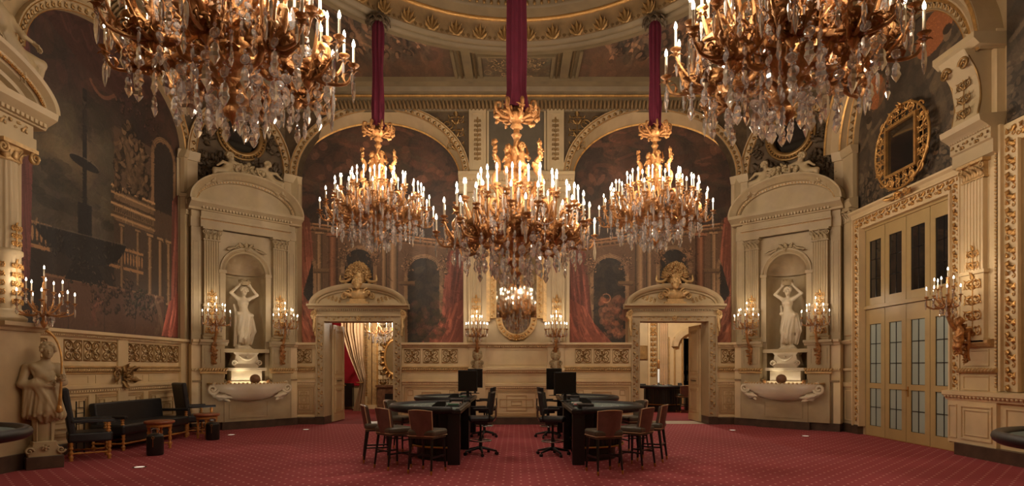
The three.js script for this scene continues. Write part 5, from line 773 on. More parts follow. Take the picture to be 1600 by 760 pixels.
// ---------------------------------------------------------------- corner fountains: surround, basin, statue
function nicheSurround(x, z, turn, label) {
  const p = structure('niche_surround', label, 'niche', [x, 0, z], turn);
  const R = 0.52, sy = 4.12, ny = 2.02;
  // wall with the arched opening
  mesh('niche_wall', [mv(extrude([[-1.34, 0.2], [1.34, 0.2], [1.34, 5.2], [-1.34, 5.2]], 0.1, 0, [[[-R, 1.22], [R, 1.22], ...arcPts(0, sy, R, R, 0, PI, 28)]]), 0, 0, -0.22)], M.stone, p);
  const cy = new THREE.CylinderGeometry(R, R, sy - 1.2, 32, 1, true, PI / 2, PI).translate(0, (sy + 1.2) / 2, -0.2);
  mesh('niche_back', [cy, rx(new THREE.CircleGeometry(R, 32, 0, PI), -PI / 2).translate(0, 1.21, -0.2)], M.stone, p);
  // fluted shell of the niche head
  const pos = [], idx = [], na = 48, nb = 10; for (let i = 0; i <= nb; i++) for (let j = 0; j <= na; j++) { const b = (i / nb) * PI / 2, a = (j / na) * PI, rr = R * (1.005 - 0.09 * Math.abs(Math.sin(a * 6.5)) * Math.sin(2 * b)); pos.push(rr * Math.cos(b) * Math.cos(a), sy + rr * Math.cos(b) * Math.sin(a), -0.2 - R * 0.8 * Math.sin(b)); } for (let i = 0; i < nb; i++) for (let j = 0; j < na; j++) { const a = i * (na + 1) + j; idx.push(a, a + 1, a + na + 1, a + 1, a + na + 2, a + na + 1); }
  const sh = new THREE.BufferGeometry(); sh.setAttribute('position', new THREE.Float32BufferAttribute(pos, 3)); sh.setIndex(idx); sh.computeVertexNormals(); mesh('niche_shell', [sh], M.shell, p);
  mesh('niche_arch', [archBand([[0, -0.2], [0.0, -0.1], [0.03, -0.08], [0.07, -0.1], [0.1, -0.06], [0.14, -0.06], [0.15, -0.14]], 0, sy, R, R, 0, PI, 36), bx(-R - 0.14, -R, 2.3, sy, -0.14, -0.07), bx(R, R + 0.14, 2.3, sy, -0.14, -0.07), bx(-R - 0.16, -R + 0.02, sy - 0.06, sy + 0.02, -0.16, -0.04), bx(R - 0.02, R + 0.16, sy - 0.06, sy + 0.02, -0.16, -0.04)], M.stone, p);
  mesh('niche_impost', [...arcBand(R - 0.015, sy - 0.08, sy + 0.02, -0.2)], M.stone, p);
  const cr = mesh('niche_crest', [spiral(-0.2, 0, 0.09, 1.5, 1, 0, 0.02), spiral(0.2, 0, 0.09, 1.5, -1, PI, 0.02), mv(leaf(0.14, 0.2, 0.5, 5), 0, 0, 0.02), ...[-1, 1].map((s) => mv(rz(leaf(0.1, 0.34, 0.4, 5), -s * 1.9), s * 0.24, 0.02, 0)), ...[-1, 1].map((s) => mv(rz(leaf(0.1, 0.22, 0.4, 5), -s * 0.8), s * 0.05, 0.02, 0)), mv(rosette(0.08, 6), 0, 0, 0.03)], M.stone, p); cr.position.set(0, sy + R + 0.12, -0.1);
  for (const s of [-1, 1]) {
    const col = new THREE.Group(); col.name = 'column'; col.position.set(s * 0.88, 0, -0.12); p.add(col);
    mesh('shaft', [flutedPilaster(0.36, 3.2, 4.86, 0.13, 6)], M.stone, col);
    mesh('drum', [bx(-0.19, 0.19, 2.42, 3.2, 0, 0.14), bx(-0.21, 0.21, 3.16, 3.22, 0, 0.17)], M.stone, col);
    const d = mesh('drum_relief', climbing(0.34, 0.72, 15 + s, 0.013), M.gilt, col); d.position.set(0, 2.45, 0.145);
    const e = mesh('shaft_relief', climbing(0.24, 0.32, 17 + s, 0.01), M.gilt, col); e.position.set(0, 3.24, 0.135);
    mesh('column_base', [mould([[0, 2.31], [0.22, 2.31], [0.23, 2.35], [0.18, 2.38], [0.2, 2.42], [0, 2.44]], -0.23, 0.23)], M.stone, col);
    mesh('capital', capital(0.38, 4.84, 5.16, 0.13), M.stone, col);
    // outer pilaster strip and pedestals
    mesh('outer_strip', [bx(Math.min(s * 1.12, s * 1.34), Math.max(s * 1.12, s * 1.34), 2.3, 5.16, -0.3, -0.06), ...frame(Math.min(s * 1.16, s * 1.3), Math.max(s * 1.16, s * 1.3), 2.5, 4.8, 0.015, -0.06, -0.05)], M.stone, p);
    mesh('pedestal', [bx(s * 0.88 - 0.26, s * 0.88 + 0.26, 0.2, 2.2, -0.2, 0.1), mould(CAP.map(([a, b]) => [a + 0.1, b]), s * 0.88 - 0.34, s * 0.88 + 0.34), ...frame(s * 0.88 - 0.2, s * 0.88 + 0.2, 1.7, 2.1, 0.02, 0.1, 0.115)], M.stone, p);
    mesh('pedestal_rope', [...rope(s * 0.88 - 0.34, s * 0.88 + 0.34, 1.55, 0.14, 0.045), mould([[0.1, 1.44], [0.16, 1.46], [0.16, 1.5], [0.1, 1.5]], s * 0.88 - 0.32, s * 0.88 + 0.32)], M.giltSoft, p);
    const o = s > 0 ? [1.14, 1.36] : [-1.36, -1.14];
    mesh('outer_pedestal', [bx(o[0], o[1], 0.2, 2.2, -0.3, 0.02), mould(CAP.map(([a, b]) => [a + 0.02, b]), o[0], o[1]), ...rope(o[0], o[1], 1.55, 0.05, 0.04)], M.creamWarm, p);
  }
  // entablature and segmental pediment
  mesh('entablature', [bx(-1.16, 1.16, 5.16, 5.4, -0.3, 0.06), bx(-1.36, 1.36, 5.16, 5.4, -0.3, -0.04), bx(-1.14, 1.14, 5.4, 5.58, -0.3, 0.03), bx(-1.34, 1.34, 5.4, 5.58, -0.3, -0.06), mould([[-0.3, 5.56], [0.08, 5.57], [0.1, 5.62], [0.24, 5.7], [0.28, 5.72], [0.28, 5.8], [-0.3, 5.82]], -1.44, 1.44), ...dentils(-1.16, 1.16, 5.6, 5.66, 0.08, 0.17, 0.08), mould([[0.06, 5.36], [0.09, 5.37], [0.09, 5.41], [0.06, 5.42]], -1.17, 1.17)], M.stone, p);
  mesh('gilt_beads', [...beads(-1.15, 1.15, 5.35, 0.065, 0.014, 0.04)], M.gilt, p);
  mesh('tympanum', [mv(extrude([[-1.32, 0], [1.32, 0], ...arcPts(0, 0, 1.32, 0.78, 0, PI, 34)], 0.2), 0, 5.8, -0.22)], M.stone, p);
  mesh('pediment_arch', [archBand([[-0.2, -0.04], [-0.19, 0.05], [-0.13, 0.06], [-0.11, 0.12], [-0.03, 0.2], [0.02, 0.26], [0.06, 0.26], [0.06, -0.3]], 0, 5.8, 1.4, 0.82, 0, PI, 40)], M.stone, p);
  const be = []; for (let i = 0; i < 46; i++) { const a = ((i + 0.5) / 46) * PI; be.push(ball(0.026, 1.24 * Math.cos(a), 5.8 + 0.66 * Math.sin(a), 0.05, 6)); } mesh('arch_beads', be, M.giltSoft, p);
  // socle under the basin
  mesh('socle', [bx(-1.2, 1.2, 0.2, 1.24, -0.25, 0.02), bx(-0.62, 0.62, 0.2, 0.8, 0.02, 0.12), ...frame(-0.5, 0.5, 0.28, 0.72, 0.025, 0.12, 0.135), ...frame(-1.15, -0.7, 0.3, 1.1, 0.02, 0.02, 0.035), ...frame(0.7, 1.15, 0.3, 1.1, 0.02, 0.02, 0.035)], M.stone, p);
  mesh('socle_base', [bx(-1.36, 1.36, 0, 0.2, -0.3, 0.06), bx(-0.68, 0.68, 0, 0.2, 0.06, 0.17)], M.baseStone, p);
  mesh('side_ledge', [mould([[-0.1, 1.22], [0.06, 1.24], [0.1, 1.28], [-0.1, 1.3]], -1.34, -0.55), mould([[-0.1, 1.22], [0.06, 1.24], [0.1, 1.28], [-0.1, 1.3]], 0.55, 1.34)], M.stone, p);
  return p;
}
function arcBand(r, y0, y1, z) { return [new THREE.CylinderGeometry(r, r, y1 - y0, 28, 1, true, PI / 2, PI).translate(0, (y0 + y1) / 2, z)]; }
function fountain(x, z, turn, label, k = 1) {
  const f = thing('fountain_basin', label, 'fountain', [x, 0, z], turn, 'shell fountains in the canted corners');
  // boat shaped bowl
  const prof = [[0.02, 0.74], [0.3, 0.76], [0.55, 0.83], [0.72, 0.93], [0.8, 1.02], [0.86, 1.06], [0.9, 1.14], [0.9, 1.2], [0.86, 1.2], [0.84, 1.13], [0.7, 1.02], [0.4, 0.93], [0.02, 0.9]];
  mesh('bowl', [lathe(prof, 48).scale(1.12, 1, 0.5).translate(0, 0, 0.14)], M.marble, f);
  const g = []; for (let i = 0; i < 60; i++) { const a = (i / 60) * TAU; g.push(new THREE.SphereGeometry(0.03, 6, 4).scale(1, 0.8, 1).translate(1.01 * Math.cos(a), 1.2, 0.14 + 0.45 * Math.sin(a))); } mesh('rim_beads', g, M.giltSoft, f);
  for (const s of [-1, 1]) mesh('volute', [spiral(s * 0.95, 1.06, 0.15, 1.8, s, PI / 2, 0.045, 7, 0.3), mv(rz(leaf(0.2, 0.5, 0.3, 6), s * 2.1), s * 0.98, 0.98, 0.3), mv(rz(leaf(0.14, 0.4, 0.3, 6), s * 1.75), s * 0.9, 0.9, 0.36)], M.marble, f);
  mesh('plinth', [bx(-0.4, 0.4, 1.16, 1.52, -0.34, -0.02, 0.01), bx(-0.5, 0.5, 1.52, 1.6, -0.34, 0.04, 0.01)], M.marble, f);
  mesh('pedestal', [extrude([[-0.28, 1.6], [0.28, 1.6], [0.34, 1.66], [0.3, 1.8], [0.27, 1.94], [0.32, 2.0], [-0.32, 2.0], [-0.27, 1.94], [-0.3, 1.8], [-0.34, 1.66]], 0.34, 0.01).translate(0, 0, -0.38), spiral(-0.32, 1.72, 0.08, 1.5, 1, 0, 0.025, 6, -0.02), spiral(0.32, 1.72, 0.08, 1.5, -1, PI, 0.025, 6, -0.02)], M.marble, f);
  const o = mesh('pedestal_swag', [tube([[-0.2, 0.08, 0], [-0.1, 0.0, 0.02], [0, -0.03, 0.02], [0.1, 0, 0.02], [0.2, 0.08, 0]], [0.015, 0.03, 0.035, 0.03, 0.015], 6, 12), mv(rosette(0.05), 0, 0.05, 0.01)], M.marble, f); o.position.set(0, 1.84, -0.03);
  mesh('plaque', [bx(-0.6, 0.6, 2.0, 2.1, -0.6, -0.02, 0.01)], M.stone, f);
  const b = mesh('ball', new THREE.SphereGeometry(0.13, 20, 14), M.terracotta, f); b.position.set(0.06, 1.3, 0.38);
  for (const s of [-0.5, 0.52]) mesh('spout', [lathe([[0.03, 1.1], [0.05, 1.22], [0.04, 1.26], [0.001, 1.29]], 10).translate(s, 0, 0.1)], M.bronze, f);
  mesh('water_basin_floor', [rx(new THREE.CircleGeometry(0.8, 30), -PI / 2).scale(1.12, 1, 0.5).translate(0, 1.1, 0.14)], M.marble, f);
  // lamp strip hidden in the bowl
  const lg = mesh('lamp_strip', [bx(-0.5, 0.5, 1.115, 1.14, 0.1, 0.15)], std({ color: 0xffffff, emissive: 0xffe9c8, emissiveIntensity: 2 }), f);
  const l = new THREE.RectAreaLight(new THREE.Color(1, 0.88, 0.68), NICHE_LAMP * 4 * k, 1.0, 0.05); l.position.set(0, 1.145, 0.125); l.rotation.x = -PI / 2 - 0.35 + PI; l.name = 'lamp_strip'; l.lookAt(0, 0, 0); f.add(l); l.rotation.set(PI / 2 - 0.35, 0, 0);
  const s1 = new THREE.SpotLight(new THREE.Color(1, 0.88, 0.68), NICHE_LAMP * 0.3 * k, 0, 0.6, 0.8, 2); s1.position.set(-0.25, 1.16, 0.3); s1.target.position.set(0, 3.2, -0.3); s1.castShadow = true; s1.shadow.radius = 1.5; s1.name = 'statue_lamp'; f.add(s1, s1.target);
  return f;
}
// marble woman with raised arms, drapery round the hips
function womanGeo() {
  const P = [
    // torso
    cap([0.03, 0.93, 0], [0.0, 1.05, 0.0], 0.125, 0.1, 0.05), cap([0.0, 1.05, 0.0], [-0.02, 1.27, 0.0], 0.095, 0.12, 0.05), cap([-0.13, 1.36, -0.01], [0.12, 1.36, -0.01], 0.055, 0.055, 0.06), ell([-0.02, 1.26, 0.0], [0.14, 0.13, 0.1], 0.04),
    ell([-0.075, 1.25, 0.085], [0.052, 0.05, 0.05], 0.03), ell([0.045, 1.25, 0.085], [0.052, 0.05, 0.05], 0.03), ell([0, 1.03, 0.06], [0.09, 0.09, 0.06], 0.05),
    cap([-0.01, 1.36, 0], [0.0, 1.48, 0.015], 0.05, 0.047, 0.03),
    ...headPrims([0.0, 1.575, 0.03], 0.23, 1),
    // arms
    cap([-0.16, 1.38, -0.01], [-0.34, 1.52, 0.02], 0.053, 0.042, 0.04), cap([-0.34, 1.52, 0.02], [-0.15, 1.715, 0.05], 0.042, 0.027, 0.015), cap([0.15, 1.38, -0.01], [0.35, 1.5, 0.02], 0.053, 0.042, 0.04), cap([0.35, 1.5, 0.02], [0.16, 1.715, 0.05], 0.042, 0.027, 0.015),
    // hips and legs
    ell([0.03, 0.9, -0.01], [0.175, 0.15, 0.13], 0.06), cap([0.1, 0.86, 0], [0.1, 0.47, 0.04], 0.1, 0.065, 0.05), cap([0.1, 0.47, 0.04], [0.09, 0.07, -0.02], 0.062, 0.036, 0.03), cap([0.08, 0.05, -0.03], [0.11, 0.025, 0.12], 0.035, 0.02, 0.02),
    cap([-0.06, 0.86, 0.01], [-0.1, 0.5, 0.1], 0.1, 0.066, 0.05), cap([-0.1, 0.5, 0.1], [-0.12, 0.08, -0.02], 0.06, 0.034, 0.03), cap([-0.12, 0.05, -0.03], [-0.17, 0.025, 0.11], 0.034, 0.02, 0.02),
    // rolled waist cloth and hanging drapery
    cap([-0.16, 0.97, 0.06], [0.18, 0.92, 0.08], 0.04, 0.05, 0.03), cap([0.18, 0.92, 0.08], [0.17, 0.95, -0.1], 0.05, 0.05, 0.03), cap([-0.16, 0.97, 0.06], [-0.14, 0.98, -0.1], 0.04, 0.045, 0.03), cap([0.02, 0.9, 0.0], [-0.01, 0.5, 0.03], 0.16, 0.17, 0.05, [11, 0.012, 3]), cap([-0.02, 0.56, 0.0], [0.02, 0.26, -0.03], 0.16, 0.13, 0.05, [9, 0.02, 2]), cap([-0.03, 0.85, 0.1], [-0.12, 0.2, 0.09], 0.035, 0.045, 0.03, [5, 0.012, 0]), cap([0.06, 0.85, 0.1], [0.0, 0.3, 0.12], 0.03, 0.04, 0.03), cap([0.21, 0.92, -0.02], [0.27, 0.5, -0.04], 0.05, 0.07, 0.04, [5, 0.015, 1]), cap([0.27, 0.5, -0.04], [0.2, 0.16, -0.06], 0.065, 0.045, 0.04, [5, 0.014, 1]), cap([-0.18, 0.95, -0.05], [-0.22, 1.2, -0.1], 0.04, 0.03, 0.03), cap([-0.15, 0.9, -0.1], [-0.18, 0.1, -0.1], 0.06, 0.05, 0.04, [5, 0.015, 1]),
    // rocky foot block
    cap([-0.12, 0.0, -0.02], [0.12, 0.0, -0.02], 0.1, 0.1, 0.04), ell([0, 0, 0.02], [0.26, 0.04, 0.18], 0.02),
  ];
  return join(sdf(P, 0.0125), handGeo([-0.15, 1.715, 0.05], [0.5, 0.75, 0.1], [0.6, 0, 0.5], 0.7, 1), handGeo([0.16, 1.715, 0.05], [-0.5, 0.75, 0.1], [-0.6, 0, 0.5], 0.7, 1));
}
const WOMAN = womanGeo();
const BASKET = (() => { const r = rng(12), g = [lathe([[0.07, 0], [0.12, 0.03], [0.15, 0.09], [0.16, 0.1], [0.14, 0.1], [0.1, 0.05]], 18)]; for (let i = 0; i < 26; i++) g.push(ball(0.035 + 0.015 * r(), 0.1 * (r() - 0.5) * 2, 0.1 + 0.04 * r(), 0.1 * (r() - 0.5) * 2, 7)); for (let i = 0; i < 3; i++) g.push(new THREE.TorusGeometry(0.1 + 0.022 * i, 0.01, 5, 18).rotateX(PI / 2).translate(0, 0.02 + 0.03 * i, 0)); return join(g); })();
function statue(x, z, turn, label) {
  const dz = -0.24, s = Math.sin(turn), c = Math.cos(turn);
  const o = thing('marble_statue', label, 'statue', [x + dz * s, 2.1, z + dz * c], turn, 'marble women in the corner niches');
  mesh('figure', WOMAN, M.marble, o); const b = mesh('fruit_basket', BASKET, M.stone, o); b.position.set(0, 1.74, 0.05);
  o.scale.setScalar(0.98); return o;
}
const NL = [-7.15, -15.8, PI / 4], NR = [7.12, -15.8, -PI / 4];
nicheSurround(...NL, 'cream columned niche with segmental pediment in the corner beside the fountain mural');
nicheSurround(...NR, 'cream columned niche with segmental pediment in the corner beside the folding doors');
fountain(...NL, 'lit white shell fountain basin with a ball, beside the black high-backed armchair', 1.2);
fountain(...NR, 'white shell fountain basin with a ball, in the corner beside the folding doors', 0.7);
statue(...NL, 'marble woman with arms raised under a basket, in the niche beside the fountain mural');
statue(...NR, 'marble woman with arms raised under a basket, in the niche beside the folding doors');
// ---------------------------------------------------------------- putti and reclining figures on the pediments
const puttoPrims = (lean = 0.3) => [ // child lying on a slope, head up, along +x
  ...headPrims([-0.2, 0.34, 0.04], 0.2, 1), cap([-0.18, 0.2, 0], [-0.2, 0.26, 0.01], 0.045, 0.04, 0.03), cap([-0.17, 0.19, 0], [0.02, 0.1, 0.02], 0.09, 0.1, 0.05), cap([-0.24, 0.21, 0.03], [-0.36, 0.1, 0.08], 0.04, 0.033, 0.03), cap([-0.36, 0.1, 0.08], [-0.3, 0.0, 0.12], 0.033, 0.024, 0.02), ell([-0.29, -0.01, 0.13], [0.03, 0.02, 0.03], 0.015), cap([-0.1, 0.2, 0.05], [0.04, 0.26, 0.12], 0.04, 0.032, 0.03), cap([0.04, 0.26, 0.12], [0.16, 0.22, 0.14], 0.032, 0.022, 0.02), ell([0.19, 0.215, 0.14], [0.034, 0.02, 0.028], 0.015), cap([0.05, 0.08, 0.04], [0.26, 0.14, 0.08], 0.078, 0.055, 0.04), cap([0.26, 0.14, 0.08], [0.36, -0.04, 0.08], 0.052, 0.034, 0.03), cap([0.36, -0.06, 0.06], [0.43, -0.08, 0.1], 0.03, 0.02, 0.02), cap([0.05, 0.06, -0.02], [0.3, 0.02, 0.0], 0.075, 0.052, 0.04), cap([0.3, 0.02, 0.0], [0.5, -0.1, 0.02], 0.05, 0.032, 0.03), cap([0.5, -0.11, 0.02], [0.57, -0.12, 0.05], 0.028, 0.018, 0.02), cap([-0.2, 0.02, -0.05], [0.3, -0.08, -0.04], 0.09, 0.07, 0.05, [6, 0.015, 2])];
const PUTTO = join(sdf(puttoPrims(), 0.013)), PUTTO2 = join(mirrored(sdf(puttoPrims(), 0.013)));
function pedimentPutti(x, z, turn, where) {
  const put = (u, y, geo, tilt, label) => { const s = Math.sin(turn), c = Math.cos(turn), o = thing('putto_statue', label, 'statue', [x + u * c + 0.08 * s, y, z - u * s + 0.08 * c], turn, 'putti on the niche pediments'); const m = mesh('figure', geo, M.stone, o); m.rotation.z = tilt; o.scale.setScalar(1.15); return o; };
  put(-0.52, 6.6, PUTTO2, 0.42, 'reclining putto on the lower slope of the niche pediment, ' + where[0]);
  put(0.52, 6.6, PUTTO, -0.42, 'reclining putto on the other slope of the niche pediment, ' + where[1]);
  const s = Math.sin(turn), c = Math.cos(turn), r = rng(66), g = [];
  for (let i = 0; i < 40; i++) { const q = r() * 1.2 - 0.6; g.push(mv(rz(leaf(0.12, 0.2, 0.6, 4, 0.3), (r() - 0.5) * 3), q * 0.5, 0.02 + 0.2 * r() * (1 - Math.abs(q)), 0.03 * r())); if (i % 2) g.push(ball(0.04 + 0.02 * r(), q * 0.6, 0.05 + 0.22 * r() * (1 - Math.abs(q)), 0.06, 7)); }
  const o = thing('fruit_garland', 'carved garland of fruit and leaves between the putti, ' + where[2], 'carving', [x + 0.1 * s, 6.68, z + 0.1 * c], turn, 'garlands on the niche pediments'); mesh('garland', g, M.stone, o);
}
pedimentPutti(...NL, ['nearer the fountain mural', 'nearer the curtained doorway', 'over the niche beside the fountain mural']);
pedimentPutti(...NR, ['nearer the bar doorway', 'nearer the folding doors', 'over the niche beside the folding doors']);
{ // reclining youth on the arched pediment of the side portal
  const P = [...headPrims([-0.62, 0.82, 0.1], 0.24, 1), cap([-0.6, 0.62, 0.06], [-0.61, 0.72, 0.08], 0.055, 0.05, 0.03), cap([-0.58, 0.55, 0.05], [-0.2, 0.22, 0.06], 0.14, 0.13, 0.06), cap([-0.74, 0.56, 0.05], [-0.42, 0.58, 0.12], 0.07, 0.07, 0.05), cap([-0.75, 0.56, 0.08], [-0.86, 0.28, 0.14], 0.055, 0.045, 0.04), cap([-0.86, 0.28, 0.14], [-0.66, 0.12, 0.22], 0.044, 0.03, 0.03), cap([-0.42, 0.58, 0.12], [-0.24, 0.42, 0.24], 0.055, 0.045, 0.04), cap([-0.24, 0.42, 0.24], [-0.08, 0.46, 0.26], 0.04, 0.028, 0.03), ell([-0.2, 0.18, 0.06], [0.17, 0.14, 0.13], 0.06), cap([-0.14, 0.2, 0.08], [0.28, 0.38, 0.14], 0.12, 0.08, 0.05), cap([0.28, 0.38, 0.14], [0.36, -0.08, 0.12], 0.075, 0.045, 0.03), cap([0.36, -0.12, 0.1], [0.5, -0.16, 0.14], 0.04, 0.022, 0.02), cap([-0.14, 0.14, 0.0], [0.3, 0.14, 0.04], 0.12, 0.085, 0.05), cap([0.3, 0.14, 0.04], [0.62, -0.2, 0.06], 0.075, 0.045, 0.03), cap([0.62, -0.23, 0.05], [0.74, -0.27, 0.09], 0.036, 0.022, 0.02), cap([-0.4, 0.3, 0.1], [0.1, 0.1, 0.16], 0.1, 0.12, 0.05, [8, 0.02, 4]), cap([-0.1, 0.14, 0.12], [0.1, -0.1, 0.12], 0.1, 0.06, 0.05, [7, 0.02, 3])];
  const o = thing('reclining_statue', 'carved reclining figure on the arched pediment beside the fluted gilt column', 'statue', [-XL + 0.5, 6.28, -9.32], PI / 2);
  const rf = mesh('figure', join(sdf(P, 0.018), handGeo([-0.66, 0.12, 0.22], [0.8, -0.3, 0.2], [0, -1, 0], 0.3, 1.1), handGeo([-0.08, 0.46, 0.26], [0.9, -0.1, 0.2], [0, -1, 0], 0.5, 1.1)), M.stone, o); rf.rotation.z = -0.34;
}
// ---------------------------------------------------------------- herm figure carrying a candelabrum
{
  const o = thing('herm_statue', 'stone herm of a draped woman holding up a gilt branch, beside the fluted column', 'statue', [-7.6, 0, -9.55], PI / 2 - 0.75);
  const P = [...headPrims([0.05, 1.86, 0.08], 0.24, 1), cap([0.02, 1.66, 0.02], [0.04, 1.77, 0.05], 0.06, 0.052, 0.03), cap([-0.16, 1.6, -0.01], [0.17, 1.6, 0.01], 0.08, 0.08, 0.05), cap([0, 1.56, 0], [0, 1.2, 0], 0.15, 0.12, 0.06), ell([-0.07, 1.48, 0.1], [0.065, 0.06, 0.06], 0.03), ell([0.08, 1.48, 0.1], [0.065, 0.06, 0.06], 0.03),
    cap([-0.2, 1.6, 0], [-0.28, 1.34, 0.08], 0.07, 0.055, 0.04), cap([-0.28, 1.34, 0.08], [0.0, 1.32, 0.2], 0.054, 0.035, 0.03), cap([0.2, 1.6, 0.02], [0.25, 1.36, 0.1], 0.068, 0.055, 0.04), cap([0.25, 1.36, 0.1], [0.17, 1.42, 0.22], 0.052, 0.034, 0.03),
    cap([0, 1.22, 0.02], [0.02, 0.92, 0.02], 0.17, 0.22, 0.05, [12, 0.02, 2]), cap([-0.12, 1.36, 0.12], [0.14, 0.86, 0.2], 0.07, 0.06, 0.05, [6, 0.015, 2]), cap([0.1, 1.3, 0.14], [0.2, 0.84, 0.12], 0.06, 0.08, 0.05, [6, 0.018, 2]), cap([-0.2, 1.32, 0.08], [-0.2, 0.86, 0.06], 0.06, 0.07, 0.05, [6, 0.018, 2]), cap([-0.14, 1.62, 0.1], [0.16, 1.3, 0.13], 0.05, 0.06, 0.05), cap([0.03, 0.92, 0.12], [0.0, 0.78, 0.12], 0.12, 0.05, 0.05, [7, 0.02, 1]), ...Array.from({ length: 6 }, (_, i) => cap([-0.17 + 0.05 * i, 1.6 - 0.015 * i, 0.1], [-0.04 + 0.035 * i, 1.24, 0.145], 0.02, 0.014, 0.01)), ...Array.from({ length: 9 }, (_, i) => cap([-0.2 + 0.05 * i, 1.22, 0.12 + 0.05 * Math.sin((i / 8) * PI)], [-0.25 + 0.06 * i, 0.84 + 0.03 * (i % 2), 0.1 + 0.12 * Math.sin((i / 8) * PI)], 0.018, 0.026, 0.01)), cap([-0.14, 1.22, 0.11], [0.14, 1.22, 0.11], 0.026, 0.026, 0.015)];
  mesh('figure', join(sdf(P, 0.011), handGeo([0.0, 1.32, 0.2], [1, 0.05, 0.25], [0, 0.2, 1], 0.9, 1.1), handGeo([0.17, 1.42, 0.22], [0.1, 0.4, 1], [1, 0, 0], 1.1, 1.1)), M.stone, o);
  mesh('tapered_shaft', [new THREE.CylinderGeometry(0.2, 0.15, 0.62, 4, 1).rotateY(PI / 4).scale(1.1, 1, 0.9).translate(0, 0.62, 0), ...frame(-0.1, 0.1, 0.42, 0.8, 0.015, 0.11, 0.135)], M.stone, o);
  mesh('scroll_foot', [extrude([[-0.2, 0.2], [0.2, 0.2], [0.22, 0.28], [0.15, 0.36], [0.14, 0.42], [-0.14, 0.42], [-0.15, 0.36], [-0.22, 0.28]], 0.36, 0.01).translate(0, 0, -0.18), mv(rosette(0.07, 6), 0, 0.34, 0.21), ...[-1, 1].map((s) => spiral(s * 0.2, 0.29, 0.06, 1.4, -s, 0, 0.018, 6, 0.21))], M.stone, o);
  mesh('plinth', [bx(-0.24, 0.24, 0, 0.2, -0.22, 0.22, 0.01)], M.baseStone, o);
  mesh('gilt_branch', [tube([[0.17, 0.95, 0.26], [0.19, 1.4, 0.28], [0.19, 1.85, 0.24], [0.12, 2.1, 0.12], [0.03, 2.2, 0.08]], [0.03, 0.016, 0.015, 0.018, 0.03], 7, 20), mv(lathe([[0.02, 0.88], [0.055, 0.91], [0.035, 0.97], [0.02, 1.05]], 12), 0.17, 0, 0.26)], M.gilt, o);
}
// ---------------------------------------------------------------- candles, crystals
const CANDLE = join(lathe([[0.001, 0], [0.018, 0], [0.016, 0.02], [0.0145, 0.2], [0.011, 0.205], [0.001, 0.205]], 10));
const FLAME = join(lathe([[0.001, 0.2], [0.013, 0.206], [0.019, 0.23], [0.016, 0.255], [0.008, 0.28], [0.001, 0.295]], 8));
const SMALL = 0.62;
const facet = (pts, n) => { const g = lathe(pts, n).toNonIndexed(); g.computeVertexNormals(); return g; };
const KITE = join(mv(new THREE.OctahedronGeometry(0.016, 0), 0, -0.016, 0), mv(rx(facet([[0.001, -0.012], [0.026, -0.008], [0.036, 0], [0.026, 0.008], [0.001, 0.012]], 10), PI / 2), 0, -0.066, 0), mv(new THREE.OctahedronGeometry(0.012, 0), 0, -0.112, 0), facet([[0.001, -0.12], [0.02, -0.135], [0.03, -0.165], [0.024, -0.185], [0.036, -0.215], [0.016, -0.25], [0.001, -0.268]], 6).scale(1, 1, 0.5));
const ICICLE = join(mv(new THREE.OctahedronGeometry(0.012, 0), 0, -0.012, 0), mv(new THREE.OctahedronGeometry(0.016, 0), 0, -0.038, 0), facet([[0.001, -0.05], [0.013, -0.075], [0.015, -0.13], [0.009, -0.18], [0.001, -0.205]], 6));
const PLUME = join(facet([[0.001, 0], [0.018, 0.02], [0.026, 0.06], [0.02, 0.11], [0.007, 0.15], [0.001, 0.165]], 6).scale(1, 1, 0.45));
const BOBECHE = lathe([[0.02, -0.05], [0.026, -0.03], [0.018, -0.015], [0.05, -0.005], [0.064, 0.012], [0.058, 0.014], [0.022, 0.004], [0.022, 0.03], [0.001, 0.03]], 12);
function candle(parent, x, y, z, k = 1) { const c = mesh('candle', CANDLE, M.candle, parent); c.position.set(x, y, z); if (k !== 1) c.scale.setScalar(k); mesh('flame', FLAME, M.flame, c); return c; }
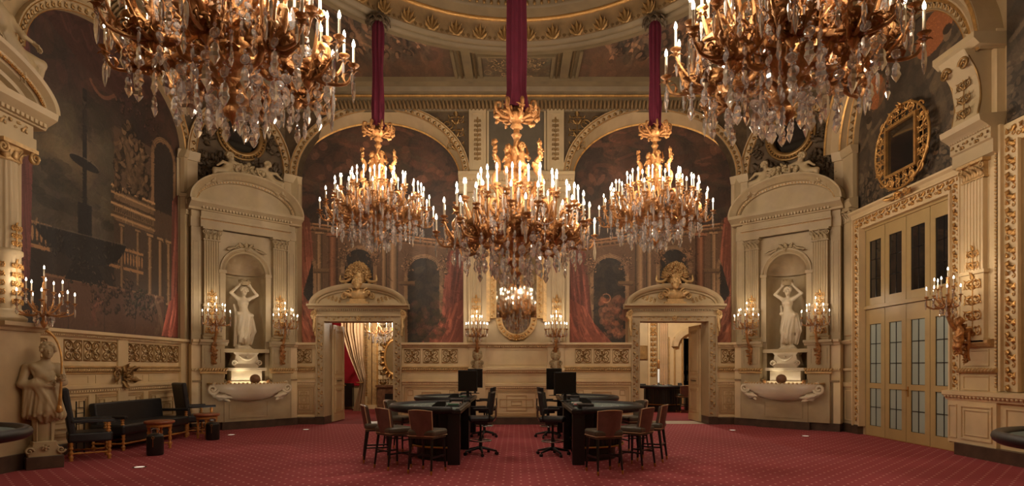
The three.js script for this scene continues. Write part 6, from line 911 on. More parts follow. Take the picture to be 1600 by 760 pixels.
// ---------------------------------------------------------------- chandelier (origin at the top of the crown)
const SPOTS = [[1.26, 0, -2.02], [1.15, 9.5, -1.82], [1.15, -9.5, -1.82], [0.97, 14, -1.6], [0.97, -14, -1.62], [0.8, 2, -1.46], [0.57, 12, -1.36], [0.62, -11, -1.4]];
function branchGeo() { // one gilt bough reaching along +x, with its candle arms
  const g = [];
  g.push(tube([[0.2, -1.62, 0], [0.36, -1.86, 0], [0.56, -2.08, 0], [0.78, -2.12, 0], [0.94, -2.0, 0], [0.98, -1.86, 0], [0.9, -1.8, 0], [0.84, -1.87, 0]], [0.05, 0.062, 0.055, 0.05, 0.044, 0.036, 0.03, 0.022], 8, 34));
  g.push(tube([[0.18, -1.95, 0], [0.36, -2.2, 0], [0.52, -2.2, 0], [0.56, -2.06, 0]], [0.035, 0.04, 0.035, 0.03], 7, 14));
  g.push(tube([[0.3, -1.78, 0], [0.42, -1.6, 0], [0.58, -1.6, 0], [0.62, -1.74, 0], [0.54, -1.8, 0]], [0.035, 0.034, 0.03, 0.024, 0.016], 7, 20));
  for (const [R, a, y] of SPOTS) {
    const q = (a * PI) / 180, x = R * Math.cos(q), z = R * Math.sin(q), f = R > 0.9 ? 0.74 : 0.42, bx0 = f, by = f > 0.6 ? -2.1 : -1.9;
    g.push(tube([[bx0, by, 0], [bx0 + (x - bx0) * 0.35, Math.min(by, y) - 0.12, z * 0.45], [bx0 + (x - bx0) * 0.85, y - 0.2, z * 0.92], [x, y - 0.06, z]], [0.03, 0.022, 0.018, 0.014], 6, 12));
    g.push(at(BOBECHE, x, y, z));
    g.push(spiral(0, 0, 0.06, 1.4, 1, 0, 0.011, 5).rotateY(-q).translate(bx0 + (x - bx0) * 0.55, Math.min(by, y) - 0.04, z * 0.65));
    for (let i = 0; i < 4; i++) g.push(mv(ry(rx(leaf(0.05, 0.09, 0.7, 3, 0.3), 0.7), (i / 4) * TAU), x, y - 0.07, z));
    for (let i = 0; i < 5; i++) { const t = 0.2 + 0.15 * i; g.push(mv(ry(rx(leaf(0.075, 0.15, 0.9, 3, 0.3), 0.5 * (i % 2 ? 1 : -1)), i * 1.9 + a), bx0 + (x - bx0) * t, by + (Math.min(by, y) - 0.12 - by) * Math.min(1, t * 2.4) + (y - 0.1 - Math.min(by, y) + 0.06) * Math.max(0, t - 0.45), z * t)); }
  }
  const r = rng(4); // leafage over the bough and a mask boss at its elbow
  const path = new THREE.CatmullRomCurve3([V(0.2, -1.62, 0), V(0.36, -1.86, 0), V(0.56, -2.08, 0), V(0.78, -2.12, 0), V(0.94, -2.0, 0)]);
  for (let i = 0; i < 46; i++) { const p = path.getPoint(i / 45), l = leaf(0.08 + 0.05 * r(), 0.15 + 0.09 * r(), 0.9, 4, 0.25); g.push(mv(rz(rx(l, (r() - 0.5) * 3.4), -0.9 - r() * 1.3), p.x, p.y, p.z + 0.03 * (r() - 0.5))); }
  g.push(mv(ry(rosette(0.09, 7, 0.7), PI / 2), 0.72, -2.18, 0), mv(rx(rosette(0.1, 8, 0.6), PI / 2), 0.78, -2.2, 0), ball(0.055, 0.78, -2.2, 0, 8), mv(lathe([[0.001, -0.12], [0.02, -0.09], [0.05, -0.05], [0.07, 0], [0.04, 0.04]], 10), 0.78, -2.2, 0));
  return join(g);
}
const BRANCH = branchGeo();
const PUTTO_UP = (() => { // small gilt child standing with arms up, for chandelier stems and sconces
  const P = [...headPrims([0, 0.47, 0.01], 0.14, 1), cap([0, 0.37, 0], [0, 0.41, 0], 0.03, 0.028, 0.02), cap([0, 0.35, 0], [0, 0.22, 0], 0.062, 0.062, 0.03), cap([-0.06, 0.36, 0], [-0.13, 0.44, 0.02], 0.028, 0.023, 0.02), cap([-0.13, 0.44, 0.02], [-0.1, 0.54, 0.03], 0.022, 0.016, 0.012), ell([-0.095, 0.56, 0.03], [0.018, 0.022, 0.015], 0.01), cap([0.06, 0.36, 0], [0.13, 0.3, 0.05], 0.028, 0.023, 0.02), cap([0.13, 0.3, 0.05], [0.08, 0.25, 0.09], 0.022, 0.016, 0.012), ell([0.07, 0.245, 0.095], [0.018, 0.016, 0.018], 0.01), cap([-0.03, 0.2, 0], [-0.05, 0.1, 0.03], 0.048, 0.036, 0.03), cap([-0.05, 0.1, 0.03], [-0.04, 0.01, -0.01], 0.034, 0.022, 0.02), cap([-0.04, 0, -0.01], [-0.05, -0.01, 0.04], 0.02, 0.014, 0.012), cap([0.03, 0.2, 0], [0.05, 0.1, 0.05], 0.048, 0.036, 0.03), cap([0.05, 0.1, 0.05], [0.04, 0.01, 0.0], 0.034, 0.022, 0.02), cap([0.04, 0, 0], [0.05, -0.01, 0.05], 0.02, 0.014, 0.012), cap([-0.07, 0.24, 0.03], [0.06, 0.18, 0.05], 0.025, 0.03, 0.02)];
  return join(sdf(P, 0.0095));
})();
function chandelier(label, [x, y, z], turn, scale, group) {
  const c = thing('chandelier', label, 'chandelier', [x, y, z], turn, group);
  // crown
  const cg = [lathe([[0.05, -0.36], [0.1, -0.32], [0.07, -0.27], [0.09, -0.23], [0.15, -0.19], [0.17, -0.15], [0.15, -0.12], [0.1, -0.1], [0.07, -0.04], [0.05, 0]], 24)];
  for (let i = 0; i < 9; i++) cg.push(ry(join(spiral(0.25, -0.13, 0.075, 1.6, 1, 2, 0.017, 6), mv(rz(leaf(0.1, 0.14, 0.8, 4, 0.3), -1.4), 0.28, -0.2, 0), tube([[0.14, -0.2, 0], [0.26, -0.18, 0], [0.35, -0.1, 0], [0.35, 0.0, 0], [0.28, 0.01, 0], [0.28, -0.06, 0]], [0.024, 0.026, 0.024, 0.022, 0.018, 0.012], 6, 16), mv(rz(leaf(0.12, 0.16, 0.7, 4, 0.3), -0.3), 0.27, -0.16, 0), mv(ry(rosette(0.05, 5), PI / 2), 0.34, -0.12, 0)), (i / 9) * TAU));
  mesh('crown', cg, M.bronze, c);
  mesh('stem', [lathe([[0.045, -0.3], [0.05, -0.42], [0.085, -0.45], [0.06, -0.49], [0.045, -0.53], [0.05, -0.62], [0.1, -0.66], [0.12, -0.72], [0.08, -0.8], [0.075, -0.98], [0.11, -1.04], [0.16, -1.1], [0.17, -1.16]], 18)], M.bronze, c);
  const bg = [lathe([[0.17, -1.16], [0.1, -1.22], [0.08, -1.34], [0.13, -1.42], [0.2, -1.5], [0.25, -1.62], [0.26, -1.74], [0.21, -1.86], [0.24, -1.96], [0.3, -2.04], [0.28, -2.14], [0.2, -2.24], [0.16, -2.3]], 24)];
  const lf = leaf(0.14, 0.3, 0.6, 5, 0.25); for (let i = 0; i < 12; i++) { const a = (i / 12) * TAU; bg.push(mv(ry(mv(rx(lf.clone(), 0.25), 0, -1.74, 0.22), a), 0, 0, 0), ry(mv(rx(lf.clone(), 0.4), 0, -2.2, 0.2), a + 0.26), ry(mv(rx(lf.clone().scale(0.8, 0.8, 0.8), 0.3), 0, -1.42, 0.1), a)); }
  mesh('body', bg, M.bronze, c);
  mesh('finial', [lathe([[0.16, -2.3], [0.17, -2.34], [0.11, -2.38], [0.15, -2.42], [0.16, -2.47], [0.1, -2.52], [0.07, -2.55], [0.1, -2.6], [0.09, -2.65], [0.03, -2.7], [0.001, -2.76]], 20), ...Array.from({ length: 8 }, (_, i) => ry(mv(rx(leaf(0.1, 0.2, 0.5, 4), 0.4), 0, -2.44, 0.12), (i / 8) * TAU))], M.bronze, c);
  for (let i = 0; i < 3; i++) { const a = (i / 3) * TAU + 0.5, o = mesh('putto', PUTTO_UP, M.bronze, c); o.position.set(0.13 * Math.sin(a), -1.14, 0.13 * Math.cos(a)); o.rotation.y = a; o.scale.setScalar(0.98); }
  for (let i = 0; i < 3; i++) { // tall scrolls ending in small figures
    const a = (i / 3) * TAU + 1.55, o = mesh('scroll_bracket', join(tube([[0.16, -1.5, 0], [0.34, -1.42, 0], [0.42, -1.2, 0], [0.34, -1.05, 0], [0.36, -0.92, 0], [0.42, -0.84, 0]], [0.045, 0.05, 0.045, 0.04, 0.05, 0.03], 7, 22), ry(at(PUTTO_UP.clone().scale(0.55, 0.55, 0.55), 0, 0, 0), PI / 2).translate(0.4, -0.9, 0), mv(rz(leaf(0.16, 0.3, 0.7, 5), -0.8), 0.26, -1.42, 0), mv(rz(leaf(0.12, 0.22, 0.7, 5), 0.2), 0.36, -1.1, 0)), M.bronze, c); o.rotation.y = a;
  }
  const NB = 8;
  for (let b = 0; b < NB; b++) {
    const a = (b / NB) * TAU; const o = mesh('branch', BRANCH, M.bronze, c); o.rotation.y = -a;
    for (const [R, da, yy] of SPOTS) { const q = a + (da * PI) / 180; candle(c, R * Math.cos(q), yy + 0.02 + 0.02 * Math.sin(b * 3 + R * 9), R * Math.sin(q)); }
    // crystal pendants
    const drop = (geo, R, da, yy, k, rot = 0) => { const q = a + (da * PI) / 180, m = mesh('crystal_drop', geo, M.crystal, c); m.position.set(R * Math.cos(q), yy, R * Math.sin(q)); m.scale.setScalar(k); m.rotation.y = -q + rot; };
    for (const [R, da, yy] of SPOTS.slice(0, 6)) drop(ICICLE, R * 0.99, da + 2.2, yy - 0.03, 1.25, da);
    drop(KITE, 0.78, 0, -2.3, 1.55, PI / 2); drop(KITE, 1.0, 7, -2.14, 1.4, 0.4); drop(KITE, 0.98, -8, -2.18, 1.5, 1.2); drop(KITE, 0.5, 10, -2.22, 1.6, 0.2); drop(KITE, 0.4, -6, -2.25, 1.75, 1); drop(ICICLE, 1.26, 0, -2.08, 1.7); drop(KITE, 0.24, 12, -2.44, 1.6, 0.6); drop(KITE, 0.62, 18, -2.2, 1.5, 0.9); drop(KITE, 0.86, -16, -2.16, 1.35, 0.1); drop(ICICLE, 1.12, 14, -2.0, 1.6, 0.5);
    for (let k = 0; k < 8; k++) { const u = ((k * 37 + b * 11) % 19) / 19, v = ((k * 23 + b * 7) % 17) / 17; drop(k % 3 === 2 ? PLUME : KITE, 0.3 + 0.72 * u, 44 * v - 22, k % 3 === 2 ? -1.9 + 0.3 * v : -1.62 - 0.1 * u - 0.35 * ((k * 5 + b) % 7) / 7, 0.9 + 0.3 * v, k + b); }
    drop(PLUME, 0.72, 22, -1.82, 1.5, 0.3); drop(PLUME, 0.5, -22, -1.74, 1.4, 1.0); drop(PLUME, 0.9, -20, -1.95, 1.2, 0.6);
  }
  // strings of cut beads between the boughs
  const bd = [], oc = new THREE.OctahedronGeometry(0.016, 0); for (let b = 0; b < NB; b++) for (const [R0, y0, sag, n] of [[0.86, -1.78, 0.26, 18], [0.55, -1.62, 0.22, 14], [0.32, -1.2, 0.5, 0]]) for (let i = 0; i < n; i++) { const t = (i + 0.5) / n, a = ((b + t) / NB) * TAU; bd.push(at(oc, R0 * Math.cos(a), y0 - sag * 4 * t * (1 - t), R0 * Math.sin(a))); }
  for (let i = 0; i < 16; i++) { const a = (i / 16) * TAU; for (let k = 0; k < 10; k++) { const t = k / 9; bd.push(at(oc, (0.12 + 0.44 * t * t) * Math.cos(a), -1.12 - 0.5 * t, (0.12 + 0.44 * t * t) * Math.sin(a))); } for (let k = 0; k < 9; k++) bd.push(at(oc, (0.62 - 0.045 * k) * Math.cos(a + 0.2), -2.02 - 0.035 * k - 0.05 * Math.sin((k / 8) * PI), (0.62 - 0.045 * k) * Math.sin(a + 0.2))); }
  const sb = mesh('bead_strings', bd, M.crystal, c); sb.userData.kind = 'stuff';
  // the light of the candles, set in one flame of each second bough and one near the stem
  for (let b = 0; b < NB; b += 2) { const [R, da, yy] = SPOTS[b % 4 ? 3 : 1], q = (b / NB) * TAU + (da * PI) / 180; lamp(CANDLE_COLOR, CHANDELIER_LAMP, R * Math.cos(q), yy + 0.02 + 0.02 * Math.sin(b * 3 + R * 9) + 0.25, R * Math.sin(q), 0.016, c, 'candle_lamp'); }
  { const [R, da, yy] = SPOTS[5], q = (1 / NB) * TAU + (da * PI) / 180; lamp(CANDLE_COLOR, CHANDELIER_LAMP, R * Math.cos(q), yy + 0.02 + 0.02 * Math.sin(3 + R * 9) + 0.25, R * Math.sin(q), 0.016, c, 'candle_lamp'); }
  c.scale.setScalar(scale);
  return c;
}
const five = 'crystal and gilt chandeliers of the hall';
chandelier('crystal chandelier on a wide velvet sleeve, hanging lowest, before the wall mirror', [0, 5.9, -9.8], 0.1, 1.04, five);
chandelier('gilt crystal chandelier in front of the mural above the curtained doorway', [-3.08, 6.99, -13.25], 0.3, 0.98, five);
chandelier('gilt crystal chandelier in front of the mural above the bar doorway', [3.08, 6.99, -13.25], -0.25, 0.98, five);
chandelier('large nearby gilt crystal chandelier overlapping the fountain mural', [-3.05, 6.96, -6.4], 0.15, 1.0, five);
chandelier('large nearby gilt crystal chandelier overlapping the lunette with the gilt grille', [2.9, 6.96, -6.4], 0.42, 1.0, five);
// velvet sleeves over the chains
function sleeve(label, x, y0, y1, z, r) {
  const o = thing('velvet_sleeve', label, 'sleeve', [x, y0, z], 0, 'dark red velvet sleeves of the chandelier chains');
  const h = y1 - y0, rows = 40, m = 60, pos = [], idx = []; for (let i = 0; i <= rows; i++) for (let j = 0; j < m; j++) { const t = i / rows, a = (j / m) * TAU, q = r * (1 + 0.22 * Math.sin(a * 7 + 0.5 * Math.sin(t * 5)) + 0.1 * Math.sin(a * 13 + 3 * t)) * (t < 0.05 ? 1.35 - 7 * t : 1) * (t > 0.96 ? 1 - (t - 0.96) * 8 : 1) * (1 + 0.08 * Math.sin(t * 9)); pos.push(q * Math.cos(a), t * h, q * Math.sin(a)); } for (let i = 0; i < rows; i++) for (let j = 0; j < m; j++) { const a = i * m + j, b = i * m + ((j + 1) % m); idx.push(a, a + m, b, b, a + m, b + m); }
  const g = new THREE.BufferGeometry(); g.setAttribute('position', new THREE.Float32BufferAttribute(pos, 3)); g.setIndex(idx); g.computeVertexNormals(); mesh('velvet', [g], M.velvet, o); return o;
}
sleeve('wide dark red velvet sleeve running up into the round ceiling opening', 0, 5.86, 11.55, -9.8, 0.125);
sleeve('dark red velvet sleeve above the chandelier before the curtained doorway mural', -3.08, 6.95, 9.3, -13.25, 0.105);
sleeve('dark red velvet sleeve above the chandelier before the bar doorway mural', 3.08, 6.95, 9.3, -13.25, 0.105);
sleeve('dark red velvet sleeve of the large chandelier near the fountain mural', -3.05, 6.92, 9.3, -6.4, 0.105);
sleeve('dark red velvet sleeve of the large chandelier near the folding doors', 2.9, 6.92, 9.3, -6.4, 0.105);
const ROSE = join([0, 1].flatMap((k) => Array.from({ length: 10 }, (_, i) => ry(mv(rx(leaf(0.2 - 0.05 * k, 0.34 - 0.1 * k, 0.7, 5, 0.3), PI / 2 + 0.1), 0, -0.02 - 0.06 * k, 0.06), ((i + k * 0.5) / 10) * TAU))), lathe([[0.001, -0.16], [0.08, -0.14], [0.14, -0.06], [0.16, 0.02]], 16));
for (const [x, z, l] of [[-3.08, -13.25, 'above the curtained doorway chandelier'], [3.08, -13.25, 'above the bar doorway chandelier'], [-3.05, -6.4, 'above the chandelier near the fountain mural'], [2.9, -6.4, 'above the chandelier near the folding doors']]) { const o = thing('ceiling_rose', 'dark gilt leaf rosette on the ceiling ring ' + l, 'rosette', [x, HC - 0.06, z], 0, 'ceiling rosettes'); mesh('rosette', ROSE, M.darkRelief, o); }
// ---------------------------------------------------------------- wall sconces (origin on the wall at the height of the arms; z into the room)
function sconce(label, [x, y, z], turn, kind, group) {
  const s = thing('wall_sconce', label, 'sconce', [x, y, z], turn, group), arms = [];
  const out = kind === 'figure' ? 0.42 : 0.3;
  const tiers = kind === 'tall' ? [[0, 0.34, 1, 0], [0.14, 0.2, 5, 0.0], [0.3, 0.0, 9, 0.0]] : kind === 'herm' ? [[0, 0.42, 1, 0], [0.24, 0.2, 5, 0.3], [0.4, 0.02, 7, 0]] : [[0, 0.34, 1, 0], [0.2, 0.16, 4, 0.4], [0.33, 0.0, 6, 0]];
  const spots = []; for (const [R, h, n, ph] of tiers) for (let i = 0; i < n; i++) { const a = n === 1 ? 0 : kind === 'herm' ? ((i + ph) / n) * TAU : -PI * 0.08 + ((i + 0.5) / n) * PI * 1.16; spots.push([R * Math.cos(a), h, out + R * Math.sin(a)]); }
  for (const [a, h, b] of spots) { arms.push(tube([[0, -0.12, out], [a * 0.4, -0.2 + h * 0.3, out + (b - out) * 0.4], [a * 0.95, h - 0.16, out + (b - out) * 0.95], [a, h - 0.03, b]], [0.02, 0.015, 0.012, 0.01], 6, 12), at(BOBECHE.clone().scale(SMALL, SMALL, SMALL), a, h, b), spiral(0, 0, 0.035, 1.3, 1, 0, 0.007, 4).rotateY(-Math.atan2(b - out, a)).translate(a * 0.6, h * 0.5 - 0.16, out + (b - out) * 0.6)); }
  mesh('arms', arms, M.bronze, s);
  mesh('stem', [lathe([[0.001, -0.4], [0.03, -0.36], [0.05, -0.3], [0.025, -0.24], [0.06, -0.16], [0.03, -0.06], [0.022, 0.1], [0.032, 0.22], [0.02, 0.34]], 12).translate(0, 0, out), ...Array.from({ length: 6 }, (_, i) => mv(ry(mv(rx(leaf(0.06, 0.13, 0.8, 4), 0.5), 0, -0.2, 0.04), (i / 6) * TAU), 0, 0, out))], M.bronze, s);
  if (kind !== 'herm') {
    const r = rng(19), g = [tube([[0, -0.36, out], [0, -0.52, out * 0.8], [0, -0.62, out * 0.45], [0, -0.6, 0.02]], [0.03, 0.035, 0.04, 0.05], 7, 14), tube([[0, -0.58, 0.06], [0.03, -0.8, 0.08], [-0.02, -1.0, 0.07], [0, -1.14, 0.05]], [0.04, 0.035, 0.04, 0.03], 7, 12)];
    for (let i = 0; i < 20; i++) { const t = i / 19; g.push(mv(rz(leaf(0.07, 0.13, 0.8, 4, 0.3), (r() - 0.5) * 4), 0.04 * (r() - 0.5), -0.5 - 0.62 * t, 0.09 + 0.03 * r())); }
    g.push(mv(rosette(0.09, 8, 0.6), 0, -1.12, 0.08), mv(rosette(0.07, 6, 0.6), 0, -0.58, 0.12));
    mesh('wall_bracket', g, M.bronze, s);
  }
  if (kind === 'figure') { const o = mesh('putto', PUTTO_UP, M.bronze, s); o.position.set(0, -1.0, 0.22); o.scale.setScalar(1.15); }
  for (const [a, h, b] of spots) candle(s, a, h + 0.01, b, SMALL);
  spots.forEach(([a, h, b], i) => { if (i === 0) return; const m = mesh('crystal_drop', i % 2 ? KITE : ICICLE, M.crystal, s); m.position.set(a, h - 0.02, b + 0.01); m.scale.setScalar(i % 2 ? 0.75 : 1); m.rotation.y = i; });
  for (let i = 0; i < 8; i++) { const m = mesh('crystal_drop', KITE, M.crystal, s); const q = (i / 8) * TAU; m.position.set(0.12 * Math.cos(q), -0.1 - 0.06 * (i % 2), out + 0.12 * Math.sin(q)); m.scale.setScalar(0.8); m.rotation.y = q; }
  const [a, h, b] = spots[3]; lamp(CANDLE_COLOR, SCONCE_LAMP, a, h + 0.01 + 0.245 * SMALL, b, 0.01, s, 'candle_lamp');
  const [a2, h2, b2] = spots[0]; lamp(CANDLE_COLOR, SCONCE_LAMP, a2, h2 + 0.01 + 0.245 * SMALL, b2, 0.01, s, 'candle_lamp');
  return s;
}
const onNiche = ([x, z, t], u, w) => [x + u * Math.cos(t) + w * Math.sin(t), z - u * Math.sin(t) + w * Math.cos(t)];
for (const [N, u, l] of [[NL, -0.88, 'gilt candle sconce on the niche column nearest the fountain mural'], [NL, 0.88, 'gilt candle sconce on the niche column nearest the curtained doorway'], [NR, -0.88, 'gilt candle sconce on the niche column nearest the bar doorway'], [NR, 0.88, 'gilt candle sconce on the niche column nearest the folding doors']]) { const [a, b] = onNiche(N, u, 0.03); sconce(l, [a, 2.86, b], N[2], 'corner', 'sconces of the corner niches'); }
sconce('two tiered gilt candle sconce at the mirror edge nearest the curtained doorway', [-1.1, 2.66, -ZB + 0.1], 0, 'tall', 'sconces beside the wall mirror');
sconce('two tiered gilt candle sconce at the mirror edge nearest the bar doorway', [1.1, 2.66, -ZB + 0.1], 0, 'tall', 'sconces beside the wall mirror');
sconce('bronze putto sconce with candles on the pier beside the folding doors', [XR - 0.24, 2.86, -10.58], -PI / 2, 'figure');
sconce('crystal candelabrum raised above the stone herm beside the fluted column', [-7.6, 2.62, -9.55], PI / 2 - 0.75, 'herm').children.forEach((o) => { o.position.z -= 0.2; });
// ---------------------------------------------------------------- wall mirror
{
  const m = thing('wall_mirror', 'tall mirror with rounded foot in a carved gilt frame between two sconces', 'mirror', [0, 0, -ZB], 0);
  const out = (q, y1) => [[-0.58 - q, y1 + q], [-0.58 - q, 3.0], ...arcPts(0, 3.0, 0.42 + q, 0.46 + q, PI, TAU, 24), [0.58 + q, 3.0], [0.58 + q, y1 + q]];
  mesh('glass', [mv(extrude(out(0, 6.3), 0.01), 0, 0, 0.06)], M.mirror, m);
  mesh('frame', [mv(extrude(out(0.15, 6.3), 0.08, 0.015, [out(0, 6.3).reverse()]), 0, 0, 0.02), mv(extrude(out(0.03, 6.3), 0.1, 0.01, [out(0, 6.3).reverse()]), 0, 0, 0.03)], M.giltSoft, m);
  for (const s of [-1, 1]) { const o = mesh('frame_ornament', rz(leafBorder(3.2, 0.1, 0.09), PI / 2), M.gilt, m); o.position.set(s * 0.67, 3.05, 0.12); mesh('frame_strip', [bx(s * 0.8 - 0.05, s * 0.8 + 0.05, 2.9, 6.4, 0, 0.08), mv(spiral(0, 0, 0.08, 1.5, s, 0, 0.02, 6), s * 0.78, 4.85, 0.1)], M.giltSoft, m); }
  const b = []; for (let i = 0; i < 14; i++) { const a = PI + ((i + 0.5) / 14) * PI; b.push(mv(rz(leaf(0.1, 0.13, 0.5, 4, 0.3), a - PI / 2), 0.43 * Math.cos(a), 3.0 + 0.47 * Math.sin(a), 0.1)); } mesh('foot_ornament', [...b, mv(rosette(0.12, 8), 0, 2.46, 0.12), spiral(-0.17, 2.45, 0.08, 1.4, 1, 0, 0.02, 6, 0.12), spiral(0.17, 2.45, 0.08, 1.4, -1, PI, 0.02, 6, 0.12)], M.gilt, m);
}
// ---------------------------------------------------------------- gaming tables (origin on the floor; dealer's straight side towards +x, players' arc towards -x)
function tableOutline(q = 0) { // half-round top, long axis along z
  const L = 1.1 + q, D = 1.36 + q, pts = [[0.06 + q, -L], [0.06 + q, L], [-0.12, L]];
  for (let i = 0; i <= 30; i++) { const a = PI / 2 + (i / 30) * PI; pts.push([-0.15 + (D - 0.15) * Math.cos(a), L * Math.sin(a)]); }
  return pts;
}
const lay = (pts, depth, bevel) => rx(extrude(pts.map(([x, z]) => [x, -z]), depth, bevel), -PI / 2);
function cardTable(label, [x, y, z], turn, group) {
  const t = thing('gaming_table', label, 'table', [x, y, z], turn, group);
  mesh('table_top', [mv(lay(tableOutline(-0.05), 0.05, 0.01), 0, 0.85, 0)], M.blackLacquer, t);
  const fl = panelGeo(tableOutline(-0.13).map(([a, b]) => [b, a]), 0.006); // printed baize
  const felt = mesh('baize', fl, M.feltTop, t); fl.applyMatrix4(new THREE.Matrix4().makeBasis(V(0, 0, 1), V(1, 0, 0), V(0, 1, 0))); felt.position.y = 0.912;
  const rim = tableOutline(-0.06).slice(2).map(([a, b]) => V(a, 0.905, b)); mesh('padded_rim', [tube(rim, 0.06, 10), bx(-0.07, 0.0, 0.86, 0.93, -1.04, 1.04, 0.02)], M.leatherBlack, t);
  mesh('chip_tray', [bx(-0.3, -0.06, 0.915, 0.945, -0.38, 0.38, 0.008)], M.blackPlastic, t);
  const ch = [['#8a2f2f'], ['#d8d2c2'], ['#2f4a6a'], ['#2f6a44']].map(([c]) => std({ color: c, roughness: 0.5 }));
  for (let i = 0; i < 8; i++) { const o = mesh('chip_row', [mv(rz(cyl(0.019, 0.019, -0.09, 0.09, 12), PI / 2), 0, 0, 0)], ch[i % 4], t); o.position.set(-0.18, 0.95, -0.32 + i * 0.09); }
  mesh('card_shoe', [extrude([[0, 0], [0.22, 0], [0.22, 0.1], [0.1, 0.1], [0, 0.03]], 0.11, 0.006).translate(-0.5, 0.925, 0.55)], M.blackPlastic, t);
  mesh('shuffler', [bx(-0.36, -0.1, 0.92, 1.0, -0.95, -0.66, 0.015)], M.blackPlastic, t);
  const sk = tableOutline(-0.42); mesh('curved_body', [mv(lay(sk, 0.6, 0), 0, 0.22, 0)], M.blackLacquer, t);
  const ribs = []; for (let i = 0; i <= 26; i++) { const a = PI / 2 + (i / 26) * PI; ribs.push(bx(-0.012, 0.012, 0.22, 0.8, -0.012, 0.012).translate(-0.15 + 0.79 * Math.cos(a), 0, 0.68 * Math.sin(a))); } mesh('fluting', ribs, M.blackPlastic, t);
  mesh('body_base', [mv(lay(tableOutline(-0.5), 0.22, 0), 0, 0, 0)], M.blackPlastic, t);
  const fr = tableOutline(-0.36).slice(2).map(([a, b]) => V(a, 0.25, b)); mesh('foot_rail', [tube(fr, 0.018, 8)], M.brass, t);
  for (const s of [-1, 1]) mesh('end_panel', [bx(-0.2, 0.0, 0, 0.86, s > 0 ? 0.86 : -1.0, s > 0 ? 1.0 : -0.86, 0.008)], M.blackLacquer, t);
  return t;
}
const tg = 'black half-round gaming tables';
const T1 = cardTable('black half-round gaming table with three brown-backed stools, before the curtained doorway', [-0.93, 0, -10.75], 0, tg);
const T2 = cardTable('black half-round gaming table with three brown-backed stools, before the bar doorway', [0.92, 0, -10.75], PI, tg);
cardTable('black gaming table behind the one with stools, nearest the curtained doorway', [-1.0, 0, -13.75], 0, tg);
cardTable('black gaming table behind the one with stools, nearest the bar doorway', [1.0, 0, -13.75], PI, tg);
cardTable('black gaming table cut off in view beside the herm statue', [-6.48, 0, -5.95], PI, tg);
cardTable('black gaming table cut off in view beside the gilt framed bay', [6.02, 0, -5.5], 0, tg);
// ---------------------------------------------------------------- player stools (facing -z: back towards +z)
const bentPanel = (w, h, t, curve, y0, lean, taper = 0) => { const g = new THREE.BoxGeometry(w, h, t, 10, 6, 1); const p = g.attributes.position; for (let i = 0; i < p.count; i++) { let x = p.getX(i), y = p.getY(i), z = p.getZ(i); const u = x / (w / 2), v = y / h + 0.5; x *= 1 + taper * (v - 0.5); z += -curve * u * u * -1 * -1 + lean * v; p.setXYZ(i, x, y + h / 2 + y0 - 0.02 * u * u * v, z); } g.computeVertexNormals(); return g; };
function stool(label, [x, y, z], turn, group) {
  const s = thing('bar_stool', label, 'stool', [x, y, z], turn, group);
  mesh('seat', [new RoundedBoxGeometry(0.46, 0.1, 0.44, 3, 0.04).translate(0, 0.615, 0), bx(-0.21, 0.21, 0.53, 0.575, -0.2, 0.2, 0.01)], M.leatherOlive, s);
  mesh('seat_piping', [tube([[-0.225, 0.57, -0.2], [0.225, 0.57, -0.2], [0.225, 0.57, 0.21], [-0.225, 0.57, 0.21], [-0.225, 0.57, -0.2]], 0.007, 5)], M.piping, s);
  mesh('backrest', [bentPanel(0.37, 0.4, 0.045, 0.06, 0.57, 0.07, 0.12).translate(0, 0, 0.2)], M.leatherBrown, s);
  mesh('back_cushion', [bentPanel(0.34, 0.36, 0.03, 0.055, 0.6, 0.065, 0.12).translate(0, 0, 0.168)], M.leatherOlive, s);
  const e = [[-1, 0], [-1, 1], [1, 1], [1, 0]].map(([u, v]) => V(u * 0.19 * (1 + 0.12 * (v - 0.5)), 0.57 + 0.4 * v - 0.02 * v, 0.225 - 0.07 + 0.07 * v)); const tp = []; for (let i = 0; i <= 8; i++) { const u = -1 + i / 4; tp.push(V(u * 0.2, 0.968 - 0.02 * u * u, 0.29 - 0.07 * u * u)); }
  mesh('back_piping', [tube([e[0], e[1]], 0.008, 5), tube([e[2], e[3]], 0.008, 5), tube(tp, 0.008, 5)], M.piping, s);
  for (const a of [-1, 1]) for (const b of [-1, 1]) { const l = mesh('leg', [tube([[a * 0.18, 0.54, b * 0.17], [a * 0.2, 0.05, b * (b > 0 ? 0.23 : 0.19)]], [0.026, 0.017], 4)], M.blackLacquer, s); mesh('brass_cap', [tube([[a * 0.2, 0.06, b * (b > 0 ? 0.229 : 0.189)], [a * 0.202, 0, b * (b > 0 ? 0.236 : 0.194)]], [0.019, 0.014], 6)], M.brass, l); }
  mesh('stretcher', [bx(-0.19, 0.19, 0.2, 0.225, -0.19, -0.17), bx(-0.19, 0.19, 0.28, 0.305, 0.19, 0.21), bx(-0.2, -0.18, 0.24, 0.265, -0.18, 0.2), bx(0.18, 0.2, 0.24, 0.265, -0.18, 0.2)], M.blackLacquer, s);
  return s;
}
const sg = 'brown-backed bar stools';
const stools = [[-1.36, -9.12, -0.4, 'bar stool with its brown back to the viewer, at the table before the curtained doorway'], [-1.96, -9.52, -0.8, 'bar stool half turned, middle of three at the table before the curtained doorway'], [-2.38, -10.2, -1.3, 'bar stool seen from the side, next to the curtained doorway'], [1.33, -9.08, 0.3, 'bar stool with its brown back to the viewer, at the table before the bar doorway'], [1.93, -9.62, 0.85, 'bar stool half turned, middle of three at the table before the bar doorway'], [2.33, -10.3, 1.15, 'bar stool seen from the side, next to the bar doorway']];
let stool0; stools.forEach(([x, z, a, l], i) => { if (!i) stool0 = stool(l, [x, 0, z], a, sg); else copyOf(stool0, l, [x, 0, z], a, sg); });
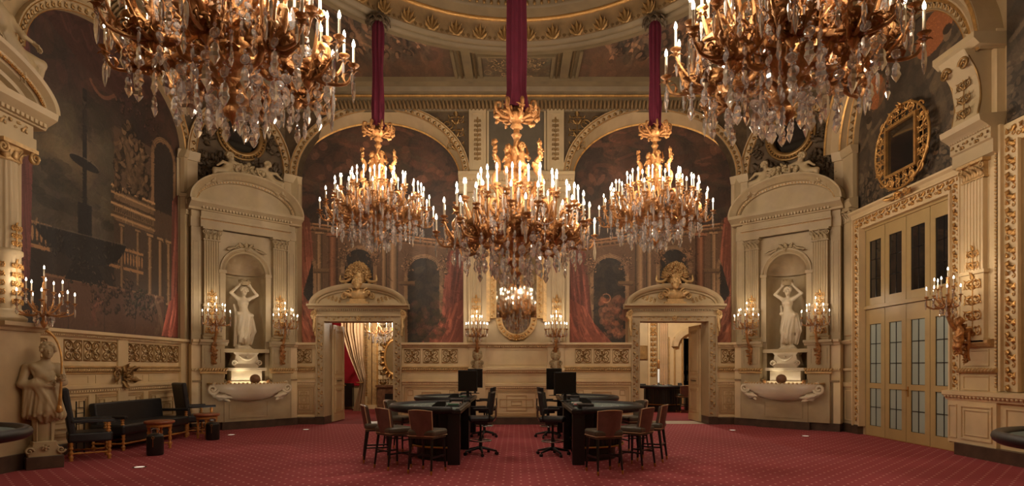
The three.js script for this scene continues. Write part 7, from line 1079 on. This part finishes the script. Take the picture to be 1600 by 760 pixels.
copyOf(stool0, 'bar stool on the far side of the front table before the curtained doorway', [-2.28, 0, -11.55], -1.9, sg);
copyOf(stool0, 'bar stool on the far side of the front table before the bar doorway', [2.25, 0, -11.55], 1.9, sg);
// ---------------------------------------------------------------- dealers' swivel chairs (facing -x)
function swivel(label, [x, y, z], turn, group) {
  const s = thing('swivel_chair', label, 'chair', [x, y, z], turn, group);
  const st = [tube([[0, 0.09, 0], [0, 0.1, 0]], 0.04, 10)]; for (let i = 0; i < 5; i++) { const a = (i / 5) * TAU + 0.3; st.push(tube([[0.03 * Math.cos(a), 0.13, 0.03 * Math.sin(a)], [0.3 * Math.cos(a), 0.075, 0.3 * Math.sin(a)]], [0.03, 0.018], 6)); } mesh('star_base', st, M.blackPlastic, s);
  for (let i = 0; i < 5; i++) { const a = (i / 5) * TAU + 0.3; mesh('caster', [rx(cyl(0.03, 0.03, -0.022, 0.022, 12), PI / 2).rotateY(a * 2).translate(0.3 * Math.cos(a), 0.03, 0.3 * Math.sin(a)), cyl(0.01, 0.01, 0.03, 0.08, 6).translate(0.3 * Math.cos(a), 0, 0.3 * Math.sin(a))], M.blackPlastic, s); }
  mesh('gas_lift', [cyl(0.03, 0.03, 0.1, 0.32, 12), cyl(0.02, 0.02, 0.3, 0.6, 12)], M.blackPlastic, s);
  mesh('foot_ring', [rx(new THREE.TorusGeometry(0.2, 0.012, 6, 28), PI / 2).translate(0, 0.26, 0), ...[0, 1, 2].map((i) => tube([[0, 0.26, 0], [0.2 * Math.cos(i * 2.1), 0.26, 0.2 * Math.sin(i * 2.1)]], 0.009, 5))], M.chrome, s);
  mesh('seat', [new RoundedBoxGeometry(0.44, 0.1, 0.44, 3, 0.04).translate(0, 0.66, 0), bx(-0.12, 0.12, 0.56, 0.62, -0.12, 0.12, 0.01)], M.leatherBlack, s);
  mesh('backrest', [ry(bentPanel(0.4, 0.42, 0.05, 0.06, 0.74, 0.05, -0.05), PI / 2).translate(0.2, 0, 0)], M.leatherBlack, s);
  for (const q of [-1, 1]) mesh('armrest', [tube([[0.16, 0.63, q * 0.2], [0.14, 0.66, q * 0.26], [0.12, 0.84, q * 0.26], [-0.14, 0.84, q * 0.26]], 0.014, 6, 16), bx(-0.16, 0.12, 0.845, 0.875, q * 0.26 - 0.025, q * 0.26 + 0.025, 0.01)], M.blackPlastic, s);
  mesh('back_post', [tube([[0.1, 0.6, 0], [0.26, 0.64, 0], [0.28, 0.9, 0]], 0.018, 6, 12)], M.chrome, s);
  return s;
}
const wg = 'black swivel chairs of the dealers';
const sw0 = swivel('black swivel chair at the front gaming table before the curtained doorway', [-0.66, 0, -10.95], 0.15, wg);
copyOf(sw0, 'black swivel chair at the rear gaming table nearest the curtained doorway', [-0.74, 0, -13.75], -0.1, wg);
copyOf(sw0, 'black swivel chair at the front gaming table before the bar doorway', [0.66, 0, -10.85], PI - 0.2, wg);
copyOf(sw0, 'black swivel chair at the rear gaming table nearest the bar doorway', [0.74, 0, -13.65], PI + 0.15, wg);
// ---------------------------------------------------------------- display screens standing on the tables
function monitor(label, [x, y, z], turn, w, h) {
  const m = thing('display_screen', label, 'screen', [x, y, z], turn, 'black display screens on the gaming tables');
  mesh('casing', [new RoundedBoxGeometry(w, h, 0.05, 2, 0.008).translate(0, 0.14 + h / 2, 0)], M.blackPlastic, m); mesh('panel', [bx(-w / 2 + 0.018, w / 2 - 0.018, 0.158, 0.122 + h, 0.022, 0.027)], M.screen, m);
  mesh('stand', [bx(-0.03, 0.03, 0, 0.2, -0.05, -0.03), bx(-0.1, 0.1, 0, 0.015, -0.1, 0.08, 0.005)], M.blackPlastic, m); return m;
}
monitor('wider black display screen on the rear table nearest the curtained doorway', [-1.06, 0.945, -12.95], 0.05, 0.42, 0.46);
monitor('black display screen behind the swivel chairs before the curtained doorway', [-1.0, 0.975, -14.4], 0.1, 0.36, 0.46);
monitor('black display screen on the front table before the bar doorway', [0.95, 0.945, -11.6], 0.05, 0.43, 0.43);
monitor('narrow black display screen on the rear table nearest the bar doorway', [0.88, 0.945, -13.95], -0.6, 0.4, 0.5);
// ---------------------------------------------------------------- seating group along the side wall
const turned = (h, r) => lathe([[r * 0.7, 0], [r, h * 0.04], [r * 0.6, h * 0.08], [r * 0.95, h * 0.16], [r * 1.05, h * 0.24], [r * 0.55, h * 0.3], [r * 0.5, h * 0.34], [r * 0.95, h * 0.42], [r * 0.75, h * 0.52], [r * 0.45, h * 0.58], [r * 0.9, h * 0.64], [r, h * 0.72], [r * 0.55, h * 0.78], [r * 0.9, h * 0.84], [r * 0.9, h]], 12);
function seatFrame(c, w, d, seatH, legs) {
  for (const x of legs) for (const s of [-1, 1]) mesh('leg', [at(turned(seatH - 0.1, 0.035), x, 0, s * (d / 2 - 0.05))], M.turnedWood, c);
  mesh('stretcher', [rz(turned(w - 0.12, 0.02), PI / 2).translate(w / 2 - 0.06, 0.13, d / 2 - 0.05), rz(turned(w - 0.12, 0.02), PI / 2).translate(w / 2 - 0.06, 0.13, -d / 2 + 0.05), ...[legs[0], legs[legs.length - 1]].map((x) => rx(turned(d - 0.1, 0.02), PI / 2).translate(x, 0.13, -d / 2 + 0.05))], M.turnedWood, c);
}
function armchair(label, [x, y, z], turn, group) { // faces +z
  const c = thing('armchair', label, 'armchair', [x, y, z], turn, group), w = 0.66, d = 0.64;
  seatFrame(c, w, d, 0.42, [-w / 2 + 0.05, w / 2 - 0.05]);
  mesh('seat', [new RoundedBoxGeometry(w, 0.17, d, 3, 0.04).translate(0, 0.4, 0)], M.leatherBlack, c);
  mesh('backrest', [new RoundedBoxGeometry(w - 0.02, 0.86, 0.11, 3, 0.035).rotateX(-0.14).translate(0, 0.82, -d / 2 + 0.02)], M.leatherBlack, c);
  for (const s of [-1, 1]) { mesh('armrest', [new RoundedBoxGeometry(0.1, 0.06, d - 0.02, 2, 0.02).translate(s * (w / 2 - 0.04), 0.68, 0.04)], M.leatherBlack, c); mesh('arm_post', [at(turned(0.2, 0.036), s * (w / 2 - 0.04), 0.46, d / 2 - 0.06)], M.turnedWood, c); }
  return c;
}
const ag = 'black leather armchairs with turned legs';
const ac0 = armchair('black high-backed armchair with turned legs beside the stone herm', [-7.55, 0, -10.52], 2.25, ag);
copyOf(ac0, 'black high-backed armchair with turned legs beside the corner fountain', [-7.7, 0, -14.25], 0.7, ag);
{
  const c = thing('sofa', 'long low black leather sofa with turned legs under the fountain mural', 'sofa', [-7.86, 0, -12.55], PI / 2), w = 2.3, d = 0.68;
  seatFrame(c, w, d, 0.42, [-w / 2 + 0.06, 0, w / 2 - 0.06]);
  mesh('seat', [new RoundedBoxGeometry(w, 0.2, d, 3, 0.05).translate(0, 0.4, 0)], M.leatherBlack, c);
  mesh('backrest', [new RoundedBoxGeometry(w - 0.14, 0.46, 0.14, 3, 0.04).rotateX(-0.12).translate(0, 0.68, -d / 2 + 0.03)], M.leatherBlack, c);
  mesh('front_skirt', [bx(-w / 2 + 0.1, w / 2 - 0.1, 0.16, 0.32, d / 2 - 0.08, d / 2 - 0.06)], M.leatherBlack, c);
  for (const s of [-1, 1]) { mesh('armrest', [new RoundedBoxGeometry(0.1, 0.06, d - 0.02, 2, 0.02).translate(s * (w / 2 - 0.05), 0.64, 0.03)], M.leatherBlack, c); mesh('arm_post', [at(turned(0.18, 0.036), s * (w / 2 - 0.05), 0.46, d / 2 - 0.06)], M.turnedWood, c); }
}
function roundTable(label, [x, y, z], dark, group) {
  const t = thing('side_table', label, 'table', [x, y, z], 0.4, group);
  mesh('table_top', [lathe([[0.001, 0.5], [0.25, 0.5], [0.27, 0.515], [0.27, 0.545], [0.25, 0.56], [0.001, 0.56]], 36)], M.tableWood, t); mesh('apron', [lathe([[0.2, 0.44], [0.22, 0.44], [0.22, 0.5], [0.2, 0.5]], 30)], M.turnedWood, t);
  for (let i = 0; i < 4; i++) { const a = (i / 4) * TAU; mesh('leg', [at(turned(0.46, 0.035), 0.18 * Math.cos(a), 0, 0.18 * Math.sin(a))], M.turnedWood, t); }
  mesh('stretcher', [bx(-0.22, 0.22, 0.1, 0.125, -0.015, 0.015), bx(-0.015, 0.015, 0.1, 0.125, -0.22, 0.22)], M.turnedWood, t); return t;
}
roundTable('low round wooden table with turned legs in front of the sofa', [-7.05, 0, -11.75], 0, 'low round tables by the sofa');
roundTable('low round wooden table with turned legs in front of the armchair by the fountain', [-7.05, 0, -13.55], 1, 'low round tables by the sofa');
function canister(label, [x, y, z]) {
  const t = thing('standing_bin', label, 'bin', [x, y, z], 0.3, 'black cylindrical bins');
  mesh('body', [lathe([[0.001, 0], [0.13, 0], [0.14, 0.02], [0.14, 0.34], [0.12, 0.38], [0.05, 0.4], [0.001, 0.41]], 28)], M.blackLacquer, t); mesh('handle', [tube([[-0.06, 0.4, 0], [-0.05, 0.47, 0], [0.05, 0.47, 0], [0.06, 0.4, 0]], 0.009, 6, 14)], M.chrome, t); mesh('emblem', [bx(-0.004, 0.004, 0.16, 0.32, 0.139, 0.143), mv(new THREE.TorusGeometry(0.02, 0.005, 5, 14), 0, 0.33, 0.139)], M.brass, t);
}
canister('black cylindrical bin with a handle beside the sofa table', [-6.62, 0, -10.9]); canister('black cylindrical bin with a handle beside the armchair by the fountain', [-6.74, 0, -13.2]);
{ const o = thing('small_easel', 'thin black metal stand between the sofa and the near armchair', 'stand', [-8.1, 0, -11.05], PI / 2); mesh('stand_frame', [[-0.1, 0.1].map((q) => bx(q - 0.008, q + 0.008, 0, 0.98, -0.008, 0.008)), [0.3, 0.55, 0.75, 0.85].map((h) => bx(-0.1, 0.1, h, h + 0.014, -0.008, 0.008))].flat(2), M.blackPlastic, o); }
// ---------------------------------------------------------------- recessed floor lights
for (const [x, z, l] of [[-6.05, -9.55, 'near the stone herm'], [-6.78, -14.15, 'before the armchair by the fountain'], [-5.43, -15.35, 'before the curtained doorway'], [5.52, -15.2, 'before the bar doorway'], [6.75, -13.9, 'before the folding doors']]) {
  const o = thing('floor_light', 'small round recessed floor light in the carpet ' + l, 'floor light', [x, 0, z], 0, 'recessed floor lights');
  mesh('bezel', [lathe([[0.075, 0], [0.1, 0.001], [0.1, 0.006], [0.075, 0.008]], 24)], M.chrome, o); const g = mesh('light_glass', [cyl(0.075, 0.075, 0.001, 0.006, 24)], std({ color: 0xffffff, emissive: 0xffe8d0, emissiveIntensity: 0.9, roughness: 0.3 }), o);
  const s = new THREE.SpotLight(new THREE.Color(1, 0.86, 0.68), 2.2, 0, 0.85, 1, 2); s.position.set(0, 0.012, 0); s.target.position.set(x < 0 ? -1.2 : 1.2, 2.4, -1.2); s.castShadow = true; s.name = 'floor_light'; o.add(s, s.target);
}
// ---------------------------------------------------------------- room behind the curtained doorway
{
  const w = structure('wall_next_room', 'gilded stucco wall of the room seen through the curtained doorway', 'wall', [0, 0, -23.2]);
  mesh('stucco', [bx(-9, -0.3, 0, 4.6, -0.3, 0)], M.creamWarm, w);
  mesh('pilasters', [-5.98, -5.72, -5.52].map((x) => bx(x - 0.07, x + 0.09, 0.1, 4.4, 0, 0.12)), M.giltSoft, w);
  mesh('wall_base', [bx(-6.1, -0.3, 0, 0.16, 0, 0.14)], M.creamWarm, w);
  for (const [x, s] of [[-5.85, 3], [-5.62, 4]]) { const o = mesh('stucco_relief', climbing(0.14, 3.2, s, 0.012), M.gilt, w); o.position.set(x, 0.5, 0.02); }
  for (let i = 0; i < 3; i++) { const o = mesh('brocade_relief', climbing(0.5, 2.6, 20 + i, 0.02), M.oldGold, w); o.position.set(-5.2 + 0.52 * i, 0.9, 0.01); }
  mesh('panel_frame', [...frame(-5.46, -3.7, 0.8, 4.2, 0.07, 0, 0.06)], M.gilt, w);
  const e = structure('wall_next_room_sides', 'plain side walls and ceiling of the room behind the curtained doorway', 'wall');
  mesh('shell', [bx(-9.2, -9, 0, 4.6, -25.5, -ZB - 0.5), bx(-0.3, -0.1, 0, 4.6, -25.5, -ZB - 0.5), bx(-9, -0.3, 4.6, 4.8, -25.5, -ZB - 0.5), bx(-9, -0.3, 0, 4.6, -25.7, -25.5), bx(-9, -5.43, 0, 4.6, -ZB - 0.6, -ZB - 0.5), bx(-3.47, -0.3, 0, 4.6, -ZB - 0.6, -ZB - 0.5), bx(-5.43, -3.47, 3.1, 4.6, -ZB - 0.6, -ZB - 0.5)], M.creamDark, e);
  const rw = structure('wall_red', 'bright red wall strip of the room beyond the pale curtain', 'wall'); mesh('red_fabric', [bx(-7.8, -6.1, 0.9, 4.4, -23.2, -23.12)], M.red, rw); mesh('sideboard', [bx(-7.6, -6.3, 0.1, 1.0, -23.1, -22.8, 0.02)], M.blackLacquer, rw);
  // curtain gathered to one side
  const c = thing('curtain', 'pale beige curtain tied back inside the doorway', 'curtain', [-6.28, 0, -22.0], 0);
  const rows = 40, m = 70, pos = [], idx = []; for (let i = 0; i <= rows; i++) for (let j = 0; j <= m; j++) { const t = i / rows, u = j / m, y = 3.6 * t, pin = 1.05, d = Math.abs(y - pin), w0 = y < pin ? 0.2 + 0.28 * (1 - y / pin) * 0.6 : 0.2 + 0.62 * Math.min(1, d / 1.9); pos.push((y < pin ? 0.1 : 0.1 - 0.06 * 0) + 0.62 - w0 + u * w0 - 0.1 * Math.min(1, d), y, 0.06 * Math.sin(u * 44) + 0.03 * Math.sin(u * 19 + 2 * t)); } for (let i = 0; i < rows; i++) for (let j = 0; j < m; j++) { const a = i * (m + 1) + j; idx.push(a, a + 1, a + m + 1, a + 1, a + m + 2, a + m + 1); }
  const g = new THREE.BufferGeometry(); g.setAttribute('position', new THREE.Float32BufferAttribute(pos, 3)); g.setIndex(idx); g.computeVertexNormals(); mesh('cloth', [g], M.curtain, c); mesh('tie_back', [rx(new THREE.TorusGeometry(0.13, 0.02, 6, 24), PI / 2).translate(0.5, 1.05, 0)], M.gilt, c);
  const mi = thing('oval_mirror', 'oval mirror in a gilt leaf frame beyond the curtain', 'mirror', [-4.72, 2.0, -23.12], 0); mesh('glass', [rx(cyl(0.42, 0.42, 0, 0.01, 36), PI / 2).scale(0.9, 1.55, 1)], M.mirror, mi); const fl = [new THREE.TorusGeometry(0.44, 0.05, 8, 40).scale(0.9, 1.55, 1)]; for (let i = 0; i < 22; i++) { const a = (i / 22) * TAU; fl.push(mv(rz(leaf(0.12, 0.18, 0.5, 4, 0.3), a - PI / 2), 0.42 * Math.cos(a), 0.7 * Math.sin(a), 0.02)); } mesh('frame', fl, M.gilt, mi);
  const ch = thing('fireplace', 'dark marbled fireplace block below the oval mirror', 'fireplace', [-4.85, 0, -22.95], 0); mesh('mantel', [bx(-0.5, 0.9, 0.0, 0.85, -0.1, 0.1), bx(-0.56, 0.96, 0.85, 0.93, -0.1, 0.16)], std({ map: paintTex(112, 80, 58, 0.7, 3), roughness: 0.3 }), ch); mesh('hearth', [bx(-0.2, 0.6, 0.05, 0.6, 0.1, 0.11)], M.blackPlastic, ch);
  const k = thing('small_chandelier', 'crystal chandelier of the room behind the curtained doorway', 'chandelier', [-4.85, 3.3, -21.0], 0); const gg = [lathe([[0.02, 1.3], [0.02, -0.2], [0.1, -0.3], [0.05, -0.5], [0.001, -0.6]], 12)]; const NB = 10;
  for (let i = 0; i < NB; i++) { const a = (i / NB) * TAU, x = 0.5 * Math.cos(a), z = 0.5 * Math.sin(a); gg.push(tube([[0, -0.3, 0], [x * 0.5, -0.5, z * 0.5], [x, -0.36, z], [x, -0.26, z]], 0.014, 5, 10)); }
  mesh('arms', gg, M.bronze, k); for (let i = 0; i < NB; i++) { const a = (i / NB) * TAU; candle(k, 0.5 * Math.cos(a), -0.26, 0.5 * Math.sin(a), 0.7); for (const q of [0, 1, 2]) { const d = mesh('crystal_drop', KITE, M.crystal, k); d.position.set((0.5 - 0.14 * q) * Math.cos(a + 0.15 * q), -0.34 - 0.12 * q, (0.5 - 0.14 * q) * Math.sin(a + 0.15 * q)); d.rotation.y = a; } }
  lamp(CANDLE_COLOR, 9, 0.5, -0.26 + 0.175, 0, 0.012, k, 'candle_lamp'); lamp(CANDLE_COLOR, 9, -0.5, -0.26 + 0.175, 0, 0.012, k, 'candle_lamp');
}
// ---------------------------------------------------------------- room behind the other doorway
{
  const e = structure('wall_bar_room', 'warm panelled walls of the bar room behind the doorway', 'wall');
  mesh('shell', [bx(9.2, 9.4, 0, 4.6, -29.5, -ZB - 0.5), bx(0.1, 0.3, 0, 4.6, -29.5, -ZB - 0.5), bx(0.3, 9.2, 4.6, 4.8, -29.5, -ZB - 0.5), bx(0.3, 9.2, 0, 4.6, -29.7, -29.5), bx(5.43, 9.2, 0, 4.6, -ZB - 0.6, -ZB - 0.5), bx(0.3, 3.47, 0, 4.6, -ZB - 0.6, -ZB - 0.5), bx(3.47, 5.43, 3.1, 4.6, -ZB - 0.6, -ZB - 0.5)], M.creamDark, e);
  mesh('pier', [bx(6.38, 7.08, 0, 4.6, -25.6, -25.2)], M.creamWarm, e); mesh('pier_mouldings', [6.42, 6.66, 6.98].map((x) => bx(x, x + 0.05, 0.2, 2.9, -25.2, -25.12)), M.giltSoft, e);
  mesh('arch_lintel', [bx(7.08, 9.2, 2.85, 4.6, -25.6, -25.2), bx(7.7, 9.2, 0, 2.85, -25.6, -25.2), mv(archBand([[0, 0], [0, 0.2], [0.2, 0.24], [0.24, 0]], 7.6, 2.5, 0.8, 0.6, PI / 2, PI, 12), 0, 0, -25.2)], M.creamWarm, e);
  mesh('screen_wall', [bx(3.2, 5.6, 0, 4.6, -25.4, -25.2), bx(5.6, 6.38, 0, 4.6, -25.6, -25.4)], M.cream, e); mesh('screen_pilaster', [bx(5.56, 5.64, 0, 4.6, -25.3, -25.12), bx(5.98, 6.04, 0, 4.6, -25.4, -25.2)], M.creamWarm, e);
  const tr = mesh('wall_tracery', climbing(0.3, 2.4, 33, 0.018), M.gilt, e); tr.position.set(5.82, 1.2, -25.38); mesh('tracery_arch', [mv(new THREE.TorusGeometry(0.16, 0.025, 6, 20, PI), 5.82, 3.0, -25.36), mv(new THREE.TorusGeometry(0.12, 0.02, 6, 20), 5.82, 3.35, -25.36)], M.gilt, e); mesh('picture', [bx(5.26, 5.5, 2.0, 2.5, -25.2, -25.15), ...frame(5.22, 5.54, 1.96, 2.54, 0.04, -25.2, -25.12)], M.oldGold, e);
  const dr = thing('curtain', 'pale beige curtain hanging behind the far gaming table of the bar room', 'curtain', [6.22, 0, -25.1], 0); { const pos = [], idx = [], m = 30; for (let i = 0; i <= 4; i++) for (let j = 0; j <= m; j++) pos.push(-0.18 + (0.34 * j) / m, 0.03 + 0.95 * i, 0.04 * Math.sin((j / m) * 28)); for (let i = 0; i < 4; i++) for (let j = 0; j < m; j++) { const a = i * (m + 1) + j; idx.push(a, a + 1, a + m + 1, a + 1, a + m + 2, a + m + 1); } const g = new THREE.BufferGeometry(); g.setAttribute('position', new THREE.Float32BufferAttribute(pos, 3)); g.setIndex(idx); g.computeVertexNormals(); mesh('cloth', [g], M.curtain, dr); }
  const b = thing('bar_shelf', 'dark bar front with pale bottles on its counter, deep in the bar room', 'bar', [7.9, 0, -27.4], 0); mesh('back_panel', [bx(-0.9, 0.7, 0, 3.4, -0.3, -0.2)], M.darkBlue, b); mesh('counter', [bx(-0.9, 0.7, 0, 1.0, 0.06, 0.4)], M.blackLacquer, b); mesh('shelf', [bx(-0.8, 0.6, 1.45, 1.48, -0.2, 0.05)], M.chrome, b);
  const r = rng(2), bm = [0x9fb4bf, 0x8aa0a8, 0xc8c4b0, 0x6f8c7c].map((c) => std({ color: c, roughness: 0.15 })); for (let i = 0; i < 16; i++) { const up = i % 2, o = thing('bottle', up ? 'small pale bottle standing on the bar shelf' : 'small pale bottle standing on the bar counter', 'bottle', [7.2 + 0.075 * i, up ? 1.482 : 1.002, up ? -27.48 : -27.15], 0, up ? 'bottles on the bar shelf' : 'bottles on the bar counter'); mesh('glass', [lathe([[0.001, 0], [0.03, 0], [0.03, 0.17 + 0.06 * r()], [0.011, 0.25], [0.011, 0.31], [0.001, 0.31]], 10)], bm[i % 4], o); }
  cardTable('dark gaming table with a padded rim inside the bar room', [5.5, 0, -22.6], PI / 2, tg);
  copyOf(stool0, 'bar stool with brown back at the gaming table inside the bar room', [5.98, 0, -21.3], 0.1, sg);
  const l = thing('table_lamp', 'white glass column lamp standing on the gaming table in the bar room', 'lamp', [5.42, 0.93, -22.7], 0); mesh('lamp_foot', [lathe([[0.09, 0], [0.09, 0.02], [0.03, 0.05], [0.025, 0.1]], 16)], M.blackPlastic, l); mesh('lamp_tube', [cyl(0.035, 0.035, 0.1, 0.62, 14)], std({ color: 0xf4f0e4, emissive: 0xf6efe0, emissiveIntensity: 0.5 }), l); mesh('lamp_finial', [lathe([[0.03, 0.62], [0.05, 0.66], [0.04, 0.8], [0.06, 0.9], [0.001, 1.0]], 12)], M.bronze, l); lamp(new THREE.Color(1, 0.85, 0.65), 4, 0, 0.36, 0, 0.03, l, 'lamp_tube');
  const ceil = thing('ceiling_lamp', 'round frosted ceiling lamp of the bar room', 'lamp', [5.2, 4.6, -21.6], 0); mesh('lamp_shade', [lathe([[0.001, -0.12], [0.2, -0.1], [0.24, 0], [0.001, 0]], 20)], std({ color: 0xfff4e0, emissive: 0xffdcb0, emissiveIntensity: 2 }), ceil); lamp(CANDLE_COLOR, 55, 0, -0.06, 0, 0.05, ceil, 'lamp_shade');
}
renderer.render(scene, camera);
